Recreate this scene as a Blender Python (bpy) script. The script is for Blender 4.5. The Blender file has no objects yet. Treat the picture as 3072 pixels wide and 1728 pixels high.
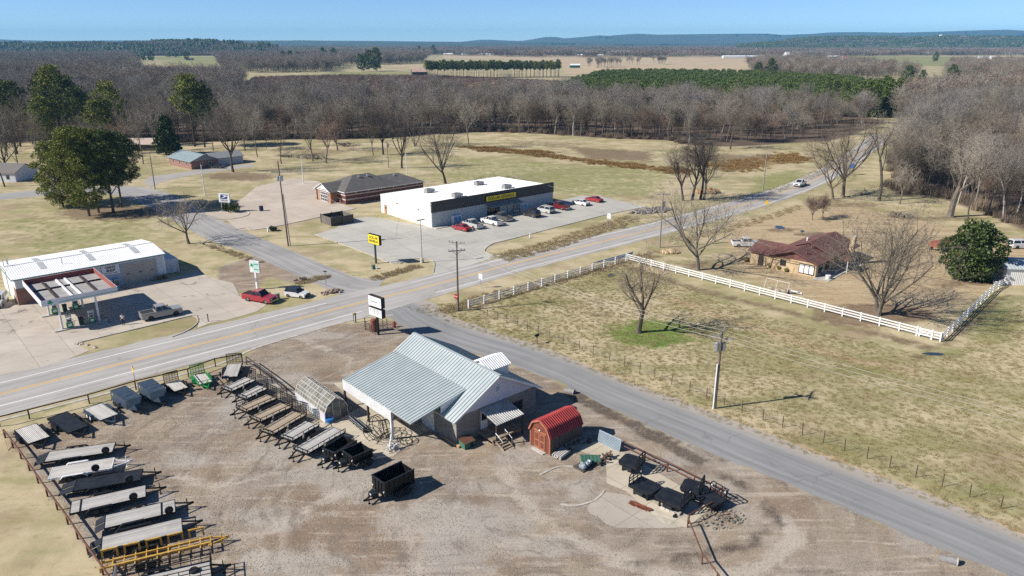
# Aerial view over a rural crossroads with a trailer dealer yard, built object by object.
HAZE, SKY, SUN, EXPO, DENOISE = 8e-5, .1, 5.2, .45, False
import bpy, math, random
import numpy as np
from mathutils import Vector, Matrix

R = math.radians
S = bpy.context.scene
C = S.collection
rnd = random.Random(11)
rng = np.random.default_rng(11)

# ------------------------------------------------------------------ survey
# Ground points were surveyed from the photograph: W(tile, x, y, z) gives the
# point of the place at height z that the drone camera sees at that spot.
FPX, HOR, HCAM = 2220.0, 125.0, 40.0
PITCH = math.atan((864 - HOR) / FPX)
CP, SP = math.cos(PITCH), math.sin(PITCH)
TILE = {r + str(i): (768 * i, y0, 768 / 2576) for r, y0 in zip('ABCD', (60, 430, 862, 1296)) for i in range(4)}
TILE.update(E=(1240, 1120, 640 / 2576), F=(640, 1040, 480 / 2576), G=(700, 760, 540 / 2574), H=(0, 780, 480 / 2576),
   I=(0, 1180, 480 / 2576), J=(2200, 660, 640 / 2576), K=(1330, 530, 640 / 2576), L=(1080, 1240, 320 / 2576),
   M=(2680, 660, 392 / 2576), P=(0, 0, 1))


def W(t, x, y, z=0.0):
 a, b, k = TILE[t]
 u, v = (a + x * k - 1536) / FPX, -(b + y * k - 864) / FPX
 d = Vector((u, CP + v * SP, -SP + v * CP))
 q = d * ((z - HCAM) / d.z)
 return Vector((q.x, q.y, z))


def G(x, y, z=0.0):
 return W('P', x, y, z)


def heading(p, q):
 return math.atan2(q.y - p.y, q.x - p.x)


ANG = R(41.3)
U = Vector((math.cos(ANG), math.sin(ANG), 0))
V = Vector((-math.sin(ANG), math.cos(ANG), 0))


# ------------------------------------------------------------------ meshes
class MB:
 """collects shapes into ONE mesh"""

 def __init__(s):
  s.v, s.f, s.m, s.mi, s.T = [], [], [], 0, None

 def add(s, vs, fs):
  n = len(s.v)
  if s.T is not None:
   vs = [s.T @ Vector(v) for v in vs]
  s.v += [tuple(v) for v in vs]
  s.f += [tuple(i + n for i in f) for f in fs]
  s.m += [s.mi] * len(fs)
  return s

 def box(s, x0, x1, y0, y1, z0, z1):
  return s.add([(x0, y0, z0), (x1, y0, z0), (x1, y1, z0), (x0, y1, z0), (x0, y0, z1), (x1, y0, z1), (x1, y1, z1), (x0, y1, z1)],
                     [(0, 3, 2, 1), (4, 5, 6, 7), (0, 1, 5, 4), (1, 2, 6, 5), (2, 3, 7, 6), (3, 0, 4, 7)])

 def quad(s, a, b, c, d):
  return s.add([a, b, c, d], [(0, 1, 2, 3)])

 def ngon(s, pts):
  return s.add(pts, [tuple(range(len(pts)))])

 def prism(s, pts, ax):
  ax = Vector(ax)
  n = len(pts)
  vs = [Vector(p) for p in pts] + [Vector(p) + ax for p in pts]
  return s.add(vs, [tuple(range(n))[::-1], tuple(range(n, 2 * n))] + [(i, (i + 1) % n, n + (i + 1) % n, n + i) for i in range(n)])

 def beam(s, p, q, w, h=None):
  p, q = Vector(p), Vector(q)
  h = h or w
  d = (q - p).normalized()
  up = Vector((0, 0, 1)) if abs(d.z) < .95 else Vector((1, 0, 0))
  a = d.cross(up).normalized() * (w / 2)
  b = a.cross(d).normalized() * (h / 2)
  return s.add([p - a - b, p + a - b, p + a + b, p - a + b, q - a - b, q + a - b, q + a + b, q - a + b],
                     [(0, 1, 2, 3), (7, 6, 5, 4), (0, 4, 5, 1), (1, 5, 6, 2), (2, 6, 7, 3), (3, 7, 4, 0)])

 def cyl(s, p, q, r, r2=None, n=8):
  p, q = Vector(p), Vector(q)
  r2 = r if r2 is None else r2
  d = (q - p).normalized()
  up = Vector((0, 0, 1)) if abs(d.z) < .95 else Vector((1, 0, 0))
  a = d.cross(up).normalized()
  b = a.cross(d).normalized()
  vs = []
  for c, rr in ((p, r), (q, r2)):
   for i in range(n):
    t = 2 * math.pi * i / n
    vs.append(c + (a * math.cos(t) + b * math.sin(t)) * rr)
  return s.add(vs, [(i, (i + 1) % n, n + (i + 1) % n, n + i) for i in range(n)] + [tuple(range(n))[::-1], tuple(range(n, 2 * n))])

 def tube(s, pts, r, n=6, closed=False):
  pts = [Vector(p) for p in pts]
  m = len(pts)
  vs, fs = [], []
  for k, p in enumerate(pts):
   d = (pts[(k + 1) % m] - pts[k - 1]) if closed else (pts[min(k + 1, m - 1)] - pts[max(k - 1, 0)])
   d = d.normalized()
   up = Vector((0, 0, 1)) if abs(d.z) < .95 else Vector((1, 0, 0))
   a = d.cross(up).normalized()
   b = a.cross(d).normalized()
   vs += [p + (a * math.cos(2 * math.pi * i / n) + b * math.sin(2 * math.pi * i / n)) * r for i in range(n)]
  for k in range(m if closed else m - 1):
   o, e = k * n, ((k + 1) % m) * n
   fs += [(o + i, o + (i + 1) % n, e + (i + 1) % n, e + i) for i in range(n)]
  return s.add(vs, fs)

 def ball(s, c, rx, ry, rz, nu=10, nv=6, jit=0.0):
  vs = []
  for j in range(nv + 1):
   ph = math.pi * j / nv
   for i in range(nu):
    t = 2 * math.pi * i / nu
    k = 1 + (rnd.random() - .5) * jit
    vs.append((c[0] + rx * k * math.sin(ph) * math.cos(t), c[1] + ry * k * math.sin(ph) * math.sin(t), c[2] + rz * k * math.cos(ph)))
  return s.add(vs, [(j * nu + i, (j + 1) * nu + i, (j + 1) * nu + (i + 1) % nu, j * nu + (i + 1) % nu) for j in range(nv) for i in range(nu)])

 def ribbed(s, a, b, c, d, n, hgt=.05, frac=.22, thick=.04):
  """metal roof panel a-b (eave) d-c (ridge) with n standing ribs running a->d"""
  a, b, c, d = map(Vector, (a, b, c, d))
  nm = (b - a).cross(d - a).normalized()
  if nm.z < 0:
   nm = -nm
  s.add([a, b, c, d, a - nm * thick, b - nm * thick, c - nm * thick, d - nm * thick],
              [(0, 1, 2, 3), (7, 6, 5, 4), (0, 4, 5, 1), (1, 5, 6, 2), (2, 6, 7, 3), (3, 7, 4, 0)])
  for i in range(n):
   t = (i + .5) / n
   w = frac / n / 2
   p0, p1 = a.lerp(b, t - w), a.lerp(b, t + w)
   q0, q1 = d.lerp(c, t - w), d.lerp(c, t + w)
   u = nm * hgt
   s.add([p0, p1, q1, q0, p0.lerp(p1, .25) + u, p0.lerp(p1, .75) + u, q0.lerp(q1, .75) + u, q0.lerp(q1, .25) + u],
                  [(4, 5, 6, 7), (0, 1, 5, 4), (1, 2, 6, 5), (2, 3, 7, 6), (3, 0, 4, 7)])
  return s

 def mesh(s, name, mats, smooth=False):
  me = bpy.data.meshes.new(name)
  me.from_pydata(s.v, [], s.f)
  mats = mats if isinstance(mats, (list, tuple)) else [mats]
  for m in mats:
   me.materials.append(m)
  if len(mats) > 1:
   me.polygons.foreach_set('material_index', s.m)
  if smooth:
   me.polygons.foreach_set('use_smooth', [True] * len(s.f))
  me.update()
  return me

 def build(s, name, mats, parent=None, smooth=False, label=None):
  o = bpy.data.objects.new(name, s.mesh(name, mats, smooth))
  C.objects.link(o)
  if parent is not None:
   o.parent = parent
  if label:
   o['label'] = label
  return o


def inst(name, me, parent=None, loc=(0, 0, 0), rot=(0, 0, 0), sc=None):
 o = bpy.data.objects.new(name, me)
 C.objects.link(o)
 o.parent = parent
 o.location, o.rotation_euler = loc, rot
 if sc is not None:
  o.scale = (sc, sc, sc) if not isinstance(sc, tuple) else sc
 return o


def tag(o, label=None, cat=None, group=None, kind=None):
 for k, v in (('label', label), ('category', cat), ('group', group), ('kind', kind)):
  if v:
   o[k] = v
 return o


def thing(name, label, cat, loc=(0, 0, 0), rz=0.0, group=None):
 o = bpy.data.objects.new(name, None)
 C.objects.link(o)
 o.location, o.rotation_euler = loc, (0, 0, rz)
 o.empty_display_size = .3
 return tag(o, label, cat, group)


def dup(root, loc, rz=0.0, label=None, sc=None):
 """copy of a thing with copies of its parts and their sub-parts"""
 r = root.copy()
 C.objects.link(r)
 r.location, r.rotation_euler = loc, (0, 0, rz)
 if sc:
  r.scale = (sc, sc, sc)
 if label:
  r['label'] = label
 for ch in list(root.children):
  c = ch.copy()
  C.objects.link(c)
  c.parent = r
  for g in list(ch.children):
   d = g.copy()
   C.objects.link(d)
   d.parent = c
 return r


def text(txt, size, mat, parent, loc, rot, name='lettering', align='CENTER', sx=1.0, bold=.0, space=1.0):
 cu = bpy.data.curves.new(name, 'FONT')
 cu.body, cu.size, cu.align_x, cu.align_y = txt, size, align, 'CENTER'
 cu.extrude, cu.offset, cu.space_character = .012, bold, space
 t = bpy.data.objects.new(name, cu)
 C.objects.link(t)
 bpy.context.view_layer.update()
 me = bpy.data.meshes.new_from_object(t.evaluated_get(bpy.context.evaluated_depsgraph_get()))
 bpy.data.objects.remove(t)
 me.materials.clear()
 me.materials.append(mat)
 return inst(name, me, parent, loc, rot, (sx, 1, 1))


# ------------------------------------------------------------------ materials
class NT:
 def __init__(s, name):
  s.m = bpy.data.materials.new(name)
  s.m.use_nodes = True
  s.t = s.m.node_tree
  s.b = s.t.nodes['Principled BSDF']
  s.tc = s.t.nodes.new('ShaderNodeTexCoord').outputs['Object']

 def n(s, typ, ins=None, **props):
  nd = s.t.nodes.new(typ)
  for k, v in props.items():
   setattr(nd, k, v)
  for k, v in (ins or {}).items():
   s.put(nd.inputs[k], v)
  return nd

 def put(s, sock, v):
  if isinstance(v, bpy.types.NodeSocket):
   s.t.links.new(v, sock)
  elif isinstance(v, (tuple, list)) and len(v) == 3 and sock.type == 'RGBA':
   sock.default_value = (*v, 1)
  else:
   sock.default_value = v

 def math(s, op, a, b=0.0, c=0.0):
  return s.n('ShaderNodeMath', {0: a, 1: b, 2: c}, operation=op).outputs[0]

 def map(s, scale=(1, 1, 1), rz=0.0, vec=None, loc=(0, 0, 0)):
  return s.n('ShaderNodeMapping', {'Vector': vec or s.tc, 'Scale': scale, 'Rotation': (0, 0, rz), 'Location': loc}).outputs[0]

 def noise(s, sc, vec=None, det=4.0, rough=.55, dist=0.0):
  return s.n('ShaderNodeTexNoise', {'Vector': vec or s.tc, 'Scale': sc, 'Detail': det, 'Roughness': rough, 'Distortion': dist}).outputs['Fac']

 def ramp(s, f, lo, hi, a=0.0, b=1.0):
  return s.n('ShaderNodeMapRange', {'Value': f, 'From Min': lo, 'From Max': hi, 'To Min': a, 'To Max': b}, interpolation_type='SMOOTHSTEP').outputs[0]

 def mix(s, f, a, b, mode='MIX'):
  nd = s.n('ShaderNodeMix', data_type='RGBA', blend_type=mode)
  s.put(nd.inputs[0], f)
  s.put(nd.inputs[6], a)
  s.put(nd.inputs[7], b)
  return nd.outputs[2]

 def sep(s, v):
  return s.n('ShaderNodeSeparateXYZ', {0: v}).outputs

 def attr(s, name):
  return s.n('ShaderNodeAttribute', attribute_name=name)

 def bump(s, h, strength=.4, dist=.05):
  s.put(s.b.inputs['Normal'], s.n('ShaderNodeBump', {'Height': h, 'Strength': strength, 'Distance': dist}).outputs[0])

 def out(s, col, rough=.8, metal=0.0, spec=.4):
  s.put(s.b.inputs['Base Color'], col)
  s.put(s.b.inputs['Roughness'], rough)
  s.b.inputs['Metallic'].default_value = metal
  s.b.inputs['Specular IOR Level'].default_value = spec
  return s.m


_mc = {}


def M(name, c1, c2=None, sc=2.5, rough=.75, metal=0.0, bump=0.0, stretch=(1, 1, 1), lo=.35, hi=.65, spec=.4, coat=0.0):
 if name in _mc:
  return _mc[name]
 t = NT(name)
 c2 = c2 or tuple(x * .8 for x in c1)
 v = t.map(stretch)
 f = t.ramp(t.noise(sc, v, 5), lo, hi)
 col = t.mix(f, c1, c2)
 if bump:
  t.bump(t.noise(sc * 5, v, 3), bump, .03)
 m = t.out(col, rough, metal, spec)
 if coat:
  t.b.inputs['Coat Weight'].default_value = coat
 _mc[name] = m
 return m


def mat_planks(name, c1, c2, width=.15, gap=.03, axis=1):
 """boards running along local x, each a little different, with dark joints and streaky grain"""
 t = NT(name)
 x = t.sep(t.tc)[axis]
 k = t.math('MULTIPLY', x, 1 / width)
 idn = t.n('ShaderNodeTexWhiteNoise', {'W': t.math('FLOOR', k)}, noise_dimensions='1D').outputs[0]
 fr = t.math('FRACT', k)
 st = (.5, 9, 1) if axis == 1 else ((9, .5, 1) if axis == 0 else (9, 9, .5))
 gr = t.noise(1.6, t.map(st), 6, .7)
 blot = t.ramp(t.noise(.8, None, 3), .4, .7)
 f = t.math('ADD', t.math('MULTIPLY', idn, .5), t.math('MULTIPLY', gr, .6))
 col = t.mix(t.ramp(f, .25, .85), c1, c2)
 col = t.mix(t.math('MULTIPLY', blot, .3), col, tuple(q * .6 for q in c2))
 col = t.mix(t.math('LESS_THAN', fr, gap / width), col, (.04, .035, .03))
 t.bump(t.math('ADD', gr, t.math('GREATER_THAN', fr, gap / width)), .3, .01)
 return t.out(col, .85, 0, .25)


def mat_brick(name, c1, c2, mortar, bw=.4, bh=.2, ms=.02, vertical=True):
 t = NT(name)
 X, Y, Z = t.sep(t.tc)
 vec = t.n('ShaderNodeCombineXYZ', {0: t.math('ADD', X, Y), 1: Z, 2: 0.0}).outputs[0]
 b = t.n('ShaderNodeTexBrick', {'Vector': vec, 'Color1': c1, 'Color2': c2, 'Mortar': mortar, 'Scale': 1.0, 'Mortar Size': ms, 'Brick Width': bw,
                                   'Row Height': bh, 'Bias': 0.0})
 f = t.ramp(t.noise(1.2, None, 5), .35, .7)
 col = t.mix(t.math('MULTIPLY', f, .5), b.outputs['Color'], tuple(q * .5 for q in c1))
 t.bump(t.math('SUBTRACT', 1.0, b.outputs['Fac']), .5, .02)
 return t.out(col, .9, 0, .2)


def mat_ribs(name, c1, c2, pitch=.25, axis='h', rough=.5, metal=0.0, strength=.6):
 """profiled sheet cladding: vertical ribs (axis h) or lap siding (axis v)"""
 t = NT(name)
 X, Y, Z = t.sep(t.tc)
 q = t.math('ADD', X, Y) if axis == 'h' else Z
 k = t.math('FRACT', t.math('MULTIPLY', q, 1 / pitch))
 h = t.ramp(t.math('ABSOLUTE', t.math('SUBTRACT', k, .5)), .12, .3) if axis == 'h' else k
 col = t.mix(t.ramp(t.noise(.7, t.map((1, 1, .3)), 5), .4, .75), c1, c2)
 t.bump(h, strength, .06)
 return t.out(col, rough, metal)


MT = dict(
 white=M('white_paint', (.78, .78, .76), (.68, .68, .66), 1.2, .5),
 black=M('black_steel', (.007, .007, .008), (.014, .0135, .014), 3, .5, spec=.25),
 blackdeck=M('black_deck_plate', (.012, .015, .02), (.022, .025, .031), 1.3, .6, spec=.25, bump=.1),
 rubber=M('tyre_rubber', (.012, .012, .012), (.025, .024, .023), 6, .9),
 rim=M('wheel_rim', (.45, .45, .46), (.3, .3, .31), 4, .35, .8),
 rimblk=M('dark_wheel_rim', (.02, .02, .022), (.05, .05, .05), 4, .5, .3),
 glass=M('dark_glass', (.015, .018, .022), (.03, .035, .04), 2, .08, spec=.6),
 chrome=M('bright_metal', (.6, .6, .6), (.45, .45, .46), 4, .3, .9),
 galv=M('galvanised_metal', (.5, .52, .54), (.38, .4, .42), 3, .42, .7),
 rust=M('rusty_pipe', (.16, .062, .035), (.09, .045, .03), 5, .85, bump=.3),
 steel_dk=M('dark_brown_steel', (.07, .04, .03), (.04, .03, .025), 4, .7),
 pole=M('weathered_pole_wood', (.2, .155, .115), (.11, .085, .065), 2, .9, stretch=(8, 8, .4), bump=.3),
 greypole=M('grey_pole_wood', (.33, .3, .27), (.2, .18, .16), 2, .9, stretch=(8, 8, .4), bump=.3),
 wood_grey=mat_planks('grey_deck_boards', (.6, .58, .535), (.44, .42, .385), .14),
 wood_pale=mat_planks('pale_deck_boards', (.7, .67, .61), (.56, .53, .48), .14),
 wood_tan=mat_planks('tan_deck_boards', (.5, .41, .3), (.36, .285, .2), .14),
 wood_red=mat_planks('red_stained_boards', (.24, .075, .042), (.16, .05, .03), .16, .02, 1),
 wood_dk=mat_planks('dark_fence_boards', (.12, .105, .09), (.075, .065, .055), .15, .02, 0),
 lumber=M('new_lumber', (.5, .33, .17), (.38, .24, .12), 4, .8, stretch=(1, 6, 6)),
 yellow=M('yellow_paint', (.62, .38, .08), (.46, .27, .05), 3, .45),
 green=M('green_paint', (.015, .28, .06), (.01, .2, .045), 3, .4),
 dkgreen=M('dull_green_paint', (.06, .17, .11), (.04, .11, .08), 3, .6),
 conc=M('concrete', (.5, .47, .42), (.4, .37, .32), 1.5, .9, bump=.15),
 slate=M('slate_grey_paint', (.035, .055, .078), (.05, .07, .095), 1.5, .4),
 red=M('red_lamp', (.5, .02, .015), (.4, .01, .01), 3, .3),
 lamp=M('clear_lamp', (.75, .75, .72), (.6, .6, .6), 3, .15),
 blue=M('blue_plastic', (.03, .2, .55), (.02, .14, .4), 3, .4),
 hitch=M('bare_steel', (.3, .3, .3), (.2, .19, .18), 5, .5, .6),
)
# ------------------------------------------------------------------ ground
def smooth_line(pts, step=2.0):
 """Catmull-Rom through (Vector, extra...) control points"""
 P = [p[0] for p in pts]
 out = []
 for i in range(len(P) - 1):
  p0, p1, p2, p3 = P[max(i - 1, 0)], P[i], P[i + 1], P[min(i + 2, len(P) - 1)]
  n = max(2, int((p2 - p1).length / step))
  for k in range(n):
   t = k / n
   q = .5 * ((2 * p1) + (p2 - p0) * t + (2 * p0 - 5 * p1 + 4 * p2 - p3) * t * t + (3 * p1 - p0 - 3 * p2 + p3) * t ** 3)
   out.append((q, *[a + (b - a) * t for a, b in zip(pts[i][1:], pts[i + 1][1:])]))
 out.append(pts[-1])
 return out


def px(*l):
 return [G(*p) for p in l]


def blob(cx, cy, rx, ry, n=14):
 return [G(cx + rx * math.cos(2 * math.pi * i / n), cy + ry * math.sin(2 * math.pi * i / n)) for i in range(n)]


def stroke(pts, w):
 """thin polygon along a polyline of photo points"""
 P = px(*pts)
 l, r = [], []
 for i, p in enumerate(P):
  d = (P[min(i + 1, len(P) - 1)] - P[max(i - 1, 0)]).normalized()
  n = Vector((-d.y, d.x, 0)) * w / 2
  l.append(p + n)
  r.append(p - n)
 return l + r[::-1]


YARD = px((14, 1300), (180, 1262), (330, 1205), (500, 1150), (640, 1118), (715, 1086), (775, 1040), (1000, 975), (1190, 962), (1330, 1030), (1465, 1065), (1530, 1092),
          (1650, 1135), (1727, 1180), (1998, 1300), (2304, 1425), (2513, 1510), (2662, 1575), (2870, 1655), (3049, 1728), (3200, 1850), (340, 1850), (300, 1700),
          (170, 1500))
masks = {k: [] for k in ('gravel', 'green', 'straw', 'brown', 'rust', 'dark', 'wood', 'fartan', 'fargreen', 'pale', 'lush', 'grit')}
A = lambda k, poly, f=2.0, s=1.0: masks[k].append((poly, f, s))
A('gravel', YARD, 1.6)
A('gravel', px((660, 800), (830, 745), (960, 850), (880, 850), (800, 830), (770, 870), (640, 880)), 1.5)
A('gravel', px((1480, 1090), (1700, 1180), (1900, 1260), (2100, 1370), (2090, 1420), (1860, 1310), (1600, 1190)), 1.5, .7)
# paler grey gravel patches and tan dirt in the yard
for b in ((1000, 1420, 150, 40), (820, 1360, 90, 30), (1560, 1365, 70, 30), (1080, 1460, 130, 40), (1290, 1560, 170, 60), (800, 1560, 100, 40), (900, 1000, 90, 22), (1700, 1470, 95, 36),
          (880, 1690, 160, 50), (1650, 1640, 120, 30), (560, 1380, 60, 25), (1010, 1010, 60, 12)):
 A('grit', blob(*b), 2.5, 1.0)
for b in ((640, 1430, 60, 45, .7), (900, 1630, 60, 40, .8), (1440, 1495, 40, 16, .9), (2010, 1720, 150, 40, .5), (2390, 1665, 40, 16, .9), (1660, 1475, 45, 22, .9), (1000, 1130, 100, 30, .45),
          (950, 1070, 60, 18, .6), (1230, 1640, 25, 60, .5), (1190, 1560, 16, 40, .7), (720, 1330, 60, 20, .5), (2560, 1560, 120, 14, .6), (1130, 1560, 30, 14, .8), (1640, 1500, 30, 10, .9),
          (1050, 1150, 25, 6, .9), (1345, 1425, 40, 12, .5), (2170, 1545, 55, 26, .7)):
 A('brown', blob(*b[:4]), 2.0, b[4])
for l, w in ((((1230, 1728), (1235, 1640), (1215, 1570), (1180, 1530)), .5), (((1200, 1728), (1200, 1640), (1185, 1580)), .4), (((2150, 1420), (2280, 1480), (2330, 1560), (2240, 1640), (1900, 1700)), 2.2), (((700, 1440), (900, 1400), (1060, 1420)), 1.2), (((420, 1420), (620, 1500), (700, 1600)), 1.2),
             (((1560, 1480), (1700, 1600), (1900, 1690), (2100, 1728)), .8), (((1540, 1520), (1700, 1650), (1800, 1728)), .8), (((1750, 1180), (1900, 1270), (2100, 1340), (2190, 1390)), 1.4)):
 A('dark', stroke(l, w), .8, .55)
for l, w in ((((1000, 1240), (960, 1330), (820, 1420), (640, 1460), (520, 1420)), 1.6), (((1180, 1440), (1000, 1480), (800, 1600), (760, 1728)), 1.5), (((1500, 1400), (1620, 1560), (1850, 1680), (2150, 1760)), 2.2),
             (((2330, 1540), (2390, 1620), (2300, 1700), (2000, 1760)), 2.4), (((1120, 1480), (1230, 1600), (1260, 1740)), 1.3), (((880, 1010), (1060, 1080), (1040, 1130)), 1.5), (((640, 1700), (820, 1560), (1020, 1540)), 1.2)):
 A('pale', stroke(l, w), 1.0, .75)
# bare earth / mud along roads and ditches
for l, w, s in ((((230, 1076), (300, 1052), (420, 1020), (590, 975), (620, 955)), 1.2, .8), (((640, 925), (760, 940), (900, 890), (990, 860)), 1.5, .6), (((0, 1140), (100, 1110), (200, 1085)), 1.2, .7),
    (((1700, 1172), (1780, 1215), (1900, 1275), (2030, 1345), (2120, 1392)), 2.0, 1.5), (((2300, 1430), (2480, 1510), (2640, 1590)), 1.6, .8), (((2560, 1600), (2800, 1690), (2960, 1740)), 2.0, .6),
    (((1240, 790), (1310, 770), (1320, 800), (1200, 830), (960, 800)), 1.0, .4)):
 A('dark', stroke(l, w), 1.0, s * .6)
for b in ((2750, 1680, 60, 12), (2850, 1710, 60, 14), (2640, 1600, 20, 12), (1920, 1290, 80, 14), (1780, 1225, 50, 10)):
 A('green', blob(*b), 1.0, .8)
# paddock grass
for b in ((1960, 1000, 125, 42, 1.0), (1650, 905, 120, 20, .7), (1680, 830, 60, 24, .5), (2200, 1000, 200, 22, .7), (2480, 1080, 160, 22, .6), (2620, 1035, 130, 14, .8), (2820, 1060, 90, 20, .8),
          (2980, 960, 100, 80, .9), (3050, 1150, 90, 120, .5), (2450, 1180, 160, 26, .45), (2750, 1250, 150, 30, .5), (2650, 1400, 140, 22, .6), (2920, 1460, 130, 34, .8), (2900, 1340, 160, 30, .5),
          (2100, 900, 160, 22, .6), (2330, 1000, 160, 20, .5), (1560, 960, 100, 20, .4), (3000, 1560, 80, 30, .6)):
 A('green', blob(*b[:4]), 5.0, b[4])
A('lush', blob(1958, 1000, 122, 42), 4.0, 1.0)
A('lush', blob(2010, 1008, 66, 22), 3.0, .9)
A('lush', blob(3000, 935, 30, 10), 2.0, .5)
for l, w, s in ((((1880, 800), (2100, 870), (2500, 970), (2820, 1050)), 3.0, .75), (((2340, 1080), (2600, 1060), (2860, 1130)), 4, .4), (((2820, 1040), (2920, 960), (3020, 880)), 3.5, .6)):
 A('brown', stroke(l, w), 2.0, s)
for l, w, s in ((((2000, 890), (2280, 990), (2560, 1080), (2760, 1120)), 3.5, .7), (((1200, 920), (1400, 985), (1700, 1085), (2160, 1265), (2700, 1470), (3072, 1625)), 3.2, 1.0)):
 A('straw', stroke(l, w), 1.6, s)
for b in ((1660, 1110, 50, 10), (2660, 1230, 90, 18), (2000, 1180, 160, 30), (2350, 1340, 130, 26), (2900, 1240, 120, 26), (2500, 1150, 90, 16)):
 A('straw', blob(*b), 5.0, .55)
A('brown', blob(1800, 945, 45, 8), 2.0, .8)
A('brown', blob(2560, 1020, 60, 10), 2.0, .6)
A('brown', blob(2770, 1070, 110, 12), 3.0, .8)
A('dark', blob(1835, 826, 20, 8), 1.5, .8)
# straw coloured lawn round the brown roofed house
A('straw', px((2170, 720), (2210, 660), (2350, 640), (2420, 612), (2560, 622), (2760, 660), (2900, 690), (3100, 720), (3200, 900), (3010, 850), (2800, 960), (2500, 940), (2230, 830)), 5.0)
for b in ((2620, 945, 190, 36, .9), (2350, 690, 60, 8, .8), (2430, 702, 60, 8, .8), (2300, 820, 150, 26, .35), (2100, 800, 90, 22, .6), (2900, 850, 130, 20, .6), (2560, 615, 120, 10, .6), (2840, 655, 150, 10, .6),
          (2480, 605, 80, 12, .6)):
 A('brown', blob(*b[:4]), 2.5, b[4])
# fields behind the store
A('green', px((1200, 545), (1400, 470), (1800, 490), (2080, 510), (2000, 600), (1700, 600), (1400, 560)), 8, .55)
A('green', px((2230, 530), (2420, 500), (2440, 560), (2250, 585)), 5, .7)
A('green', px((900, 470), (1250, 450), (1350, 520), (1100, 530)), 8, .35)
for l, w, s in ((((1430, 445), (1600, 462), (1760, 480), (1960, 505), (2080, 513)), 8.0, .8), (((1400, 440), (1560, 452), (1650, 460)), 4.0, .5), (((2140, 505), (2320, 480), (2400, 465)), 18.0, .6),
    (((2140, 450), (2300, 445), (2400, 440)), 14, .4)):
 A('rust', stroke(l, w), 2.5, s)
A('brown', px((1700, 440), (1960, 455), (1960, 485), (1760, 478)), 6, .9)
A('brown', px((2000, 455), (2240, 460), (2400, 450), (2300, 500), (2050, 500)), 8, .6)
A('brown', px((1480, 415), (1800, 425), (1760, 450), (1500, 440)), 8, .5)
A('straw', px((1680, 425), (2040, 440), (2030, 452), (1700, 440)), 8, .6)
A('straw', px((1500, 460), (1900, 490), (1900, 500), (1500, 475)), 8, .5)
for b in ((720, 530, 120, 16, .7), (330, 640, 170, 26, .8), (700, 480, 80, 14, .5), (560, 730, 60, 20, .5), (940, 455, 120, 12, .5), (1080, 450, 120, 12, .4)):
 A('brown', blob(*b[:4]), 4.0, b[4])
for b in ((150, 720, 200, 50, .35), (600, 780, 90, 30, .35), (1000, 720, 80, 30, .4), (1050, 830, 80, 16, .5), (450, 480, 60, 20, .5), (440, 1000, 140, 30, .45), (900, 690, 60, 20, .4)):
 A('green', blob(*b[:4]), 5.0, b[4])
A('brown', px((-100, 440), (1250, 440), (1150, 470), (900, 500), (560, 660), (420, 720), (0, 800), (-100, 800)), 12, .33)
A('green', px((-100, 640), (480, 640), (560, 700), (400, 760), (0, 820)), 10, .5)
A('straw', px((-40, 1330), (10, 1310), (330, 1800), (-40, 1800)), 4, .5)
A('green', px((0, 1400), (60, 1420), (250, 1728), (0, 1728)), 3, .45)
A('green', px((0, 1250), (160, 1200), (330, 1170), (300, 1190), (60, 1290)), 2, .6)
for l, w, s in ((((2260, 590), (2000, 650), (1700, 745), (1470, 800), (1420, 850)), 3.0, .5), (((1400, 930), (1600, 860), (1860, 790), (2000, 745)), 4.0, .6)):
 A('brown', stroke(l, w), 2.0, s)
# woodland floor and country beyond
FOREST = px((-300, 440), (0, 430), (200, 415), (430, 432), (560, 428), (700, 423), (860, 418), (1000, 420), (1150, 414), (1300, 402), (1420, 396), (1536, 398), (1620, 402), (1750, 410), (1850, 417), (2000, 421),
   (2080, 436), (2200, 440), (2330, 432), (2480, 424), (2560, 405), (2660, 365), (2560, 345), (2000, 330), (1650, 318), (1500, 308), (900, 306), (300, 300), (-300, 300))
FOREST_R = px((2690, 470), (2700, 540), (2690, 585), (2790, 588), (2870, 610), (2990, 655), (3072, 690), (3500, 800), (3700, 420), (3100, 330), (2800, 340), (2705, 385))
A('wood', FOREST, 4)
A('wood', FOREST_R, 4)
A('brown', px((700, 300), (1300, 300), (1700, 245), (1280, 222), (1000, 222), (700, 240)), 30, .9)
for p in (((800, 250), (1330, 246), (1290, 216), (1000, 214), (850, 240)), ((410, 168), (600, 160), (600, 146), (410, 146)), ((410, 180), (660, 184), (660, 170), (420, 170)), ((480, 192), (660, 196), (640, 182), (490, 183)),
          ((2560, 190), (3072, 205), (3072, 172), (2560, 168)), ((2700, 320), (2900, 300), (2860, 262), (2740, 268)), ((2700, 280), (3072, 275), (3072, 250), (2880, 250))):
 A('fargreen', px(*p), 12)
for p in (((1330, 172), (2400, 178), (2400, 168), (1330, 162)), ((1700, 222), (2300, 212), (2330, 174), (1536, 170), (1690, 200)), ((2304, 180), (2760, 182), (2760, 168), (2304, 168)), ((1020, 180), (1110, 180), (1100, 173), (1020, 172)),
          ((840, 246), (1060, 250), (1060, 240), (840, 240)), ((-100, 262), (110, 300), (100, 252), (-100, 236)), ((1180, 200), (1270, 200), (1260, 192), (1180, 192))):
 A('fartan', px(*p), 12)
A('fartan', px((3072, 192), (3600, 192), (3600, 165), (2800, 168)), 12)


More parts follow.
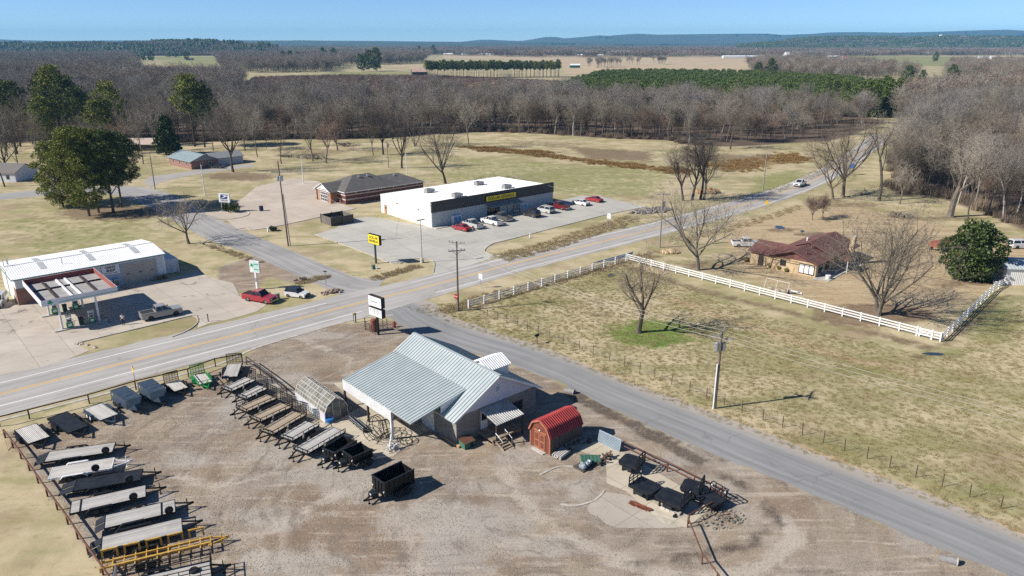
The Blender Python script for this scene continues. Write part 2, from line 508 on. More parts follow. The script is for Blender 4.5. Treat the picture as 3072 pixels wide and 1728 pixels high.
def sdist(P, poly):
 """signed distance (inside positive) of points P to polygon"""
 q = np.array([(v.x, v.y) for v in poly])
 d2 = np.full(len(P), 1e18)
 ins = np.zeros(len(P), bool)
 n = len(q)
 for i in range(n):
  a, b = q[i], q[(i + 1) % n]
  e = b - a
  w = P - a
  t = np.clip((w @ e) / max(e @ e, 1e-9), 0, 1)
  r = w - t[:, None] * e
  d2 = np.minimum(d2, (r * r).sum(1))
  c = (a[1] <= P[:, 1]) != (b[1] <= P[:, 1])
  with np.errstate(divide='ignore', invalid='ignore'):
   xi = a[0] + (P[:, 1] - a[1]) * e[0] / (e[1] if e[1] else 1e-9)
  ins ^= c & (P[:, 0] < xi)
 return np.where(ins, 1, -1) * np.sqrt(d2)


def make_ground():
 def spread(a, b, st, lim, k):
  hi, s = [b], st
  while hi[-1] < lim:
   s *= k
   hi.append(hi[-1] + s)
  return np.arange(a, b, st), hi
 mid, hi = spread(-170, 170, .8, 42000, 1.045)
 xs = np.concatenate([-np.array(hi[::-1]), mid, hi])
 mid, hi = spread(38, 300, .8, 60000, 1.035)
 ys = np.concatenate([[-42000, -8000, -1500, -300, -60, 0, 15, 25, 32], mid, hi])
 nx, ny = len(xs), len(ys)
 X, Y = np.meshgrid(xs, ys)
 P = np.stack([X.ravel(), Y.ravel()], 1)
 ch = {}
 for k, lst in masks.items():
  m = np.zeros(len(P))
  for poly, f, s in lst:
   q = np.array([(v.x, v.y) for v in poly])
   lo, hi_ = q.min(0) - f, q.max(0) + f
   idx = np.nonzero(((P > lo) & (P < hi_)).all(1))[0]
   if len(idx):
    d = sdist(P[idx], poly)
    v = np.clip(d / (2 * f) + .5, 0, 1) * s
    m[idx] = np.maximum(m[idx], v)
  ch[k] = m
 # gentle roughness of the terrain away from the built plots
 Z = np.zeros(len(P))
 far = np.clip((P[:, 1] - 320) / 400, 0, 1)
 Z += far * (np.sin(P[:, 0] / 310 + 1) * np.sin(P[:, 1] / 420) * 2.0 - 1.0)
 me = bpy.data.meshes.new('ground')
 me.vertices.add(len(P))
 me.vertices.foreach_set('co', np.column_stack([P, Z]).ravel().astype(np.float32))
 i = np.arange(nx - 1)[None, :] + (np.arange(ny - 1) * nx)[:, None]
 F = np.stack([i, i + 1, i + nx + 1, i + nx], -1).reshape(-1, 4)
 me.loops.add(F.size)
 me.loops.foreach_set('vertex_index', F.ravel().astype(np.int32))
 me.polygons.add(len(F))
 me.polygons.foreach_set('loop_start', (np.arange(len(F)) * 4).astype(np.int32))
 me.update(calc_edges=True)
 names = list(masks)
 for g in range(0, len(names), 3):
  at = me.attributes.new('g%d' % (g // 3), 'FLOAT_COLOR', 'POINT')
  arr = np.ones((len(P), 4), np.float32)
  for c, k in enumerate(names[g:g + 3]):
   arr[:, c] = ch[k]
  at.data.foreach_set('color', arr.ravel())
 return me


def mat_ground():
 t = NT('winter_grass_and_gravel')
 names = list(masks)
 mk = {}
 wob = t.math('SUBTRACT', t.noise(.45, None, 7, .65), .5)
 wobf = t.math('SUBTRACT', t.noise(.03, None, 6, .6), .5)
 for g in range(0, len(names), 3):
  sp = t.n('ShaderNodeSeparateColor', {0: t.attr('g%d' % (g // 3)).outputs['Color']}).outputs
  for c, k in enumerate(names[g:g + 3]):
   mk[k] = sp[c]

 def soft(k, amt=.9, lo=.32, hi=.68):
  w = wobf if k.startswith('far') or k == 'wood' else wob
  has = t.math('GREATER_THAN', mk[k], .001)
  return t.math('MULTIPLY', t.ramp(t.math('ADD', mk[k], t.math('MULTIPLY', w, amt)), lo, hi), has)
 big = t.noise(.035, None, 5, .6)
 mid = t.noise(.16, None, 6, .62)
 fine = t.noise(1.1, None, 7, .7)
 micro = t.noise(5.5, None, 6, .75)
 # mowing / wind streaks along the highway
 strk = t.noise(.5, t.map((.12, 1.3, 1), -ANG), 5, .65)
 tan, olive, brn = (.5, .42, .27), (.29, .265, .13), (.31, .235, .15)
 g = t.mix(t.ramp(t.math('ADD', t.math('MULTIPLY', mid, .6), t.math('MULTIPLY', big, .6)), .5, .72), tan, olive)
 g = t.mix(t.ramp(t.noise(.09, t.map(loc=(31, 7, 0)), 6, .65), .52, .64, 0, .75), g, brn)
 g = t.mix(t.ramp(t.noise(.12, t.map((.45, 1.3, 1), -R(20), loc=(3, 77, 0)), 6, .65), .5, .62, 0, .55), g, (.205, .2, .07))
 g = t.mix(t.ramp(strk, .42, .7, 0, .45), g, (.4, .33, .19))
 g = t.mix(t.math('MULTIPLY', soft('green', 1.3), .8), g, t.mix(t.ramp(fine, .35, .65), (.135, .165, .04), (.3, .29, .125)))
 g = t.mix(t.math('MULTIPLY', soft('straw'), .9), g, t.mix(t.ramp(t.math('ADD', fine, strk), .8, 1.25), (.34, .245, .145), (.52, .42, .265)))
 g = t.mix(t.math('MULTIPLY', soft('lush', 1.5, .3, .75), .85), g, t.mix(t.ramp(t.math('ADD', t.math('MULTIPLY', fine, .6), t.math('MULTIPLY', mid, .5)), .4, .7), (.07, .165, .014), (.17, .26, .045)))
 g = t.mix(t.math('MULTIPLY', soft('brown', 1.1), .8), g, t.mix(t.ramp(fine, .35, .7), (.115, .075, .05), (.23, .165, .105)))
 g = t.mix(t.math('MULTIPLY', soft('rust', 1.0), .9), g, t.mix(t.ramp(fine, .3, .7), (.13, .075, .026), (.31, .2, .08)))
 # tufts: light and dark blades
 g = t.mix(t.ramp(fine, .52, .8, 0, .45), g, (.12, .098, .055))
 g = t.mix(t.ramp(micro, .57, .8, 0, .42), g, (.09, .072, .042))
 g = t.mix(t.ramp(micro, .2, .45, .4, 0), g, (.6, .5, .31))
 # gravel yard
 trk = t.noise(.6, t.map((.25, 2.2, 1), R(-28)), 6, .65, .6)
 y = t.mix(t.ramp(t.noise(.11, t.map(loc=(5, 90, 0)), 6, .62), .4, .62), (.3, .25, .195), (.31, .24, .165))
 y = t.mix(t.ramp(mid, .48, .62, 0, .8), y, (.19, .148, .11))
 y = t.mix(t.ramp(t.noise(.055, t.map(loc=(40, 3, 0)), 5, .6, .5), .5, .62, 0, .75), y, (.25, .175, .115))
 y = t.mix(t.ramp(t.noise(.07, t.map(loc=(9, 61, 0)), 5, .6, .4), .54, .64, 0, .8), y, (.37, .34, .305))
 y = t.mix(t.ramp(trk, .5, .68, 0, .8), y, (.46, .4, .325))
 y = t.mix(t.ramp(trk, .3, .45, .6, 0), y, (.17, .135, .105))
 y = t.mix(t.math('MULTIPLY', soft('grit', 1.4), .75), y, t.mix(t.ramp(fine, .3, .7), (.32, .29, .25), (.46, .425, .37)))
 y = t.mix(t.math('MULTIPLY', soft('brown', 1.2), .7), y, (.2, .135, .085))
 y = t.mix(t.math('MULTIPLY', soft('pale', 1.3), .85), y, (.46, .405, .33))
 c0 = G(1760, 1430)
 X, Y, _ = t.sep(t.tc)
 X, Y = t.math('SUBTRACT', X, c0.x), t.math('SUBTRACT', Y, c0.y)
 rad = t.math('POWER', t.math('ADD', t.math('MULTIPLY', X, X), t.math('MULTIPLY', Y, Y)), .5)
 pv_ = t.n('ShaderNodeCombineXYZ', {0: t.math('ADD', t.math('MULTIPLY', rad, .7), t.math('MULTIPLY', mid, 3.5)), 1: t.math('MULTIPLY', t.math('ARCTAN2', Y, X), 3.2), 2: 0.0}).outputs[0]
 arc = t.noise(1.0, pv_, 7, .62, .5)
 y = t.mix(t.ramp(arc, .5, .66, 0, .5), y, (.43, .37, .295))
 y = t.mix(t.ramp(arc, .34, .46, .55, 0), y, (.18, .14, .105))
 vor = t.n('ShaderNodeTexVoronoi', {'Vector': t.tc, 'Scale': 11.0}).outputs['Color']
 vr = t.sep(vor)[0]
 y = t.mix(t.ramp(vr, .65, 1.0, 0, .28), y, (.46, .42, .355))
 y = t.mix(t.ramp(vr, 0.0, .3, .32, 0), y, (.13, .105, .084))
 y = t.mix(t.ramp(fine, .5, .8, 0, .3), y, (.16, .125, .098))
 col = t.mix(soft('gravel', .8), g, y)
 col = t.mix(t.math('MULTIPLY', soft('dark', 1.2), .85), col, (.085, .066, .05))
 # country further off
 wf = t.mix(t.ramp(t.noise(.05, None, 6, .7), .35, .65), (.09, .065, .05), (.17, .125, .09))
 col = t.mix(soft('wood', .6), col, wf)
 ff = t.noise(.02, t.map((1, 2.5, 1)), 5, .6)
 col = t.mix(soft('fartan', .5), col, t.mix(t.ramp(ff, .35, .65), (.5, .4, .26), (.4, .3, .19)))
 col = t.mix(soft('fargreen', .5), col, t.mix(t.ramp(ff, .35, .65), (.3, .27, .12), (.2, .22, .09)))
 t.bump(t.math('ADD', fine, t.math('MULTIPLY', micro, .5)), .35, .1)
 return t.out(col, .95, 0, .15)


gr = bpy.data.objects.new('ground', make_ground())
C.objects.link(gr)
gr.data.materials.append(mat_ground())
tag(gr, kind='structure')


# ------------------------------------------------------------------ roads
def mat_asphalt(name, c1, c2, dusty):
 t = NT(name)
 a = t.n('ShaderNodeSeparateColor', {0: t.attr('road').outputs['Color']}).outputs
 acr, alo = a[0], a[1]
 n1 = t.noise(.12, None, 6, .6)
 vec = t.n('ShaderNodeCombineXYZ', {0: t.math('MULTIPLY', alo, .06), 1: t.math('MULTIPLY', acr, 1.6), 2: 0.0}).outputs[0]
 n2 = t.noise(1.0, vec, 6, .6)
 n3 = t.noise(3.5, None, 6, .75)
 col = t.mix(t.ramp(n1, .35, .65), c1, c2)
 col = t.mix(t.ramp(n2, .42, .7, 0, .6), col, tuple(q * 1.3 for q in c1))
 col = t.mix(t.ramp(n2, .25, .42, .45, 0), col, tuple(q * .68 for q in c2))
 # worn, darker wheel paths and cracks
 wp = t.math('ABSOLUTE', t.math('SUBTRACT', t.math('ABSOLUTE', t.math('SUBTRACT', t.math('ABSOLUTE', acr), 1.8)), .85))
 col = t.mix(t.ramp(wp, .05, .5, .3, 0), col, tuple(q * .75 for q in c2))
 v2 = t.map((1, 1, 1), 0, t.n('ShaderNodeVectorMath', {0: t.tc, 1: t.n('ShaderNodeVectorMath', {0: t.n('ShaderNodeTexNoise', {'Scale': .4, 'Vector': t.tc}).outputs['Color'], 3: 3.0}, operation='SCALE').outputs[0]}).outputs[0])
 vo = t.n('ShaderNodeTexVoronoi', {'Vector': v2, 'Scale': .11}, feature='DISTANCE_TO_EDGE').outputs['Distance']
 crk = t.math('MULTIPLY', t.ramp(vo, .002, .012, 1, 0), t.ramp(t.noise(.06, None, 3), .45, .6))
 col = t.mix(t.math('MULTIPLY', crk, .3), col, (.07, .068, .065))
 col = t.mix(t.ramp(n3, .5, .8, 0, .4), col, (.12, .115, .11))
 patch = t.math('MULTIPLY', t.ramp(t.noise(.35, None, 6, .7), .63, .72), t.ramp(t.noise(.05, None, 2), .5, .62))
 col = t.mix(t.math('MULTIPLY', patch, .8), col, (.085, .083, .08))
 col = t.mix(t.math('MULTIPLY', t.ramp(t.math('ADD', acr, t.math('MULTIPLY', n1, 1.5)), dusty[0], dusty[1]), .7), col, (.42, .365, .3))
 t.bump(n3, .3, .02)
 return t.out(col, .85, 0, .3)


def ribbon(name, line, mat, z, lines=()):
 """line: [(Vector, left, right)] ; writes the across/along attribute for the shader"""
 vs, at = [], []
 s = 0.0
 for i, (p, l, r) in enumerate(line):
  d = (line[min(i + 1, len(line) - 1)][0] - line[max(i - 1, 0)][0]).normalized()
  n = Vector((-d.y, d.x, 0))
  if i:
   s += (p - line[i - 1][0]).length
  for k in range(7):
   a = l + (-r - l) * k / 6
   e = (rnd.random() - .5) * .35 if k in (0, 6) else 0
   q = p + n * (a + e)
   vs.append((q.x, q.y, z))
   at.append((a, s, 0, 1))
 fs = [(7 * i + k, 7 * i + k + 1, 7 * i + k + 8, 7 * i + k + 7)[::-1] for i in range(len(line) - 1) for k in range(6)]
 b = MB().add(vs, fs)
 o = b.build(name, mat)
 a = o.data.attributes.new('road', 'FLOAT_COLOR', 'POINT')
 a.data.foreach_set('color', np.array(at, np.float32).ravel())
 tag(o, kind='structure')
 for nm, off, w, m, i0, i1 in lines:
  lb = MB()
  seg = [q for q in line]
  i0_, i1_ = int(len(seg) * i0), int(len(seg) * i1)
  pts = []
  for i in range(i0_, i1_):
   p = seg[i][0]
   d = (seg[min(i + 1, len(seg) - 1)][0] - seg[max(i - 1, 0)][0]).normalized()
   n = Vector((-d.y, d.x, 0))
   pts.append((p + n * (off + w / 2), p + n * (off - w / 2)))
  for (a0, b0), (a1, b1) in zip(pts, pts[1:]):
   lb.quad((b0.x, b0.y, z + .006), (b1.x, b1.y, z + .006), (a1.x, a1.y, z + .006), (a0.x, a0.y, z + .006))
  lb.build(nm, m, o)
 return o


def mat_line(name, c, worn):
 t = NT(name)
 f = t.ramp(t.math('ADD', t.noise(1.8, None, 6, .7), t.math('MULTIPLY', t.noise(.06), .5)), worn, worn + .22)
 return t.out(t.mix(f, c, (.3, .29, .28)), .7)


m_hwy = mat_asphalt('worn_highway_asphalt', (.4, .38, .35), (.34, .322, .296), (30, 31))
m_side = mat_asphalt('side_road_asphalt', (.262, .262, .256), (.23, .23, .225), (2.0, 3.8))
m_side2 = mat_asphalt('patched_lane_asphalt', (.34, .328, .308), (.28, .272, .26), (30, 31))
m_wl, m_yl = mat_line('white_line_paint', (.74, .74, .72), .86), mat_line('yellow_line_paint', (.7, .42, .09), .86)

p0, p1 = G(0, 1183), G(768, 990)
hw = [(p0 + (p0 - p1) * 1.2, 6.2, 6.6), (p0, 6.2, 6.6), (G(400, 1082), 6.2, 6.4), (p1, 6.0, 6.2), (G(1111, 901), 5.6, 6.0), (G(1269, 863), 5.2, 5.2), (G(1536, 792), 4.6, 4.9), (G(1770, 734), 4.5, 4.8),
      (G(2013, 674), 4.4, 4.8), (G(2200, 623), 4.4, 4.8), (G(2310, 590), 4.4, 4.6), (G(2400, 558), 4.3, 4.5), (G(2478, 522), 4.2, 4.4), (G(2550, 478), 4.2, 4.3), (G(2610, 436), 4.2, 4.2), (G(2650, 402), 4.2, 4.2),
      (G(2690, 372), 4, 4), (G(2712, 352), 4, 4), (G(2730, 335), 4, 4)]
HW = smooth_line(hw)
n_hw = len(HW)


def hw_frac(p):
 return min(range(n_hw), key=lambda i: (HW[i][0] - p).length) / n_hw


ribbon('highway', HW, m_hwy, .022, [('centre_line', .18, .17, m_yl, 0, 1), ('centre_line', -.18, .17, m_yl, 0, 1),
         ('edge_line', 3.62, .19, m_wl, 0, hw_frac(G(1030, 897))), ('edge_line', 3.62, .19, m_wl, hw_frac(G(1215, 852)), 1),
         ('edge_line', -3.62, .19, m_wl, 0, hw_frac(G(1111, 926))), ('edge_line', -3.62, .19, m_wl, hw_frac(G(1290, 880)), 1)])


def lane(name, left, right, mat, z, n=60):
 """road between two surveyed edges"""
 def res(pts):
  L_ = smooth_line([(G(*p),) for p in pts], 1.0)
  q = [p[0] for p in L_]
  d = [0]
  for a, b in zip(q, q[1:]):
   d.append(d[-1] + (b - a).length)
  out = []
  for i in range(n + 1):
   t = d[-1] * i / n
   k = max(j for j in range(len(d)) if d[j] <= t + 1e-6)
   k = min(k, len(q) - 2)
   out.append(q[k].lerp(q[k + 1], (t - d[k]) / max(d[k + 1] - d[k], 1e-6)))
  return out
 l, r = res(left), res(right)
 return ribbon(name, [((a + b) / 2, (a - b).length / 2, (a - b).length / 2) for a, b in zip(l, r)], mat, z)


lane('side_road', [(1260, 905), (1304, 910), (1322, 930), (1394, 967), (1536, 1015), (1700, 1072), (1834, 1131), (1998, 1191), (2162, 1251), (2252, 1286), (2400, 1346), (2513, 1392), (2692, 1456), (2900, 1534), (3072, 1611), (3300, 1712)],
     [(1120, 925), (1185, 962), (1245, 995), (1325, 1028), (1465, 1064), (1570, 1103), (1655, 1132), (1760, 1188), (1850, 1230), (1998, 1295), (2150, 1360), (2304, 1421), (2513, 1509), (2662, 1574), (2870, 1652), (3100, 1748)], m_side, .014)
lane('lane', [(-60, 588), (0, 582), (120, 570), (270, 561), (400, 563), (500, 592), (580, 632), (630, 660), (708, 692), (780, 722), (872, 758), (940, 787), (1012, 815), (1070, 832), (1135, 836), (1200, 825)],
     [(-60, 606), (0, 600), (120, 588), (270, 579), (380, 585), (460, 612), (520, 640), (562, 664), (656, 722), (720, 745), (769, 762), (850, 802), (917, 833), (968, 856), (1010, 880), (1060, 905)], m_side2, .012)


# ------------------------------------------------------------------ concrete
def mat_slab(name, c1, c2, jx=4.5, jy=4.5, ang=ANG, stain=.5):
 t = NT(name)
 v = t.map((1, 1, 1), -ang)
 X, Y, _ = t.sep(v)

 def joint(q, w):
  k = t.math('FRACT', t.math('MULTIPLY', q, 1 / w))
  return t.math('LESS_THAN', k, .04 / w * 1.6)
 col = t.mix(t.ramp(t.noise(.13, None, 6, .6), .35, .65), c1, c2)
 idn = t.n('ShaderNodeTexWhiteNoise', {'Vector': t.n('ShaderNodeCombineXYZ', {0: t.math('FLOOR', t.math('MULTIPLY', X, 1 / jx)), 1: t.math('FLOOR', t.math('MULTIPLY', Y, 1 / jy)), 2: 0.0}).outputs[0]},
              noise_dimensions='3D').outputs[0]
 col = t.mix(t.math('MULTIPLY', idn, .35), col, tuple(q * .82 for q in c2))
 sn = t.noise(.22, None, 7, .68, .8)
 col = t.mix(t.ramp(sn, .57, .65, 0, stain), col, (.16, .145, .125))
 col = t.mix(t.ramp(t.noise(2.5, None, 6, .75), .52, .8, 0, .35), col, (.2, .185, .165))
 strk = t.noise(.5, t.map((.2, 2, 1), -ang), 5)
 col = t.mix(t.ramp(strk, .5, .75, 0, .3), col, tuple(q * .7 for q in c2))
 j = t.math('MAXIMUM', joint(X, jx), joint(Y, jy))
 col = t.mix(t.math('MULTIPLY', j, .6), col, (.15, .135, .115))
 return t.out(col, .88, 0, .3)


def plate(name, pts, mat, z, h=.0):
 """flat sheet (or raised slab of height h)"""
 b = MB()
 P = [Vector((p.x, p.y, z)) for p in pts]
 if h:
  b.prism([p + Vector((0, 0, -h)) for p in P], (0, 0, h))
 else:
  b.ngon(P)
 o = b.build(name, mat)
 a = sum((P[i].x * P[(i + 1) % len(P)].y - P[(i + 1) % len(P)].x * P[i].y) for i in range(len(P)))
 if a < 0:
  o.data.flip_normals()
 return tag(o, kind='structure')


m_lot = mat_slab('store_lot_concrete', (.49, .475, .42), (.43, .415, .365), 5, 5, ANG, .2)
m_gas = mat_slab('forecourt_concrete', (.53, .47, .395), (.45, .395, .325), 4.4, 4.4, R(42), .8)
m_po = mat_slab('post_office_concrete', (.55, .475, .385), (.47, .4, .32), 4.5, 4.5, ANG, .2)
m_slab = mat_slab('yard_slab_concrete', (.55, .49, .38), (.46, .4, .3), 6, 3.2, ANG, .4)
plate('parking_lot', px((1110, 650), (1057, 655), (1040, 664), (1006, 685), (944, 704), (1060, 745), (1179, 791), (1212, 785), (1245, 777), (1285, 778), (1303, 790), (1302, 826), (1420, 793), (1510, 765), (1487, 766), (1470, 763),
                       (1453, 753), (1476, 733), (1536, 717), (1819, 645), (1941, 621), (1804, 591), (1745, 587), (1640, 610), (1500, 640), (1302, 684)), m_lot, .03)
plate('forecourt', px((-120, 1040), (-60, 860), (56, 918), (100, 905), (360, 852), (500, 838), (590, 815), (640, 835), (700, 850), (720, 890), (800, 915), (770, 935), (690, 958), (630, 970), (592, 985), (598, 958), (575, 948), (420, 985),
                      (240, 1028), (232, 1034), (268, 1052), (225, 1070), (188, 1084), (120, 1103), (0, 1126), (-140, 1152)), m_gas, .03)
plate('post_office_lot', px((600, 640), (656, 632), (720, 600), (770, 560), (880, 535), (960, 545), (955, 580), (1040, 618), (1067, 625), (1045, 634), (985, 646), (905, 664), (768, 690), (714, 690), (680, 660)), m_po, .026)
dw = mat_slab('driveway_gravel', (.4, .375, .34), (.34, .32, .29), 40, 40, ANG, .2)
plate('driveway', px((430, 545), (450, 530), (560, 515), (640, 500), (760, 492), (760, 500), (670, 512), (560, 528), (480, 548), (450, 565)), dw, .018)
plate('office_slab', px((880, 1268), (968, 1268), (985, 1278), (1080, 1222), (1000, 1150), (1140, 1140), (1420, 1290), (1330, 1318), (1300, 1290), (1270, 1300), (1180, 1370), (1120, 1380), (1075, 1340), (1060, 1310), (900, 1330), (860, 1300)), m_slab, .026)
plate('truck_bed_slab', px((1700, 1340), (1800, 1324), (1890, 1368), (2060, 1470), (2130, 1530), (2060, 1583), (1990, 1570), (1880, 1475), (1820, 1450), (1818, 1380)), m_slab, .03)
plate('broken_slab', [p[0] for p in smooth_line([(W('D2', *q),) for q in ((760, 775), (800, 700), (930, 610), (1060, 625), (1160, 640), (1450, 790), (1690, 930), (1640, 968), (1300, 968), (1050, 965), (920, 905), (860, 850), (790, 830), (760, 775))], 1.0)], mat_slab('broken_concrete', (.46, .41, .34), (.38, .33, .27), 9, 7, ANG, .35), .022)
# painted bay lines in the store lot, the post office lot
m_bay = mat_line('bay_paint', (.7, .66, .55), .62)
DGO, DGA = W('B1', 1787, 848), R(41)
du, dv = Vector((math.cos(DGA), math.sin(DGA), 0)), Vector((-math.sin(DGA), math.cos(DGA), 0))
b = MB()


def flatline(b, p, q, w, z):
 d = (q - p).normalized()
 n = Vector((-d.y, d.x, 0)) * w / 2
 b.quad(*[(v.x, v.y, z) for v in (p - n, q - n, q + n, p + n)])


for i in range(13):
 p = DGO + du * (2.2 + 2.85 * i) + dv * -1.9
 flatline(b, p, p + dv * -5.2, .12, .036)
for i in range(8):
 flatline(b, G(985 + i * 24.5, 703 + i * 9.8), G(1050 + i * 25.5, 690 + i * 10.2), .13, .036)
for i in range(6):
 p = DGO + du * (-.6 + .55 * i) + dv * -2
 flatline(b, p, p + dv * -4 + du * .6, .1, .036)
tag(b.build('bay_markings', m_bay), kind='structure')
b = MB()
for i in range(9):
 flatline(b, G(770 + i * 17, 578 - i * 4.2), G(800 + i * 17, 570 - i * 4.2), .12, .032)
for i in range(5):
 flatline(b, G(865 + i * 9, 607 - i * 2), G(885 + i * 9, 612 - i * 2), .12, .032)
tag(b.build('post_office_bay_markings', m_bay), kind='structure')
# kerbs: real steps
m_kerb = M('kerb_concrete', (.5, .46, .4), (.36, .33, .28), 1.5, .9)


def kerb(pts, w=.16, h=.12, name='kerb'):
 P = [p[0] for p in smooth_line([(G(*p),) for p in pts], .8)]
 b = MB()
 for p, q in zip(P, P[1:]):
  b.beam(p + Vector((0, 0, h / 2)), q + Vector((0, 0, h / 2)), w, h)
 return tag(b.build(name, m_kerb), kind='structure')


kerb([(944, 704), (1060, 745), (1179, 791), (1212, 785), (1245, 777), (1285, 778), (1303, 790), (1300, 818)])
kerb([(1487, 766), (1470, 763), (1453, 753), (1476, 733), (1536, 717), (1819, 645), (1941, 621)])
kerb([(232, 1034), (240, 1028), (420, 985), (575, 948), (590, 952), (594, 966), (575, 985), (548, 1000), (515, 1012)])
kerb([(705, 690), (740, 684), (768, 690), (905, 664), (1067, 626)])
kerb([(640, 660), (690, 658), (735, 650), (748, 640), (735, 632)])
for l in ((285, 432), (430, 362), (520, 348), (640, 352)), ((490, 726), (570, 740), (650, 742), (740, 722), (830, 690), (900, 630), (925, 590)):
 kerb([(1536 + x * 768 / 2576, 1296 + y * 768 / 2576) for x, y in l], .22, .06, 'planter_edging')
b = MB()  # shoulder gutter by the yard
tag(kerb([(0, 1262), (330, 1178), (640, 1098), (768, 1044), (900, 1004), (1000, 975), (1100, 952), (1180, 946)], .5, .05, 'gutter'), kind='structure')
# grass islands standing proud of the forecourt
# puddles and ditch water
t = NT('still_water')
m_water = t.out((.035, .045, .055), .06, 0, .6)
for pts in ([G(2322, 681), G(2330, 677), G(2345, 678), G(2356, 683), G(2352, 687), G(2336, 687)], [G(2401, 692), G(2409, 690), G(2414, 694), G(2408, 698), G(2402, 697)], [G(2762, 1060), G(2785, 1057), G(2815, 1058), G(2836, 1062), G(2822, 1067), G(2790, 1066)], [G(1768, 791), G(1800, 782), G(1900, 755), G(1895, 766), G(1860, 778)], blob(1835, 826, 10, 4)):
 tag(plate('puddle', pts, m_water, .012))
# ------------------------------------------------------------------ buildings
m_stone = mat_brick('split_stone_wall', (.34, .32, .285), (.24, .225, .2), (.15, .14, .13), .75, .16, .018)
m_redbrick = mat_brick('red_brick_wall', (.17, .055, .042), (.12, .042, .034), (.2, .15, .13), .25, .085, .01)
m_orbrick = mat_brick('orange_brick_wall', (.5, .24, .13), (.4, .18, .1), (.4, .32, .26), .25, .085, .01)
m_tanbrick = mat_brick('tan_brick_wall', (.62, .46, .26), (.5, .36, .19), (.5, .42, .32), .25, .085, .012)
m_pinkbrick = mat_brick('pink_brick_wall', (.35, .17, .13), (.26, .12, .09), (.3, .24, .2), .25, .085, .012)
m_clad = mat_ribs('white_wall_cladding', (.74, .74, .71), (.66, .66, .63), .3)
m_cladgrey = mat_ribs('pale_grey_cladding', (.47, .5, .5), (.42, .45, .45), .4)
m_siding = mat_ribs('white_lap_siding', (.62, .63, .66), (.55, .56, .6), .2, 'v')
m_roofmetal = M('galvalume_roof', (.45, .5, .5), (.4, .45, .45), .5, .45, .15)
m_rib = M('galvalume_roof_ribs', (.27, .34, .335), (.24, .3, .3), .6, .45, .15)
m_roofwhite = M('white_metal_roof', (.84, .84, .82), (.76, .77, .76), .35, .45)
m_roofgreyw = M('white_roof_ribs', (.74, .75, .74), (.66, .67, .67), .5, .45)
m_shingle = M('brown_shingles', (.16, .072, .06), (.12, .056, .048), 1.0, .95, bump=.4)
m_shgrey = M('grey_shingles', (.125, .118, .11), (.1, .094, .09), .8, .95, bump=.4)
m_shteal = M('grey_green_roofing', (.24, .3, .31), (.19, .245, .255), .8, .6)
m_soffit = M('dark_trim', (.06, .04, .035), (.045, .032, .03), 2, .7)
m_band = M('charcoal_parapet', (.045, .043, .045), (.06, .056, .056), .6, .6)
m_door = M('tan_door_paint', (.4, .22, .12), (.34, .18, .1), 2, .6)
m_garage = mat_ribs('tan_garage_door', (.4, .37, .32), (.36, .33, .29), .55, 'v', strength=.4)
m_garwhite = mat_ribs('white_roller_door', (.66, .66, .64), (.6, .6, .58), .5, 'v', strength=.4)
m_teal = M('teal_trim', (.12, .28, .27), (.1, .22, .22), 2, .5)
m_lblue = M('pale_blue_panel', (.34, .42, .5), (.3, .38, .46), 1, .5)
m_yel = M('sign_yellow', (.86, .68, .03), (.8, .62, .03), 1, .45)
m_ink = M('sign_black', (.015, .015, .015), (.02, .02, .02), 3, .6)
m_navy = M('sign_navy', (.015, .03, .14), (.02, .035, .15), 3, .5)
m_sgreen = M('sign_green', (.01, .32, .14), (.01, .28, .12), 3, .5)
m_stain = M('weathered_plywood', (.33, .26, .18), (.2, .16, .11), 1.5, .9)


def slope_pt(y, ridge, zr, k):
 return zr - abs(y - ridge) * k


def at_vec(px_, dz=0.0):
 return (px_.x, px_.y, dz)


# ---- the trailer dealer's office -------------------------------------------------
OFO = W('E', 525, 870)
o = thing('office_building', 'stone walled sales office with pale ribbed metal roof and open carport beside the trailer yard', 'building', at_vec(OFO), ANG)
b = MB()
b.box(0, 11.2, 0, 15.3, 0, 3.25)
b.build('wall', m_stone, o)
b = MB().prism([(0.02, -.012, 3.25), (11.18, -.012, 3.25), (5.6, -.012, 6.25)], (0, .2, 0))
b.prism([(0.02, 15.1, 3.25), (11.18, 15.1, 3.25), (5.6, 15.1, 6.25)], (0, .2, 0))
b.build('gable_siding', m_siding, o)
rf = MB()
k = .545
zl = 6.42 - 6.2 * k
rf.mi = 0
a, bb, c, d = (-.6, -.45, zl), (-.6, 15.75, zl), (5.6, 15.75, 6.42), (5.6, -.45, 6.42)
rf.add([a, bb, c, d, *(tuple(Vector(q) - Vector((0, 0, .14))) for q in (a, bb, c, d))], [(0, 1, 2, 3), (7, 6, 5, 4), (0, 4, 5, 1), (1, 5, 6, 2), (2, 6, 7, 3), (3, 7, 4, 0)])
a2, b2, c2, d2 = (11.8, 15.75, zl), (11.8, -.45, zl), (5.6, -.45, 6.42), (5.6, 15.75, 6.42)
rf.add([a2, b2, c2, d2, *(tuple(Vector(q) - Vector((0, 0, .14))) for q in (a2, b2, c2, d2))], [(0, 1, 2, 3), (7, 6, 5, 4), (0, 4, 5, 1), (1, 5, 6, 2), (2, 6, 7, 3), (3, 7, 4, 0)])
main = rf.build('roof', m_roofmetal, o)


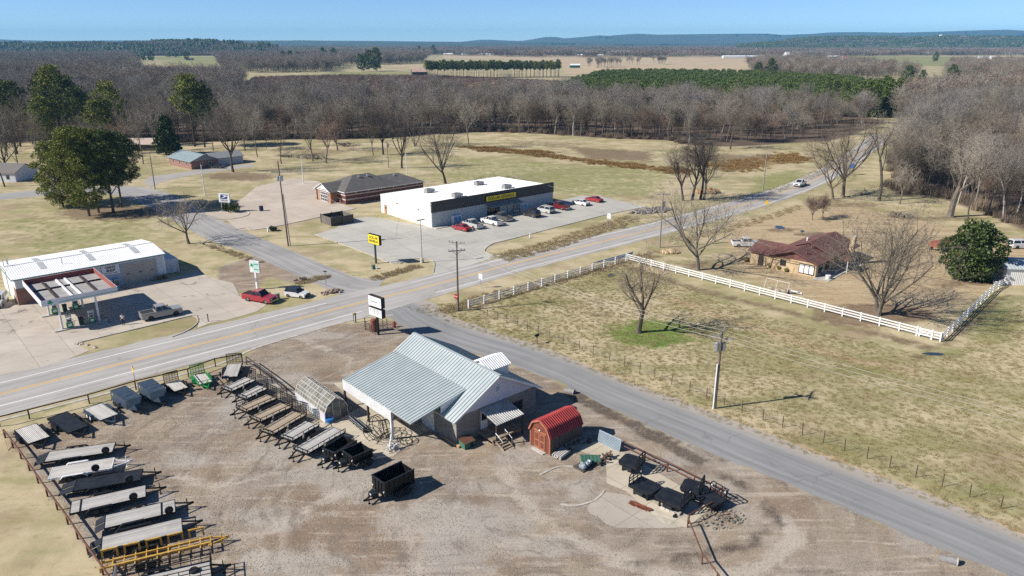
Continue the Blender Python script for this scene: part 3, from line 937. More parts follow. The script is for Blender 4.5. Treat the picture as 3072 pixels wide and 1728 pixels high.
def ribs(A_, B_, C_, D_, n, w=.07, h=.05):
 """raised ribs from edge A-B up to edge D-C"""
 A_, B_, C_, D_ = map(Vector, (A_, B_, C_, D_))
 nm = (B_ - A_).cross(D_ - A_).normalized()
 nm = nm if nm.z > 0 else -nm
 e = (B_ - A_).normalized() * w / 2
 q = MB()
 for i in range(n):
  t_ = (i + .5) / n
  p, r = A_.lerp(B_, t_), D_.lerp(C_, t_)
  q.add([p - e, p + e, r + e, r - e, p - e * .5 + nm * h, p + e * .5 + nm * h, r + e * .5 + nm * h, r - e * .5 + nm * h], [(4, 5, 6, 7), (0, 1, 5, 4), (1, 2, 6, 5), (2, 3, 7, 6), (3, 0, 4, 7)])
 return q


q = ribs(a, bb, c, d, 34, .07, .05)
q2 = ribs(a2, b2, c2, d2, 34, .07, .05)
q.add(q2.v, q2.f)
q.build('roof_rib', m_rib, main)
MB().beam((5.6, -.47, 6.45), (5.6, 15.77, 6.45), .36, .06).build('ridge_cap', m_roofmetal, main)
for x in (-.6, 11.8):
 for y in (-.47, 15.78):
  MB().beam((x, y, zl - .09), (5.6, y, 6.33), .06, .2).build('barge_board', MT['white'], o)
# low carport roof
zc, ze = 4.93, 3.42
a, bb, c, d = (-4.4, 1.75, ze), (-4.4, 15.6, ze), (2.75, 15.6, zc), (2.75, 1.75, zc)
lo = MB()
lo.add([a, bb, c, d, *(tuple(Vector(q_) - Vector((0, 0, .12))) for q_ in (a, bb, c, d))], [(0, 1, 2, 3), (7, 6, 5, 4), (0, 4, 5, 1), (1, 5, 6, 2), (2, 6, 7, 3), (3, 7, 4, 0)])
lo = lo.build('carport_roof', m_roofmetal, o)
ribs(a, bb, c, d, 30, .07, .05).build('roof_rib', m_rib, lo)
b = MB()
for i in range(44):
 y = 5.4 + i * (15.6 - 5.4) / 44
 b.box(-4.46, -4.4 if i % 2 else -4.43, y, y + .16, ze - 1.25, ze - .02)
b.box(-4.4, -4.37, 5.4, 15.6, ze - 1.25, ze - .02)
b.build('curtain_panel', MT['white'], o)
b = MB().prism([(-.6, 1.8, zl + .05), (2.7, 1.8, zc - .12), (-.6, 1.8, 4.1)], (0, .06, 0))
b.build('end_panel', m_clad, o)
for y in (5.45, 10.4, 15.5):
 b = MB().box(-4.4, -4.2, y - .1, y + .1, 0, ze - .15)
 if y < 6:
  b.box(-4.52, -4.4, y - .12, y + .1, 0, ze - .1)
 b.build('post', MT['steel_dk'] if y > 6 else MT['white'], o)
b = MB()
b.beam((-4.3, 1.9, ze - .22), (-4.3, 15.5, ze - .22), .15, .2)
b.beam((-4.25, 5.4, 2.3), (-4.25, 3.6, ze - .2), .12)
for i in range(7):
 b.beam((-4.3, 2.2 + i * 2.2, ze - .2), (-.1, 2.2 + i * 2.2, 4.15), .1, .16)
b.build('carport_beam', MT['steel_dk'], o)
MB().box(-.07, .0, 3.95, 6.2, 0, 2.6).build('roller_door', m_garwhite, o)
MB().box(-.06, 0, 8.2, 9.2, 0, 2.1).build('side_door', MT['white'], o)
w = MB().box(5.25, 5.95, -.06, -.02, 4.35, 5.15).build('attic_window', MT['white'], o)
MB().box(5.33, 5.87, -.075, -.055, 4.43, 5.07).build('pane', m_lblue, w)
d_ = MB().box(3.2, 4.12, -.07, 0, .7, 2.8).build('front_door', MT['white'], o)
MB().box(3.3, 4.0, -.085, -.068, 1.7, 2.6).build('pane', MT['glass'], d_)
MB().box(4.02, 4.06, -.13, -.06, 1.6, 1.7).build('handle', MT['chrome'], d_)
w = MB().box(7.4, 9.2, -.05, 0, 1.1, 2.3).build('window', m_soffit, o)
MB().box(7.5, 9.1, -.07, -.048, 1.2, 2.2).build('pane', MT['glass'], w)
# cupola
cu = MB().box(6.25, 9.2, 2.35, 5.1, 4.2, 5.95)
cu.prism([(9.18, 2.37, 5.95), (9.18, 5.08, 5.95), (9.18, 3.72, 6.5)], (-2.9, 0, 0))
cu = cu.build('cupola', m_clad, o)
b = MB()
b.ribbed((6.05, 2.05, 5.86), (9.5, 2.05, 5.86), (9.5, 3.72, 6.62), (6.05, 3.72, 6.62), 12, .05, .4)
b.ribbed((6.05, 5.4, 5.86), (9.5, 5.4, 5.86), (9.5, 3.72, 6.62), (6.05, 3.72, 6.62), 12, .05, .4)
b.build('cupola_roof', m_roofgreyw, cu)
# front porch
b = MB().ribbed((3.0, -2.95, 2.45), (6.85, -2.95, 2.45), (6.85, .0, 3.12), (3.0, .0, 3.12), 14, .07, .45)
b.build('porch_roof', M('porch_tin', (.52, .52, .5), (.4, .4, .38), 1, .4, .3), o)
for x in (3.1, 6.7):
 MB().box(x - .07, x + .07, -2.85, -2.71, 0, 2.5).build('porch_post', MT['steel_dk'], o)
b = MB().box(2.6, 6.8, -2.7, 0, .55, .7)
for x in (2.8, 4.6, 6.5):
 b.box(x, x + .15, -2.6, -2.45, 0, .55)
b.build('porch_floor', m_stain, o)
b = MB()
for i in range(4):
 b.box(2.98, 4.25, -2.74 - .32 * (i + 1), -2.74 - .32 * i + .02, .5 - .15 * i, .55 - .15 * i)
for x in (2.95, 4.22):
 b.beam((x, -2.75, .5), (x, -4.1, .0), .06, .28)
b.build('step', m_stain, o)
b = MB()
for x in (2.98, 4.25):
 b.tube([(x, -2.8, .7), (x, -2.8, 1.5), (x, -3.9, .95), (x, -3.9, .1)], .035)
b.build('handrail', MT['galv'], o)
# things round the office
t_ = thing('green_crate', 'green plywood crate with rusty top beside the office wall', 'crate', at_vec(W('E', 650, 880)), ANG)
b = MB().box(-.68, .66, -.48, .5, .05, .72)
b.build('crate_box', MT['dkgreen'], t_)
MB().add([(-.75, -.55, .66), (.72, -.55, .66), (.72, .56, .86), (-.75, .56, .86), (-.75, -.55, .7), (.72, -.55, .7), (.72, .56, .9), (-.75, .56, .9)],
         [(0, 3, 2, 1), (4, 5, 6, 7), (0, 1, 5, 4), (1, 2, 6, 5), (2, 3, 7, 6), (3, 0, 4, 7)]).build('lid', MT['rust'], t_)
MB().box(.05, .45, -.5, -.485, .1, .55).build('opening', MT['black'], t_)
for i, (p, ln) in enumerate(((W('E', 430, 810), 2.6), (W('E', 480, 850), 2.3))):
 t_ = thing('timber_plank', ('longer' if i == 0 else 'shorter') + ' of two raw orange timber boards lying along the office wall', 'plank', at_vec(p), ANG + R(90), 'boards by the office wall')
 MB().box(-ln / 2, ln / 2, -.13, .13, .02, .14 + .1 * i).build('board', MT['lumber'], t_)

# ---- greenhouse ------------------------------------------------------------------
o = thing('greenhouse', 'barn shaped greenhouse of small panes on white base walls between the trailers and the office', 'greenhouse', at_vec(W('F', 1805, 1230)), ANG)
m_pane = NT('hazy_glazing')
f_ = m_pane.ramp(m_pane.noise(1.2, None, 5), .35, .65)
m_pane = m_pane.out(m_pane.mix(f_, (.13, .125, .1), (.24, .235, .2)), .3, 0, .5)
w_, l_ = 2.85, 7.2
b = MB().box(0, .08, 0, l_, 0, 1.15).box(w_ - .08, w_, 0, l_, 0, 1.15).box(.08, w_ - .08, l_ - .08, l_, 0, 1.15)
b.build('base_wall', m_siding, o)
prof = [(0, 1.15), (.42, 2.0), (w_ / 2, 2.66), (w_ - .42, 2.0), (w_, 1.15)]
b = MB()
for (x0, z0), (x1, z1) in zip(prof, prof[1:]):
 b.quad((x0, 0, z0), (x0, l_, z0), (x1, l_, z1), (x1, 0, z1))
b.ngon([(x, l_, z) for x, z in prof])
b.build('glazing', m_pane, o)
b = MB()
for i in range(13):
 y = i * l_ / 12
 for (x0, z0), (x1, z1) in zip(prof, prof[1:]):
  b.beam((x0, y, z0), (x1, y, z1), .05 if i % 3 else .08)
for x, z in prof + [(.21, 1.58), (w_ - .21, 1.58), (.92, 2.33), (w_ - .92, 2.33)]:
 b.beam((x, 0, z), (x, l_, z), .06)
b.build('glazing_bar', M('aged_white_frame', (.55, .52, .46), (.45, .42, .36), 3, .7), o)
b = MB().prism([(x, .02, z) for x, z in ([(0, 0)] + prof + [(w_, 0)])], (0, .06, 0))
b.build('end_wall', M('grey_end_wall', (.17, .165, .15), (.13, .125, .11), 1, .8), o)
MB().box(1.0, 1.85, -.03, .02, 0, 2.05).build('door', m_pane, o)
for x0, x1 in ((.25, .85), (2.0, 2.55)):
 MB().box(x0, x1, -.02, .02, 1.15, 1.85).build('window', m_pane, o)
b = MB()
for x in (.97, 1.88):
 b.beam((x, -.03, 0), (x, -.03, 2.3), .06)
for (x0, z0), (x1, z1) in zip(prof, prof[1:]):
 b.beam((x0, -.01, z0), (x1, -.01, z1), .09)
b.build('end_frame', M('aged_white_frame', (.5, .5, .5)), o)
t_ = thing('blue_tub', 'bright blue plastic tub beside the greenhouse door', 'tub', at_vec(W('F', 1875, 1215)), 0)
b = MB().cyl((0, 0, 0), (0, 0, .5), .36, .46, 12)
b.build('tub', MT['blue'], t_)
MB().tube([(.47 * math.cos(i * .52), .47 * math.sin(i * .52), .5) for i in range(12)], .035, 6, True).build('rim', MT['blue'], t_)
MB().tube([(-.46, 0, .5), (-.3, 0, .75), (.3, 0, .75), (.46, 0, .5)], .02).build('handle', MT['white'], t_)

# ---- red barn shed -----------------------------------------------------------------
o = thing('storage_shed', 'red barn style storage shed with ribbed red gambrel roof', 'shed', at_vec(W('E', 1655, 995)), ANG)
Wd, Ld = 2.95, 4.6
prof = [(-.12, 1.95), (.4, 2.95), (Wd / 2, 3.5), (Wd - .4, 2.95), (Wd + .12, 1.95)]
m_shedside = mat_planks('shed_side_boards', (.12, .095, .08), (.09, .07, .06), .2, .015, 0)
b = MB().box(0, Ld, 0, .06, .1, 2.05).box(0, Ld, Wd - .06, Wd, .1, 2.05).box(Ld - .06, Ld, .06, Wd - .06, .1, 2.05)
b.build('side_wall', m_shedside, o)
b = MB().prism([(0, y, z) for y, z in ([(0, .1)] + [(0, 2.0), (.42, 2.88), (Wd / 2, 3.43), (Wd - .42, 2.88), (Wd, 2.0)] + [(Wd, .1)])], (-.06, 0, 0))
b.build('front_wall', MT['wood_red'], o)
m_rr = M('red_roofing', (.36, .05, .05), (.28, .04, .04), 1, .45, .05)
b = MB()
for (y0, z0), (y1, z1) in zip(prof, prof[1:]):
 up = z1 > z0
 lo_, hi_ = ((y0, z0), (y1, z1)) if up else ((y1, z1), (y0, z0))
 b.ribbed((-.2, lo_[0], lo_[1]), (Ld + .1, lo_[0], lo_[1]), (Ld + .1, hi_[0], hi_[1]), (-.2, hi_[0], hi_[1]), 17, .09, .4)
b.build('roof', m_rr, o)
for y0 in (.72, 1.5):
 dd = MB().box(-.11, -.06, y0, y0 + .75, .2, 2.0).build('door', MT['wood_red'], o)
 q = MB()
 for z in (.25, 1.05, 1.9):
  q.box(-.14, -.11, y0 + .02, y0 + .73, z, z + .1)
 for y in (y0 + .02, y0 + .63):
  q.box(-.138, -.11, y, y + .1, .25, 2.0)
 q.build('door_brace', M('faded_red_trim', (.42, .16, .09), (.34, .12, .07), 3, .8), dd)
b = MB()
for (y0, z0), (y1, z1) in zip(prof, prof[1:]):
 b.beam((-.22, y0, z0 - .06), (-.22, y1, z1 - .06), .05, .16)
for y in (.03, Wd - .03):
 b.box(-.1, -.06, y - .06, y + .06, .1, 2.2)
b.box(-.1, -.06, .6, 2.4, 2.06, 2.2)
b.build('trim', M('faded_red_trim', (.4, .15, .09)), o)
MB().box(.05, Ld - .05, .05, Wd - .05, 0, .1).build('skid', MT['wood_dk'], o)
MB().ball((-.16, 1.48, 2.32), .07, .1, .09).build('lamp', MT['lamp'], o)

# ---- discount store -----------------------------------------------------------------
o = thing('store_building', 'long store with white ribbed metal roof, charcoal parapet and yellow sign over its entrance', 'building', at_vec(DGO), DGA)
LX, LY = 37.4, 21.3
b = MB().box(-.45, 0, 0, LY, 0, 4.55)
b.prism([(-.45, 0, 4.55), (-.45, LY, 4.55), (-.45, 0, 5.1)], (.45, 0, 0))
b.build('side_wall', m_clad, o)
MB().box(-.45, LX, LY, LY + .3, 0, 4.55).box(LX - .3, LX, .3, LY, 0, 4.5).build('rear_wall', m_clad, o)
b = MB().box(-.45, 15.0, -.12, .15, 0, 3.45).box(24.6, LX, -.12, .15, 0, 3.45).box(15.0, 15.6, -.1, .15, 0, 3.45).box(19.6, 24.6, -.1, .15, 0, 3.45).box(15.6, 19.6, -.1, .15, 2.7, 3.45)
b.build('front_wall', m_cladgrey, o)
MB().box(-.5, LX + .05, -.3, .2, 3.45, 5.8).build('parapet', m_band, o)
MB().box(-.55, LX + .1, -.34, .24, 5.8, 5.9).build('parapet_cap', M('black_coping', (.03, .03, .03)), o)
b = MB().ribbed((-.6, LY + .4, 4.5), (LX, LY + .4, 4.5), (LX, .2, 5.2), (-.6, .2, 5.2), 60, .06, .3)
rf = b.build('roof', m_roofwhite, o)
b = MB()
for i in range(26):
 b.box(-.6, LX, .6 + i * .83, .63 + i * .83, 5.2 - (.6 + i * .83) * .033 - .02, 5.2 - (.6 + i * .83) * .033 + .012)
b.build('seam', m_roofgreyw, rf)
# entrance recess: dark glazed shopfront set back under an awning
e = MB().box(15.6, 19.6, .1, .16, .35, 2.7).build('shopfront_glazing', MT['glass'], o)
b = MB()
for x in (15.62, 16.9, 17.6, 18.3, 19.55):
 b.box(x, x + .06, .0, .14, 0, 2.7)
b.box(15.6, 19.6, .0, .14, 2.1, 2.18).box(15.6, 19.6, .0, .12, 0, .35)
b.build('shopfront_frame', m_ink, e)
MB().add([(15.1, -2.2, 2.75), (25.4, -2.2, 2.75), (25.4, -.12, 3.3), (15.1, -.12, 3.3), (15.1, -2.2, 2.65), (25.4, -2.2, 2.65), (25.4, -.12, 3.2), (15.1, -.12, 3.2)],
         [(4, 7, 6, 5), (0, 1, 2, 3), (0, 4, 5, 1), (1, 5, 6, 2), (2, 6, 7, 3), (3, 7, 4, 0)]).build('awning', M('awning_metal', (.3, .3, .28), (.24, .24, .22), 1, .5), o)
for x in (20.3, 22.3, 24.4):
 MB().cyl((x, -2.0, 0), (x, -2.0, 2.7), .06).build('awning_post', m_ink, o)
sg = MB().box(14.9, 24.4, -.55, -.3, 3.9, 5.25).build('sign', m_ink, o)
MB().box(15.0, 24.3, -.58, -.55, 4.0, 5.15).build('sign_face', m_yel, sg)
text('DOLLAR GENERAL', 1.02, m_ink, sg, (19.65, -.59, 4.56), (R(90), 0, 0), sx=.98, bold=.012)
dd = MB().box(-.52, -.45, 18.9, 20.0, 0, 2.2).build('side_door', m_door, o)
MB().box(-.535, -.52, 19.2, 19.6, 1.2, 1.7).build('pane', MT['glass'], dd)
for x, y in ((9.8, 4.2), (24.4, 14.2), (25.9, 4.9), (9.0, 14.4)):
 z = 5.2 - y * .033
 ac = MB().box(x - 1.0, x + 1.0, y - .7, y + .7, z + .1, z + 1.0).box(x - 1.15, x + 1.15, y - .85, y + .85, z, z + .12).build('rooftop_unit', M('rooftop_unit_metal', (.36, .36, .34), (.28, .28, .27), 2, .5, .3), o)
 MB().prism([(x + 1.0, y - .5, z + .3), (x + 1.6, y - .5, z + .9), (x + 1.6, y - .5, z + .3)], (0, 1, 0)).build('vent_hood', MT['galv'], ac)
 MB().cyl((x - .3, y, z + 1.0), (x - .3, y, z + 1.06), .4, n=14).build('fan', MT['black'], ac)
for x, y in ((2.5, 1.2), (6.2, 2.3), (21, 2.5), (22, 2.2), (35, .9), (12, 8)):
 z = 5.2 - y * .033
 MB().cyl((x, y, z), (x, y, z + .45), .07).build('roof_pipe', MT['white'], o)
for y in (5, 14):
 MB().box(-.56, -.45, y, y + .3, 3.25, 3.5).build('wall_lamp', MT['black'], o)
MB().box(-.5, LX, -1.75, -.12, 0, .15).build('front_walk', MT['conc'], o)
for nm, x, lb in (('ice_freezer', 4.9, 'left-hand white and blue ice freezer beside the red sedan'), ('ice_freezer', 25.4, 'blue and white ice freezer right of the store entrance')):
 P = DGO + du * x + dv * -.62
 t_ = thing(nm, lb, 'freezer', (P.x, P.y, .15), DGA, 'ice freezers by the store wall')
 MB().box(0, 2.3, -.45, .45, .05, 1.95).build('cabinet', MT['white'], t_)
 for q in (0, 1):
  f_ = MB().box(.1 + 1.1 * q, 1.08 + 1.1 * q, -.5, -.45, .2, 1.8).build('door', m_lblue, t_)
  MB().box(.2 + 1.1 * q, .95 + 1.1 * q, -.51, -.5, .9, 1.6).build('panel', M('ice_blue', (.1, .3, .62)), f_)
P = DGO + du * 23.2 + dv * -.75
t_ = thing('gas_cage', 'low steel cage of gas bottles between the entrance posts and the ice freezer', 'cage', (P.x, P.y, .15), DGA)
b = MB()
for x in (0, .9, 1.8):
 for y in (-.4, .4):
  b.box(x - .02, x + .02, y - .02, y + .02, 0, 1.6)
for z in (.05, .8, 1.58):
 for y in (-.4, .4):
  b.box(-.02, 1.82, y - .02, y + .02, z, z + .04)
b.build('frame', M('cage_yellow', (.4, .3, .1)), t_)
for i in range(4):
 MB().cyl((.25 + .44 * i, 0, .1), (.25 + .44 * i, 0, .6), .16, .15, 10).build('gas_bottle', MT['white'], t_)

# dumpster enclosure
o = thing('dumpster_enclosure', 'weathered board fence enclosure open at the top beside the store lot', 'fence', at_vec(W('B1', 760, 835)), R(41))
for nm, bx in (('board_panel', (0, .08, 0, 5.0, 0, 1.95)), ('board_panel', (0, 5.6, -.04, .04, 0, 1.95)), ('board_panel', (5.55, 5.63, 0, 5.0, 0, 1.95)), ('board_panel', (0, 5.6, 4.96, 5.04, 0, 1.95))):
 m = MT['wood_dk'] if bx[1] - bx[0] > 1 else mat_planks('fence_side_boards', (.2, .18, .16), (.13, .115, .1), .15, .02, 1)
 MB().box(*bx).build(nm, m, o)
for x, y in ((0, 0), (2.8, 0), (5.6, 0), (0, 5), (5.6, 5), (2.8, 5)):
 MB().box(x - .08, x + .08, y - .08, y + .08, 0, 2.1).build('post', MT['steel_dk'], o)
c_ = W('B1', 760, 835) + U * 2.8 + V * 2.6
o = thing('dumpster', 'dark green waste container inside the board enclosure', 'dumpster', at_vec(c_), R(41))
MB().prism([(-1.0, -.9, .15), (1.0, -.9, .15), (1.05, .9, .15), (-1.05, .9, .15)], (0, 0, 1.2)).build('bin', MT['dkgreen'], o)
MB().box(-1.05, 1.05, -.95, .95, 1.35, 1.42).build('lid', MT['black'], o)

# ---- post office ------------------------------------------------------------------
o = thing('post_office', 'long red brick building with grey hipped roof and gabled glass entrance', 'building', at_vec(W('B1', 905, 617)), R(41))
b = MB().box(0, 24.2, 0, 12.6, 0, 3.2)
b.build('wall', m_redbrick, o)
b = MB()
for z in (1.05, 2.2):
 b.box(-.03, 24.23, -.03, 12.63, z, z + .3)
b.build('stone_band', M('pale_stone_band', (.5, .42, .38), (.42, .36, .32), 2, .9), o)
rf = MB()
e0, e1, f0, f1, z0 = -.45, 24.6, -.45, 13.05, 3.2


def hip(b, x0, x1, y0, y1, z0, rx0, rx1, ry, zr):
 vs = [(x0, y0, z0), (x1, y0, z0), (x1, y1, z0), (x0, y1, z0), (rx0, ry, zr), (rx1, ry, zr)]
 b.add(vs, [(0, 1, 5, 4), (1, 2, 5), (2, 3, 4, 5), (3, 0, 4), (0, 3, 2, 1)])


hip(rf, e0, 17.3, f0, f1, z0, 6.0, 10.9, 6.4, 6.25)
hip(rf, 6.0, e1, f0 + .003, f1 - .003, z0 + .003, 12.0, 20.2, 6.3, 5.25)
rf = rf.build('roof', m_shgrey, o)
b = MB().box(e0, e1, f0 - .02, f0 + .02, z0 - .15, z0 + .03).box(e0 - .02, e0 + .02, f0 + .02, f1, z0 - .15, z0 + .03)
b.build('fascia', MT['white'], o)
for x, y, z in ((7.0, 5.0, 5.6), (9.6, 4.9, 5.6), (18.0, 5.0, 4.7)):
 MB().box(x - .2, x + .2, y - .2, y + .2, z, z + .65).build('roof_vent', MT['galv'], rf)
# entrance wing
b = MB().box(-2.2, .0, 4.4, 10.2, 0, 3.2)
b.build('entrance_wall', m_orbrick, o)
b = MB().prism([(-2.65, 3.0, 3.0), (-2.65, 11.4, 3.0), (-2.65, 7.2, 4.75)], (.3, 0, 0))
b.build('entrance_gable', MT['white'], o)
b = MB()
for y in (3.0, 11.4):
 s_ = -1 if y < 7 else 1
 b.add([(-2.95, y + .35 * s_, 2.97), (5.4, y + .35 * s_, 2.97), (5.4, 7.2, 4.95), (-2.95, 7.2, 4.95)], [(0, 1, 2, 3) if s_ < 0 else (3, 2, 1, 0)])
 b.add([(-2.95, y + .35 * s_, 2.87), (5.4, y + .35 * s_, 2.87), (5.4, 7.2, 4.85), (-2.95, 7.2, 4.85)], [(3, 2, 1, 0) if s_ < 0 else (0, 1, 2, 3)])
b.build('entrance_roof', m_shgrey, o)
for y in (2.65, 11.75):
 MB().beam((-2.97, y, 2.92), (-2.97, 7.2, 4.9), .06, .16).build('barge_board', MT['white'], o)
for y in (3.3, 11.1):
 MB().box(-2.6, -2.2, y - .2, y + .2, 0, 3.0).build('column', m_orbrick, o)
g_ = MB().box(-2.28, -2.2, 5.2, 9.2, .1, 2.6).build('entrance_glazing', MT['glass'], o)
b = MB()
for y in (5.2, 6.2, 7.2, 8.2, 9.15):
 b.box(-2.33, -2.28, y - .06, y + .06, .1, 2.6)
for z in (.1, .9, 1.8, 2.5):
 b.box(-2.32, -2.28, 5.2, 9.2, z, z + .1)
b.build('frame', MT['white'], g_)
text('UNITED STATES POST OFFICE', .34, m_ink, o, (-2.67, 7.2, 3.3), (R(90), 0, R(-90)))
for i in range(6):
 MB().box(3 + 3.8 * i, 3.25 + 3.8 * i, -.1, 0, 2.75, 2.95).build('wall_lamp', MT['lamp'], o)
# its sign on the shrub island, emblem and words on a white panel
sp = W('B0', 2275, 690)
o = thing('postal_sign', 'white panel sign with blue eagle emblem rising behind a round shrub', 'sign', at_vec(sp), R(-12))
for x in (-1.0, 1.0):
 MB().box(x - .08, x + .08, -.08, .08, 0, 2.6).build('post', MT['galv'], o)
pn = MB().box(-1.45, 1.45, -.2, .2, 2.45, 4.6).build('panel', MT['white'], o)
MB().prism([(-1.05, -.21, 3.3), (.85, -.21, 3.3), (1.1, -.21, 4.4), (-.85, -.21, 4.4)], (0, -.012, 0)).build('emblem', m_navy, pn)
MB().prism([(-.95, -.225, 3.42), (-.1, -.225, 3.6), (.95, -.225, 4.0), (1.0, -.225, 4.1), (.5, -.225, 4.22), (-.25, -.225, 4.22), (-.45, -.225, 4.12), (.3, -.225, 4.02), (-.2, -.225, 3.75)], (0, -.01, 0)).build('eagle', MT['white'], pn)
text('UNITED STATES\nPOSTAL SERVICE', .25, m_navy, pn, (0, -.215, 2.9), (R(90), 0, 0))

# ---- filling station ----------------------------------------------------------------
GAO, GAA = W('H', 315, 730), R(42)
o = thing('service_garage', 'long white metal garage with low white roof behind the fuel canopy', 'building', at_vec(GAO), GAA)
X1, Y1 = 22.7, 12.5
b = MB().prism([(0, .0, 0), (0, Y1, 0), (0, Y1, 4.3), (0, 6.3, 4.95), (0, 0, 4.3)], (.25, 0, 0))
b.build('gable_wall', m_clad, o)
b = MB().prism([(X1 - .25, .0, 0), (X1 - .25, Y1, 0), (X1 - .25, Y1, 4.3), (X1 - .25, 6.3, 4.95), (X1 - .25, 0, 4.3)], (.25, 0, 0)).box(.25, X1 - .25, Y1 - .2, Y1, 0, 4.3)
b.build('rear_wall', m_clad, o)
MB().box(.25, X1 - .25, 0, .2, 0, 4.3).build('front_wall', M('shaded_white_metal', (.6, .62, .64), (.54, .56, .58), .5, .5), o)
b = MB().box(-.04, 12.4, -.06, 0, 0, 2.7)
b.box(-.06, 0, -.06, 1.8, 0, 2.7)
b.build('brick_front', m_pinkbrick, o)
b = MB().ribbed((-.4, -.5, 4.36), (X1 + .2, -.5, 4.36), (X1 + .2, 6.3, 5.1), (-.4, 6.3, 5.1), 70, .035, .2).ribbed((-.4, Y1 + .4, 4.36), (X1 + .2, Y1 + .4, 4.36), (X1 + .2, 6.3, 5.1), (-.4, 6.3, 5.1), 70, .035, .2)
rf = b.build('roof', m_roofwhite, o)
b = MB()
for x in (4.2, 11.5, 18.6):
 for y0, y1 in ((2.2, 5.6), (7.2, 10.5)):
  za, zb = 5.1 - abs(y0 - 6.3) * .109, 5.1 - abs(y1 - 6.3) * .109
  b.add([(x, y0, za + .05), (x + .9, y0, za + .05), (x + .9, y1, zb + .05), (x, y1, zb + .05)], [(0, 1, 2, 3)])
b.build('skylight', M('fibreglass_skylight', (.52, .53, .52), (.4, .41, .41), 4, .4, stretch=(8, 1, 1)), rf)
MB().box(-.3, X1 + .1, 6.1, 6.5, 5.1, 5.16).build('ridge_cap', m_roofgreyw, rf)
b = MB().box(-.45, X1 + .25, -.6, -.5, 4.22, 4.4).box(-.5, -.42, -.5, Y1 + .4, 4.2, 4.38)
b.build('gutter', m_teal, o)
for p_, q_, r_ in (((-.15, 6.6, 0), (-.15, 6.6, 6.2), .06), ((.6, 8.2, 4.9), (.6, 8.2, 5.9), .12), ((7.5, 3, 4.8), (7.5, 3, 5.8), .07)):
 MB().cyl(p_, q_, r_).build('vent_pipe', MT['galv'], o)
g_ = MB().box(15.6, 21.1, -.06, 0, 0, 3.6).build('garage_door', m_garage, o)
for x in (16.2, 18.2, 20.1):
 MB().box(x, x + .55, -.08, -.06, 1.75, 1.95).build('door_window', MT['glass'], g_)
b = MB().box(15.4, 15.6, -.1, 0, 0, 3.75).box(21.1, 21.3, -.1, 0, 0, 3.75).box(15.6, 21.1, -.1, 0, 3.6, 3.75)
b.build('door_frame', m_lblue, o)
MB().box(13.0, 15.2, -.09, 0, 0, 2.2).build('panel_door', m_lblue, o)
sg = MB().box(12.5, 15.2, -.16, -.08, 2.35, 4.0).build('sign', MT['white'], o)
text("DAN'S\nSHOP", .55, m_ink, sg, (13.85, -.17, 3.3), (R(90), 0, 0), bold=.02)
text('Full Service Station', .27, m_ink, sg, (13.85, -.17, 2.58), (R(90), 0, 0))
text("DAN'S\nSHOP", .75, MT['white'], o, (3.0, -.075, 2.0), (R(90), 0, 0), bold=.02)
w = MB().box(5.5, 9.5, -.09, -.06, .9, 2.3).build('window', m_ink, o)
MB().box(5.6, 9.4, -.1, -.088, 1.0, 2.2).build('pane', MT['glass'], w)
MB().box(4.2, 5.1, -.09, -.06, 0, 2.2).build('door', MT['glass'], o)
for i, (x, m, lb) in enumerate(((13.2, MT['white'], 'white vending box against the pale blue garage panel'), (14.3, m_lblue, 'pale blue vending box next to the white one by the garage door'))):
 P = Matrix.Rotation(GAA, 3, 'Z') @ Vector((x, -.6, 0)) + GAO
 t_ = thing('vending_box', lb, 'machine', (P.x, P.y, .03), GAA, 'boxes by the garage front')
 MB().box(-.42, .42, -.4, .4, .05, 1.5).build('cabinet', m, t_)
 MB().box(-.3, .3, -.42, -.4, .5, 1.3).build('front_panel', MT['glass'], t_)
P = Matrix.Rotation(GAA, 3, 'Z') @ Vector((21.6, -.7, 0)) + GAO
t_ = thing('parts_pile', 'pile of brown boxes and boards at the corner of the garage door', 'pile', (P.x, P.y, .03), GAA)
b = MB()
for i in range(9):
 x, y, h = rnd.uniform(-.6, .6), rnd.uniform(-.4, .3), rnd.uniform(.2, .8)
 b.box(x - .25, x + .25, y - .2, y + .2, 0, h + .01 * i)
b.build('boxes', M('cardboard', (.2, .13, .08), (.12, .08, .06), 2, .9), t_)
P = Matrix.Rotation(GAA, 3, 'Z') @ Vector((22.95, 1.5, 0)) + GAO
o = thing('cargo_container', 'white box container attached to the end of the garage', 'container', (P.x, P.y, 0), GAA)
b = MB().box(0, 2.45, 0, 7.4, .1, 2.6)
b.build('box', m_clad, o)
for x in (.08, 1.25):
 q_ = MB().box(x, x + 1.12, -.05, 0, .2, 2.5).build('door', M('scuffed_white_doors', (.55, .57, .62), (.45, .47, .52), 3, .5), o)
 MB().cyl((x + .95, -.08, .2), (x + .95, -.08, 2.5), .03).build('lock_bar', MT['galv'], q_)
# canopy
o = thing('fuel_canopy', 'white fuel canopy on four columns with its open red framed top and green clover badge', 'canopy', at_vec(GAO), GAA)
x0, x1, y0, y1, za, zb = .55, 10.6, -17.0, -3.8, 4.1, 5.0
m_redf = M('red_primer', (.3, .085, .065), (.24, .065, .055), 2, .7)
b = MB().box(x0, x1, y0, y0 + .05, za, zb).box(x0, x1, y1 - .05, y1, za, zb).box(x0, x0 + .05, y0 + .05, y1 - .05, za, zb).box(x1 - .05, x1, y0 + .05, y1 - .05, za, zb)
b.build('fascia', M('canopy_white', (.68, .7, .73), (.62, .64, .68), .5, .5), o)
b = MB().box(x0 + .05, x1 - .05, y0 + .05, y0 + .12, za, zb - .01).box(x0 + .05, x1 - .05, y1 - .12, y1 - .05, za, zb - .01).box(x0 + .05, x0 + .12, y0 + .12, y1 - .12, za, zb - .01).box(x1 - .12, x1 - .05, y0 + .12, y1 - .12, za, zb - .01)
b.build('fascia_back', m_redf, o)
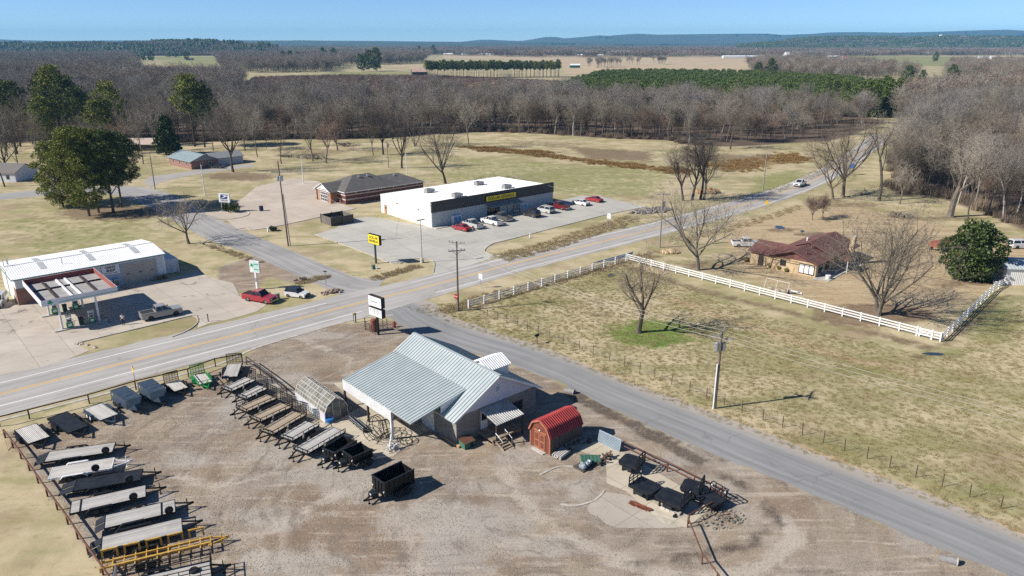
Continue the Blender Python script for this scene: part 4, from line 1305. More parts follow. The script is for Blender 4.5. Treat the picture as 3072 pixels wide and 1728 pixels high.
m_deckp = mat_planks('canopy_deck_sheet', (.42, .41, .39), (.33, .32, .31), .4, .03, 1)
MB().box(x0 + .12, x1 - .12, y0 + .12, y1 - .12, za + .02, za + .1).build('deck', m_deckp, o)
for i, x in enumerate((3.0, 4.9, 6.1, 8.2)):
 MB().box(x - .13, x + .13, y0 + .4, y1 - .9, za + .1, za + .36).build('beam', MT['steel_dk'] if i in (0, 3) else MT['white'], o)
MB().box(x0 + .3, x1 - .3, -8.9, -8.6, za + .1, za + .3).build('cross_beam', MT['black'], o)
st = MB().box(x0 + 2.2, x1 + .01, y0 - .015, y0, za + .22, za + .3).box(x1, x1 + .015, y0, y1, za + .22, za + .3).build('stripe', m_sgreen, o)


def clover(b, cx, cz, r, yy):
 for a_ in (90, 210, 330):
  c, s = math.cos(R(a_)), math.sin(R(a_))
  pts = []
  for k in range(14):
   t_ = 2 * math.pi * k / 14
   q = r * .52 * (1 + .18 * math.cos(2 * t_))
   pts.append((cx + c * r * .55 + q * math.cos(t_), yy - .001 * a_ / 90, cz + s * r * .55 + q * math.sin(t_)))
  b.prism(pts, (0, -.012, 0))
 b.prism([(cx - .04 * r, yy, cz), (cx + .1 * r, yy, cz), (cx + .45 * r, yy, cz - 1.2 * r), (cx + .25 * r, yy, cz - 1.2 * r)], (0, -.01, 0))


q_ = MB()
clover(q_, x0 + 1.1, 4.58, .32, y0 - .012)
q_.build('clover_badge', m_sgreen, o)
for x, y in ((2.6, -17.0), (7.5, -17.0), (7.2, -8.5), (2.5, -8.7)):
 yy = y + .35 if y < -16 else y
 MB().box(x - .13, x + .13, yy - .13, yy + .13, 0, za + .02).build('column', MT['white'], o)
isl = []
for y in (-16.75, -8.5):
 P = Matrix.Rotation(GAA, 3, 'Z') @ Vector((4.95, y, 0)) + GAO
 b = MB()
 pts = [(-3.2 + .5 * math.cos(a_), .5 * math.sin(a_), .03) for a_ in np.linspace(math.pi / 2, 3 * math.pi / 2, 8)] + [(3.2 + .5 * math.cos(a_), .5 * math.sin(a_), .03) for a_ in np.linspace(-math.pi / 2, math.pi / 2, 8)]
 b.prism(pts, (0, 0, .15))
 i_ = b.build('pump_island', MT['conc'])
 i_.location, i_.rotation_euler = (P.x, P.y, 0), (0, 0, GAA)
 tag(i_, kind='structure')
desc = ['green and white fuel pump at the near left corner post of the canopy', 'green and white fuel pump in the shade by the near right canopy post', 'green and white fuel pump at the far left under the canopy',
  'darker fuel pump standing at the far right under the canopy']
m_pumpw = M('pump_white', (.6, .62, .6), (.5, .52, .5), 2, .45)
for i, (x, y) in enumerate(((3.55, -16.75), (6.5, -16.75), (3.3, -8.5), (6.2, -8.5))):
 P = Matrix.Rotation(GAA, 3, 'Z') @ Vector((x, y, 0)) + GAO
 t_ = thing('fuel_pump', desc[i], 'fuel pump', (P.x, P.y, .18), GAA, 'fuel pumps under the canopy')
 MB().box(-.42, .42, -.27, .27, 0, .85).build('cabinet', MT['green'], t_)
 MB().box(-.36, .36, -.24, .24, .85, 1.35).build('meter_head', m_pumpw, t_)
 h_ = MB().box(-.38, .38, -.2, .2, 1.62, 1.95).build('valance', m_pumpw, t_)
 for s_ in (-.36, .3):
  MB().box(s_, s_ + .06, -.1, .1, 1.35, 1.62).build('upright', m_pumpw, t_)
 MB().box(-.25, .25, -.29, -.27, .25, .65).build('badge_panel', MT['white'], t_)
 MB().box(-.26, .26, -.255, -.24, .95, 1.25).build('display', MT['glass'], t_)
 MB().tube([(.45, 0, 1.2), (.62, 0, .9), (.62, -.05, .3), (.5, -.05, .15), (.46, 0, .6)], .03).build('hose', MT['rubber'], t_)
for i, (x, y) in enumerate(((5.1, -16.6), (4.7, -8.4))):
 P = Matrix.Rotation(GAA, 3, 'Z') @ Vector((x, y, 0)) + GAO
 t_ = thing('trash_can', ('dark litter bin on the near pump island' if i == 0 else 'dark litter bin on the far pump island'), 'bin', (P.x, P.y, .18), GAA, 'litter bins on the pump islands')
 MB().prism([(-.28, -.28, 0), (.28, -.28, 0), (.28, .28, 0), (-.28, .28, 0)], (0, 0, .95)).build('bin_body', M('bin_dark_green', (.02, .06, .04)), t_)
 MB().box(-.32, .32, -.32, .32, .95, 1.1).build('lid', MT['black'], t_)
# price pylon with the clover
o = thing('price_sign', 'white pole sign with green clover and green lettering behind the red pickup', 'sign', at_vec(G(772, 868)), R(-18))
MB().box(-.22, .22, -.16, .16, 0, 4.2).build('pole', MT['white'], o)
pn = MB().box(-1.25, 1.25, -.18, .18, 3.9, 6.5).build('panel', MT['white'], o)
MB().box(-.2, 1.1, -.19, -.18, 4.1, 6.3).build('panel_inset', M('mint_panel', (.5, .72, .64)), pn)
q_ = MB()
clover(q_, -.62, 5.5, .42, -.19)
q_.build('clover_badge', m_sgreen, pn)
text('DIAMOND', .26, m_sgreen, pn, (.47, -.2, 5.75), (R(90), 0, 0), bold=.01)
text('SHAMROCK', .22, m_sgreen, pn, (.47, -.2, 4.6), (R(90), 0, 0), bold=.01)
MB().box(-.3, .3, -.26, -.16, 1.9, 2.7).build('meter_box', MT['galv'], o)
o.scale = (.76, .76, .78)

# ---- brown roofed house ---------------------------------------------------------------
HSO = W('J', 985, 700)
o = thing('brick_house', 'tan brick ranch house with brown shingle roof inside the white fence', 'house', at_vec(HSO), R(45))
MB().box(0, 17.0, 0, 8.6, 0, 2.55).box(.5, 8.2, 8.6, 12.8, 0, 2.55).build('wall', m_tanbrick, o)
rf = MB()


def gable(b, x0, x1, y0, y1, z0, zr, th=.15):
 ym = (y0 + y1) / 2
 for ya, s_ in ((y0, 1), (y1, -1)):
  p = [(x0, ya, z0), (x1, ya, z0), (x1, ym, zr), (x0, ym, zr)]
  vs = p + [(q[0], q[1], q[2] - th) for q in p]
  fs = [(0, 1, 2, 3), (7, 6, 5, 4), (0, 4, 5, 1), (1, 5, 6, 2), (2, 6, 7, 3), (3, 7, 4, 0)]
  b.add(vs, fs if s_ > 0 else [f[::-1] for f in fs])


def gable_y(b, x0, x1, y0, y1, z0, zr, th=.15):
 xm = (x0 + x1) / 2
 for xa, s_ in ((x0, -1), (x1, 1)):
  p = [(xa, y0, z0), (xa, y1, z0), (xm, y1, zr), (xm, y0, zr)]
  vs = p + [(q[0], q[1], q[2] - th) for q in p]
  fs = [(0, 1, 2, 3), (7, 6, 5, 4), (0, 4, 5, 1), (1, 5, 6, 2), (2, 6, 7, 3), (3, 7, 4, 0)]
  b.add(vs, fs if s_ > 0 else [f[::-1] for f in fs])


gable(rf, -.7, 6.0, -.55, 9.15, 2.55, 4.3)
gable(rf, 6.0, 17.8, -.75, 9.4, 2.75, 4.65)
gable_y(rf, .0, 8.7, 4.85, 13.35, 2.5, 3.95)
rf = rf.build('roof', m_shingle, o)
MB().prism([(-.02, .0, 2.55), (-.02, 8.6, 2.55), (-.02, 4.3, 4.1)], (.2, 0, 0)).prism([(16.9, .0, 2.55), (16.9, 8.6, 2.55), (16.9, 4.3, 4.3)], (.12, 0, 0)).build('gable', m_shingle, o)
for x, y, z in ((1.4, 2.6, 3.75), (5.0, 3.3, 4.0), (9.5, 6.2, 4.05), (10.6, 6.6, 3.9), (15.4, 3.9, 4.5), (13.0, 1.2, 3.5)):
 MB().cyl((x, y, z - .15), (x, y, z + .45), .16, n=8).build('roof_vent', m_shingle if y < 6 else MT['white'], rf)
b = MB().box(12.8, 13.7, -1.35, -.5, 0, 5.4)
ch = b.build('chimney', m_tanbrick, o)
MB().box(12.72, 13.78, -1.43, -.42, 5.4, 5.52).build('chimney_cap', MT['conc'], ch)
MB().box(6.6, 10.2, -3.0, -.4, 2.35, 2.5).build('patio_roof', m_shingle, o)
for x in (6.75, 10.05):
 MB().box(x - .06, x + .06, -2.9, -2.78, 0, 2.36).build('patio_post', MT['white'], o)
w = MB().box(-.08, 0, .25, 3.1, .35, 2.15).build('picture_window', m_soffit, o)
for i in range(3):
 MB().box(-.1, -.08, .38 + .92 * i, 1.14 + .92 * i, .5, 2.0).build('pane', MT['white'], w)
w = MB().box(.42, .5, 10.2, 11.2, .0, 2.2).build('entry_shutter', m_soffit, o)
w = MB().box(-.06, 0, 5.6, 6.7, 1.0, 2.1).build('window', m_soffit, o)
MB().box(-.08, -.055, 5.7, 6.6, 1.1, 2.0).build('pane', MT['glass'], w)
for x in (1.0, 4.0, 8.0):
 w = MB().box(x, x + 1.6, -.06, 0, .6, 2.1).build('window', m_soffit, o)
 MB().box(x + .1, x + 1.5, -.08, -.055, .7, 2.0).build('pane', MT['glass'], w)
b = MB().box(-.75, -.68, -.6, 9.2, 2.35, 2.42)
b.build('eave_gutter', m_soffit, o)
P = Matrix.Rotation(R(45), 3, 'Z') @ Vector((6.2, -.5, 0)) + HSO
d_ = MB()
d_.cyl((5.6, -.3, 2.7), (5.6, -.3, 3.2), .04)
d_.build('dish_mast', MT['galv'], o)
MB().ball((5.5, -.45, 3.3), .38, .1, .38).build('satellite_dish', MT['galv'], o)
pt = [W('J', *q) for q in ((985, 690), (960, 720), (1150, 745), (1420, 600), (1600, 545), (1500, 500), (1300, 520))]
plate('patio', pt, MT['conc'], .1, .08)
for i, (x, y, s_, lb) in enumerate(((155, 500, .55, 'round clipped shrub at the far corner of the tan house'), (450, 575, .5, 'round clipped shrub by the small window of the tan house'), (560, 600, .62, 'largest round clipped shrub in the bed under the tan wall'),
         (645, 625, .5, 'round clipped shrub nearest the big white window'))):
 p = W('J', x, y)
 t_ = tag(MB().ball((0, 0, s_ * .7), s_, s_, s_ * .8, 14, 9, .22).build('shrub', M('clipped_shrub', (.13, .1, .03), (.06, .06, .015), 9, .95, bump=.6)), lb, 'shrub', 'clipped shrubs by the tan house')
 t_.location = (p.x, p.y, 0)
# ------------------------------------------------------------------ wheels shared by every vehicle
def wheel_meshes(r, w, rim, n=16):
 t_ = MB()
 prof = [(.62 * r, w * .42), (.9 * r, w * .5), (r, w * .32), (r, -w * .32), (.9 * r, -w * .5), (.62 * r, -w * .42)]
 vs, fs = [], []
 for i in range(n):
  a_ = 2 * math.pi * i / n
  vs += [(q * math.cos(a_), h, q * math.sin(a_)) for q, h in prof]
 m = len(prof)
 for i in range(n):
  for k in range(m - 1):
   fs.append((i * m + k, i * m + k + 1, ((i + 1) % n) * m + k + 1, ((i + 1) % n) * m + k))
 t_.add(vs, fs)
 rm = MB().cyl((0, w * .3, 0), (0, -w * .3, 0), r * .64, n=n)
 rm.cyl((0, w * .38, 0), (0, -w * .38, 0), r * .2, n=8)
 return t_.mesh('tyre', MT['rubber'], True), rm.mesh('rim', rim)


WH = {k: wheel_meshes(r, w, MT[m]) for k, (r, w, m) in dict(car=(.34, .22, 'rim'), truck=(.4, .27, 'rim'), truckblk=(.41, .28, 'rimblk'), trailer=(.36, .2, 'rimblk'), trailerw=(.36, .2, 'white'), small=(.3, .17, 'rimblk')).items()}


def add_wheel(kind, parent, loc, rot=(0, 0, 0), name='wheel'):
 w_ = inst(name, WH[kind][0], parent, loc, rot)
 inst('rim', WH[kind][1], w_)
 return w_


def lay(mb, pts, y0, y1, inset=.06, shr=.03):
 """side outline extruded across the body with softened flanks"""
 cx = sum(p[0] for p in pts) / len(pts)
 cz = sum(p[1] for p in pts) / len(pts)
 n = len(pts)
 sh = [(cx + (x - cx) * (1 - shr), cz + (z - cz) * (1 - shr * 1.8)) for x, z in pts]
 vs = [(x, y0, z) for x, z in sh] + [(x, y0 + inset, z) for x, z in pts] + [(x, y1 - inset, z) for x, z in pts] + [(x, y1, z) for x, z in sh]
 fs = [tuple(range(n)), tuple(range(3 * n, 4 * n))[::-1]]
 for r_ in range(3):
  for i in range(n):
   j = (i + 1) % n
   fs.append((r_ * n + i, (r_ + 1) * n + i, (r_ + 1) * n + j, r_ * n + j))
 mb.add(vs, fs)


def arch(xc, r, zb, n=7):
 return [(xc + r * math.cos(a_), zb + (r) * math.sin(a_)) for a_ in np.linspace(0, math.pi, n)]


def paint(name, c):
 return M(name, c, tuple(q * .9 for q in c), 1.5, .28, .0, coat=.6, spec=.5)


PAINT = dict(red=paint('red_car_paint', (.35, .02, .03)), dkred=paint('dark_red_car_paint', (.16, .012, .018)), white=paint('white_car_paint', (.74, .74, .73)), silver=paint('silver_car_paint', (.5, .51, .5)),
             grey=paint('grey_car_paint', (.12, .12, .12)), black=paint('black_car_paint', (.025, .025, .027)), tan=paint('pewter_car_paint', (.34, .33, .3)))
#        L    W    H    belt  wheelbase hood rear glass-base front/back, roof front/back
SPEC = dict(sedan=(4.75, 1.82, 1.46, .92, 2.75), suv=(4.95, 1.95, 1.78, 1.08, 2.9), van=(5.05, 1.98, 1.74, 1.02, 3.0), pickup=(5.85, 2.02, 1.92, 1.14, 3.65), mini=(4.0, 1.74, 1.5, .95, 2.55))


def car(name, kind, color, label, pos, rz, group='cars and trucks parked at the store', wheel=None, roofmat=None, sc=1.0):
 L_, Wd_, H_, bz, wb = SPEC[kind]
 o = thing(name, label, {'pickup': 'pickup', 'suv': 'suv', 'van': 'van', 'sedan': 'car', 'mini': 'car'}[kind], (pos.x, pos.y, pos.z), rz, group)
 h = L_ / 2
 xf, xr = wb / 2 + (.12 if kind == 'pickup' else .02), -wb / 2 + (.12 if kind == 'pickup' else .02)
 wr = .41 if kind in ('pickup', 'suv') else .35
 zb = .3 if kind == 'pickup' else .22
 under = [(-h, zb + .12), (-h + .1, zb)] + arch(xr, wr + .05, zb)[::-1] + arch(xf, wr + .05, zb)[::-1] + [(h - .15, zb), (h, zb + .15)]
 if kind == 'pickup':
  top = [(h, .85), (h - .08, bz - .06), (xf - .75, bz + .02), (-.75, bz), (-h + .02, bz - .04), (-h, bz - .1)]
  cab = [(xf - .62, bz), (-.85, bz), (-.72, H_), (xf - 1.45, H_)]
 elif kind == 'sedan':
  top = [(h, .6), (h - .08, .74), (xf - .35, bz), (xr - .25, bz + .04), (-h + .12, bz), (-h, .8)]
  cab = [(xf - .3, bz), (xr - .3, bz + .04), (xr + .45, H_), (xf - 1.2, H_)]
 elif kind == 'mini':
  top = [(h, .62), (h - .1, .8), (xf - .3, bz), (xr - .2, bz), (-h + .05, bz), (-h, .8)]
  cab = [(xf - .4, bz), (-h + .06, bz), (-h + .3, H_), (xf - 1.0, H_)]
 else:
  top = [(h, .65), (h - .08, .86), (xf - .25, bz), (xr - .2, bz), (-h + .04, bz), (-h, .8)]
  cab = [(xf - (.3 if kind == 'suv' else .0), bz), (-h + .05, bz), (-h + .3, H_), (xf - (1.05 if kind == 'suv' else .95), H_)]
 b = MB()
 lay(b, (under + top)[::-1], -Wd_ / 2, Wd_ / 2)
 b.build('body', PAINT[color], o)
 # cabin shell, narrower at the roof
 yb, yt = Wd_ / 2 - .06, Wd_ / 2 - .24
 (x0, z0), (x1, z1), (x2, z2), (x3, z3) = cab
 vs = [(x0, -yb, z0), (x0, yb, z0), (x1, yb, z1), (x1, -yb, z1), (x3, -yt, z3), (x3, yt, z3), (x2, yt, z2), (x2, -yt, z2)]
 b = MB().add(vs, [(4, 7, 6, 5), (0, 1, 2, 3)[::-1], (0, 4, 5, 1)[::-1], (1, 5, 6, 2)[::-1], (2, 6, 7, 3)[::-1], (3, 7, 4, 0)[::-1]])
 b.build('roof', roofmat or PAINT[color], o)

 def pane(nm, p, q, r_, s_, m0=.07, m1=.1, off=.012):
  p, q, r_, s_ = map(Vector, (p, q, r_, s_))
  c = (p + q + r_ + s_) / 4
  n_ = (q - p).cross(s_ - p).normalized()
  if n_.dot(c - Vector((0, 0, .8))) < 0:
   n_ = -n_
  vs_ = [p.lerp(q, m0).lerp(s_.lerp(r_, m0), m1), p.lerp(q, 1 - m0).lerp(s_.lerp(r_, 1 - m0), m1), p.lerp(q, 1 - m0).lerp(s_.lerp(r_, 1 - m0), 1 - m1), p.lerp(q, m0).lerp(s_.lerp(r_, m0), 1 - m1)]
  MB().quad(*[v + n_ * off for v in vs_]).build(nm, MT['glass'], o)
 V_ = [Vector(v) for v in vs]
 pane('windshield', V_[0], V_[1], V_[5], V_[4], .06, .06)
 pane('rear_window', V_[3], V_[2], V_[6], V_[7], .08, .15)
 for a_, b_, c_, d_ in ((0, 3, 7, 4), (1, 2, 6, 5)):
  mid0, mid1 = V_[a_].lerp(V_[b_], .5), V_[d_].lerp(V_[c_], .5)
  pane('side_window', V_[a_], mid0, mid1, V_[d_], .06, .12)
  pane('side_window', mid0, V_[b_], V_[c_], mid1, .04, .12)
 for x in (xf, xr):
  for y in (-1, 1):
   add_wheel(wheel or ('truck' if kind in ('pickup', 'suv') else 'car'), o, (x, y * (Wd_ / 2 - .13), .4 if kind in ('pickup', 'suv') else .34))
 zl_ = .72 if kind != 'pickup' else .92
 for y in (-1, 1):
  MB().box(h - .1, h + .012, y * (Wd_ / 2 - .42) - .18, y * (Wd_ / 2 - .42) + .18, zl_ - .08, zl_ + .08).build('headlight', MT['lamp'], o)
  MB().box(-h - .012, -h + .1, y * (Wd_ / 2 - .24) - .12, y * (Wd_ / 2 - .24) + .12, zl_ - .06, zl_ + .16).build('taillight', MT['red'], o)
  MB().box(xf - .75, xf - .6, y * (Wd_ / 2) - .02 if y > 0 else -Wd_ / 2 - .14, Wd_ / 2 + .14 if y > 0 else -Wd_ / 2 + .02, bz + .02, bz + .18).build('mirror', MT['black'], o)
 bm = MT['chrome'] if kind == 'pickup' else MT['black']
 MB().box(h - .04, h + .07, -Wd_ / 2 + .1, Wd_ / 2 - .1, zb + .1, zb + .32).build('bumper', bm, o)
 MB().box(-h - .07, -h + .04, -Wd_ / 2 + .1, Wd_ / 2 - .1, zb + .1, zb + .32).build('bumper', bm, o)
 MB().box(h - .02, h + .02, -.5, .5, zb + .38, zl_ + .05).build('grille', MT['black'], o)
 if kind == 'pickup':
  MB().box(-h + .12, -1.0, -Wd_ / 2 + .14, Wd_ / 2 - .14, bz - .06, bz + .012).build('bed', M('dark_bed_liner', (.02, .02, .02), (.03, .03, .03), 3, .8), o)
  for y in (-1, 1):
   MB().box(-h + .05, -.9, y * (Wd_ / 2 - .12) - .07, y * (Wd_ / 2 - .12) + .07, bz - .02, bz + .07).build('bed_rail', PAINT[color], o)
  MB().box(-h - .01, -h + .1, -Wd_ / 2 + .19, Wd_ / 2 - .19, bz - .1, bz + .065).build('tailgate', PAINT[color], o)
 o.scale = (sc, sc, sc)
 return o


def by_wheels(f, r, side, kind):
 """car position from the two visible wheels"""
 f, r = W(*f), W(*r)
 rz = heading(r, f)
 n = Vector((-math.sin(rz), math.cos(rz), 0)) * (SPEC[kind][1] / 2 - .1)
 c = (f + r) / 2 + (n if side == 'R' else -n)
 return c, rz


ST = [('sedan', 'red', (140, 635), (232, 668), 'red sedan parked at the left end of the row of cars at the store', 'sedan'),
      ('pickup', 'silver', (235, 590), (370, 645), 'silver crew cab pickup parked right beside the red sedan by the ice freezer', 'pickup_truck'),
      ('pickup', 'white', (490, 555), (597, 605), 'white pickup with open dark bed parked in front of the store entrance', 'pickup_truck'),
      ('pickup', 'grey', (605, 505), (722, 552), 'dark grey pickup half hidden behind the white one at the entrance', 'pickup_truck'),
      ('suv', 'black', (972, 470), (1082, 500), 'black suv parked just right of the store entrance', 'suv_car'),
      ('van', 'silver', (1138, 420), (1253, 452), 'silver minivan parked between the black suv and the dark red pickup', 'minivan'),
      ('pickup', 'dkred', (1300, 370), (1422, 412), 'dark red pickup parked near the right corner of the store', 'pickup_truck'),
      ('sedan', 'white', (1578, 335), (1688, 358), 'white sedan parked beyond the corner of the store', 'sedan'),
      ('sedan', 'red', (1752, 297), (1843, 313), 'red sedan parked alone at the far end of the store lot', 'sedan')]
m_blackroof = M('black_roof_paint', (.02, .022, .026), (.03, .03, .034), 2, .25)
for k_, c_, f_, r_, lb, nm in ST:
 p, rz = by_wheels(('K', *f_), ('K', *r_), 'L', k_)
 p.z = .03
 car(nm, k_, c_, lb, p, DGA + R(90) + (.1 if k_ == 'sedan' else .04), roofmat=None)
p, rz = by_wheels(('C0', 1790, 280), ('C0', 1490, 342), 'R', 'pickup')
p.z = .03
car('pickup_truck', 'pickup', 'tan', 'grey pickup with dark bed in the canopy shade at the filling station', p, rz, 'vehicles at the filling station', 'truckblk')
p, rz = by_wheels(('G', 467, 728), ('G', 195, 684), 'R', 'pickup')
car('pickup_truck', 'pickup', 'dkred' if 0 else 'red', 'red crew cab pickup parked under the clover pole sign', p, rz, 'vehicles at the filling station')
p, rz = by_wheels(('G', 972, 650), ('G', 785, 627), 'R', 'mini')
car('hatchback', 'mini', 'white', 'small white hatchback with black roof parked on the grass corner', p, rz, 'vehicles at the filling station', roofmat=m_blackroof)
p = W('B3', 318, 428)
p.z = .03
car('pickup_truck', 'pickup', 'white', 'white pickup driving towards the viewer on the distant highway', p, heading(G(2478, 522), G(2310, 590)), 'traffic on the highway')
p = W('J', 150, 318)
car('pickup_truck', 'pickup', 'white', 'white pickup parked at the end of the brown roofed house', p, R(-4), 'vehicles round the houses')
p = W('B0', 2185, 250)
car('sedan', 'sedan', 'black', 'dark car with pale hood parked beside the house with the blue grey roof', p, R(176), 'vehicles round the houses')
p = W('A0', 62, 1128)
car('pickup_truck', 'pickup', 'white', 'white pickup by the road among bare trees at the far left', p, R(10), 'vehicles round the houses')
p = W('C0', -10, 175)
car('suv_car', 'suv', 'silver', 'light suv cut by the left picture edge beside the garage', p, R(-70), 'vehicles at the filling station')
p = W('M', 2500, 545)
car('suv_car', 'suv', 'white', 'white topped off road car at the right edge beyond the magnolia', p, R(5), 'vehicles round the houses', 'truckblk')


# ------------------------------------------------------------------ trailers
def tline(front, rear, z=.7):
 f, r = W(*front, z), W(*rear, z)
 c = (f + r) / 2
 return Vector((c.x, c.y, 0)), heading(r, f), (f - r).length


def tongue(o, L_, Wd_, z, m, tl=1.3, jack=True):
 b = MB()
 for y in (-1, 1):
  b.beam((L_ / 2 - .2, y * (Wd_ / 2 - .35), z - .12), (L_ / 2 + tl, y * .06, z - .12), .09, .13)
 b.box(L_ / 2 + tl - .1, L_ / 2 + tl + .22, -.08, .08, z - .16, z + .0)
 b.build('tongue', m, o)
 if jack:
  j = MB().cyl((L_ / 2 + tl - .35, .0, .04), (L_ / 2 + tl - .35, .0, z + .45), .045).box(L_ / 2 + tl - .45, L_ / 2 + tl - .25, -.1, .1, 0, .04)
  j.beam((L_ / 2 + tl - .35, 0, z + .42), (L_ / 2 + tl - .35, .22, z + .42), .03)
  j.build('jack', m, o)


def running_gear(o, Wd_, axles, xc, m, wk='trailer', drive=False, fl=None, z=.7):
 """axles, wheels outside the deck and their fenders"""
 xs = [xc + (i - (axles - 1) / 2) * .82 for i in range(axles)]
 for y in (-1, 1):
  for x in xs:
   add_wheel(wk, o, (x, y * (Wd_ / 2 + .14), .36))
  x0, x1 = xs[0] - .55, xs[-1] + .55
  yy = sorted((y * (Wd_ / 2 + .012), y * (Wd_ / 2 + .29)))
  t_ = .05
  hz = z + .12 if not drive else z + .16
  b = MB()
  for (xa, za), (xb, zb_) in zip([(x0 - .22, hz - .32), (x0 + .1, hz), (x1 - .1, hz)], [(x0 + .1, hz), (x1 - .1, hz), (x1 + .22, hz - .32)]):
   b.add([(xa, yy[0], za), (xb, yy[0], zb_), (xb, yy[1], zb_), (xa, yy[1], za), (xa, yy[0], za - t_), (xb, yy[0], zb_ - t_), (xb, yy[1], zb_ - t_), (xa, yy[1], za - t_)],
                  [(0, 1, 2, 3), (7, 6, 5, 4), (0, 4, 5, 1), (2, 6, 7, 3), (1, 5, 6, 2), (3, 7, 4, 0)])
  b.build('fender', m, o)
 b = MB()
 for x in xs:
  b.cyl((x, -Wd_ / 2 - .05, .36), (x, Wd_ / 2 + .05, .36), .05)
 b.build('axle', m, o)


def mesh_gate(o, x, Wd_, h, z, m, lean=0.0, nx=5, nz=5, fill=True):
 """expanded-metal ramp gate standing on end"""
 def p(y, t_):
  return (x - lean * t_, y, z + h * t_)
 b = MB()
 for i in range(nx + 1):
  y = -Wd_ / 2 + Wd_ * i / nx
  b.beam(p(y, 0), p(y, 1), .06 if i in (0, nx) else .035)
 for i in range(nz + 1):
  b.beam(p(-Wd_ / 2, i / nz), p(Wd_ / 2, i / nz), .06 if i in (0, nz) else .03)
 if fill:
  for i in range(18):
   y = -Wd_ / 2 + Wd_ * (i + .5) / 18
   b.beam(p(y, 0), p(y, 1), .014)
  for i in range(14):
   b.beam(p(-Wd_ / 2, (i + .5) / 14), p(Wd_ / 2, (i + .5) / 14), .014)
 b.build('ramp_gate', m, o)


def flatbed(label, front, rear, Wd_=2.1, deck='wood_grey', m='black', axles=2, rail=False, gate=0.0, ramp=0.0, strip=False, spare=None, drive=False, wk='trailer', z=.7, tl=1.3, head=False, lean=.1, name='flatbed_trailer',
   group='trailers parked in the yard', ax=-.1, tilt=0.0, strap=None):
 c, rz, L_ = tline(front, rear, z)
 o = thing(name, label, 'trailer', (c.x, c.y, 0), rz, group)
 m = MT[m] if isinstance(m, str) else m
 h = L_ / 2
 MB().box(-h + .06, h - .06, -Wd_ / 2 + .06, Wd_ / 2 - .06, z - .05, z).build('deck', MT[deck], o)
 b = MB()
 for y in (-1, 1):
  ya, yb = sorted((y * (Wd_ / 2 - .06), y * Wd_ / 2))
  b.box(-h, h, ya, yb, z - .17, z + .02)
  b.beam((-h, y * (Wd_ / 2 - .45), z - .13), (h, y * (Wd_ / 2 - .45), z - .13), .08, .14)
 b.box(-h, -h + .06, -Wd_ / 2 + .06, Wd_ / 2 - .06, z - .17, z + .02).box(h - .06, h, -Wd_ / 2 + .06, Wd_ / 2 - .06, z - .17, z + .02)
 n = int(L_ / .6)
 for i in range(n):
  x = -h + L_ * (i + .5) / n
  b.box(x - .03, x + .03, -Wd_ / 2 + .06, Wd_ / 2 - .06, z - .14, z - .052)
  for y in (-1, 1):
   b.box(x - .05, x + .05, y * (Wd_ / 2 + .03) - .03, y * (Wd_ / 2 + .03) + .03, z - .14, z - .02)
 b.build('frame', m, o)
 if strip:
  x = -h + .75 if strip == 1 else h - 1.2
  MB().box(x, x + .16, -Wd_ / 2 + .06, Wd_ / 2 - .06, z + .002, z + .015).build('deck_strip', m, o)
 tongue(o, L_, Wd_, z, m, tl)
 running_gear(o, Wd_, axles, ax * L_, m, wk, drive, None, z)
 if rail:
  for y in (-1, 1):
   b = MB()
   b.beam((-h, y * (Wd_ / 2 - .03), z + .36), (h, y * (Wd_ / 2 - .03), z + .36), .06)
   k_ = int(L_ / .75)
   for i in range(k_ + 1):
    b.beam((-h + L_ * i / k_, y * (Wd_ / 2 - .03), z), (-h + L_ * i / k_, y * (Wd_ / 2 - .03), z + .36), .05)
   b.build('side_rail', m, o)
  b = MB().beam((h - .03, -Wd_ / 2, z + .36), (h - .03, Wd_ / 2, z + .36), .06)
  for i in range(4):
   b.beam((h - .03, -Wd_ / 2 + Wd_ * i / 3, z), (h - .03, -Wd_ / 2 + Wd_ * i / 3, z + .36), .05)
  b.build('front_rail', m, o)
 if gate:
  mesh_gate(o, -h - .03, Wd_, gate, z - .05, m, lean)
 if ramp:
  for y in (-.55, .55):
   MB().add([(-h, y - .45, z), (-h, y + .45, z), (-h - ramp, y + .45, z - .28), (-h - ramp, y - .45, z - .28), (-h, y - .45, z - .06), (-h, y + .45, z - .06), (-h - ramp, y + .45, z - .34), (-h - ramp, y - .45, z - .34)],
                     [(0, 1, 2, 3)[::-1], (4, 5, 6, 7), (0, 4, 5, 1)[::-1], (1, 5, 6, 2)[::-1], (2, 6, 7, 3)[::-1], (3, 7, 4, 0)[::-1]]).build('ramp', MT['blackdeck'] if m is MT['black'] else m, o)
 if head:
  b = MB().beam((h + .02, -Wd_ / 2, z + .45), (h + .02, Wd_ / 2, z + .45), .08)
  for y in (-1, -.33, .33, 1):
   b.beam((h + .02, y * (Wd_ / 2 - .04), z), (h + .02, y * (Wd_ / 2 - .04), z + .45), .07)
  b.build('head_board', m, o)
 if spare is not None:
  add_wheel(wk, o, (h - spare[0], spare[1], z + .4), (0, 0, R(4)), 'spare_wheel')
  MB().beam((h - spare[0], spare[1], z - .1), (h - spare[0], spare[1] + .1, z + .42), .05).build('spare_bracket', m, o)
 # tail lamps
 for y in (-1, 1):
  MB().box(-h - .02, -h, y * (Wd_ / 2 - .2) - .08, y * (Wd_ / 2 - .2) + .08, z - .14, z - .06).build('tail_lamp', MT['red'], o)
 return o


G1, G2, G3 = 'car hauler trailers along the left pipe fence', 'trailers in the row below the highway', 'gated trailers in the row beside the greenhouse'
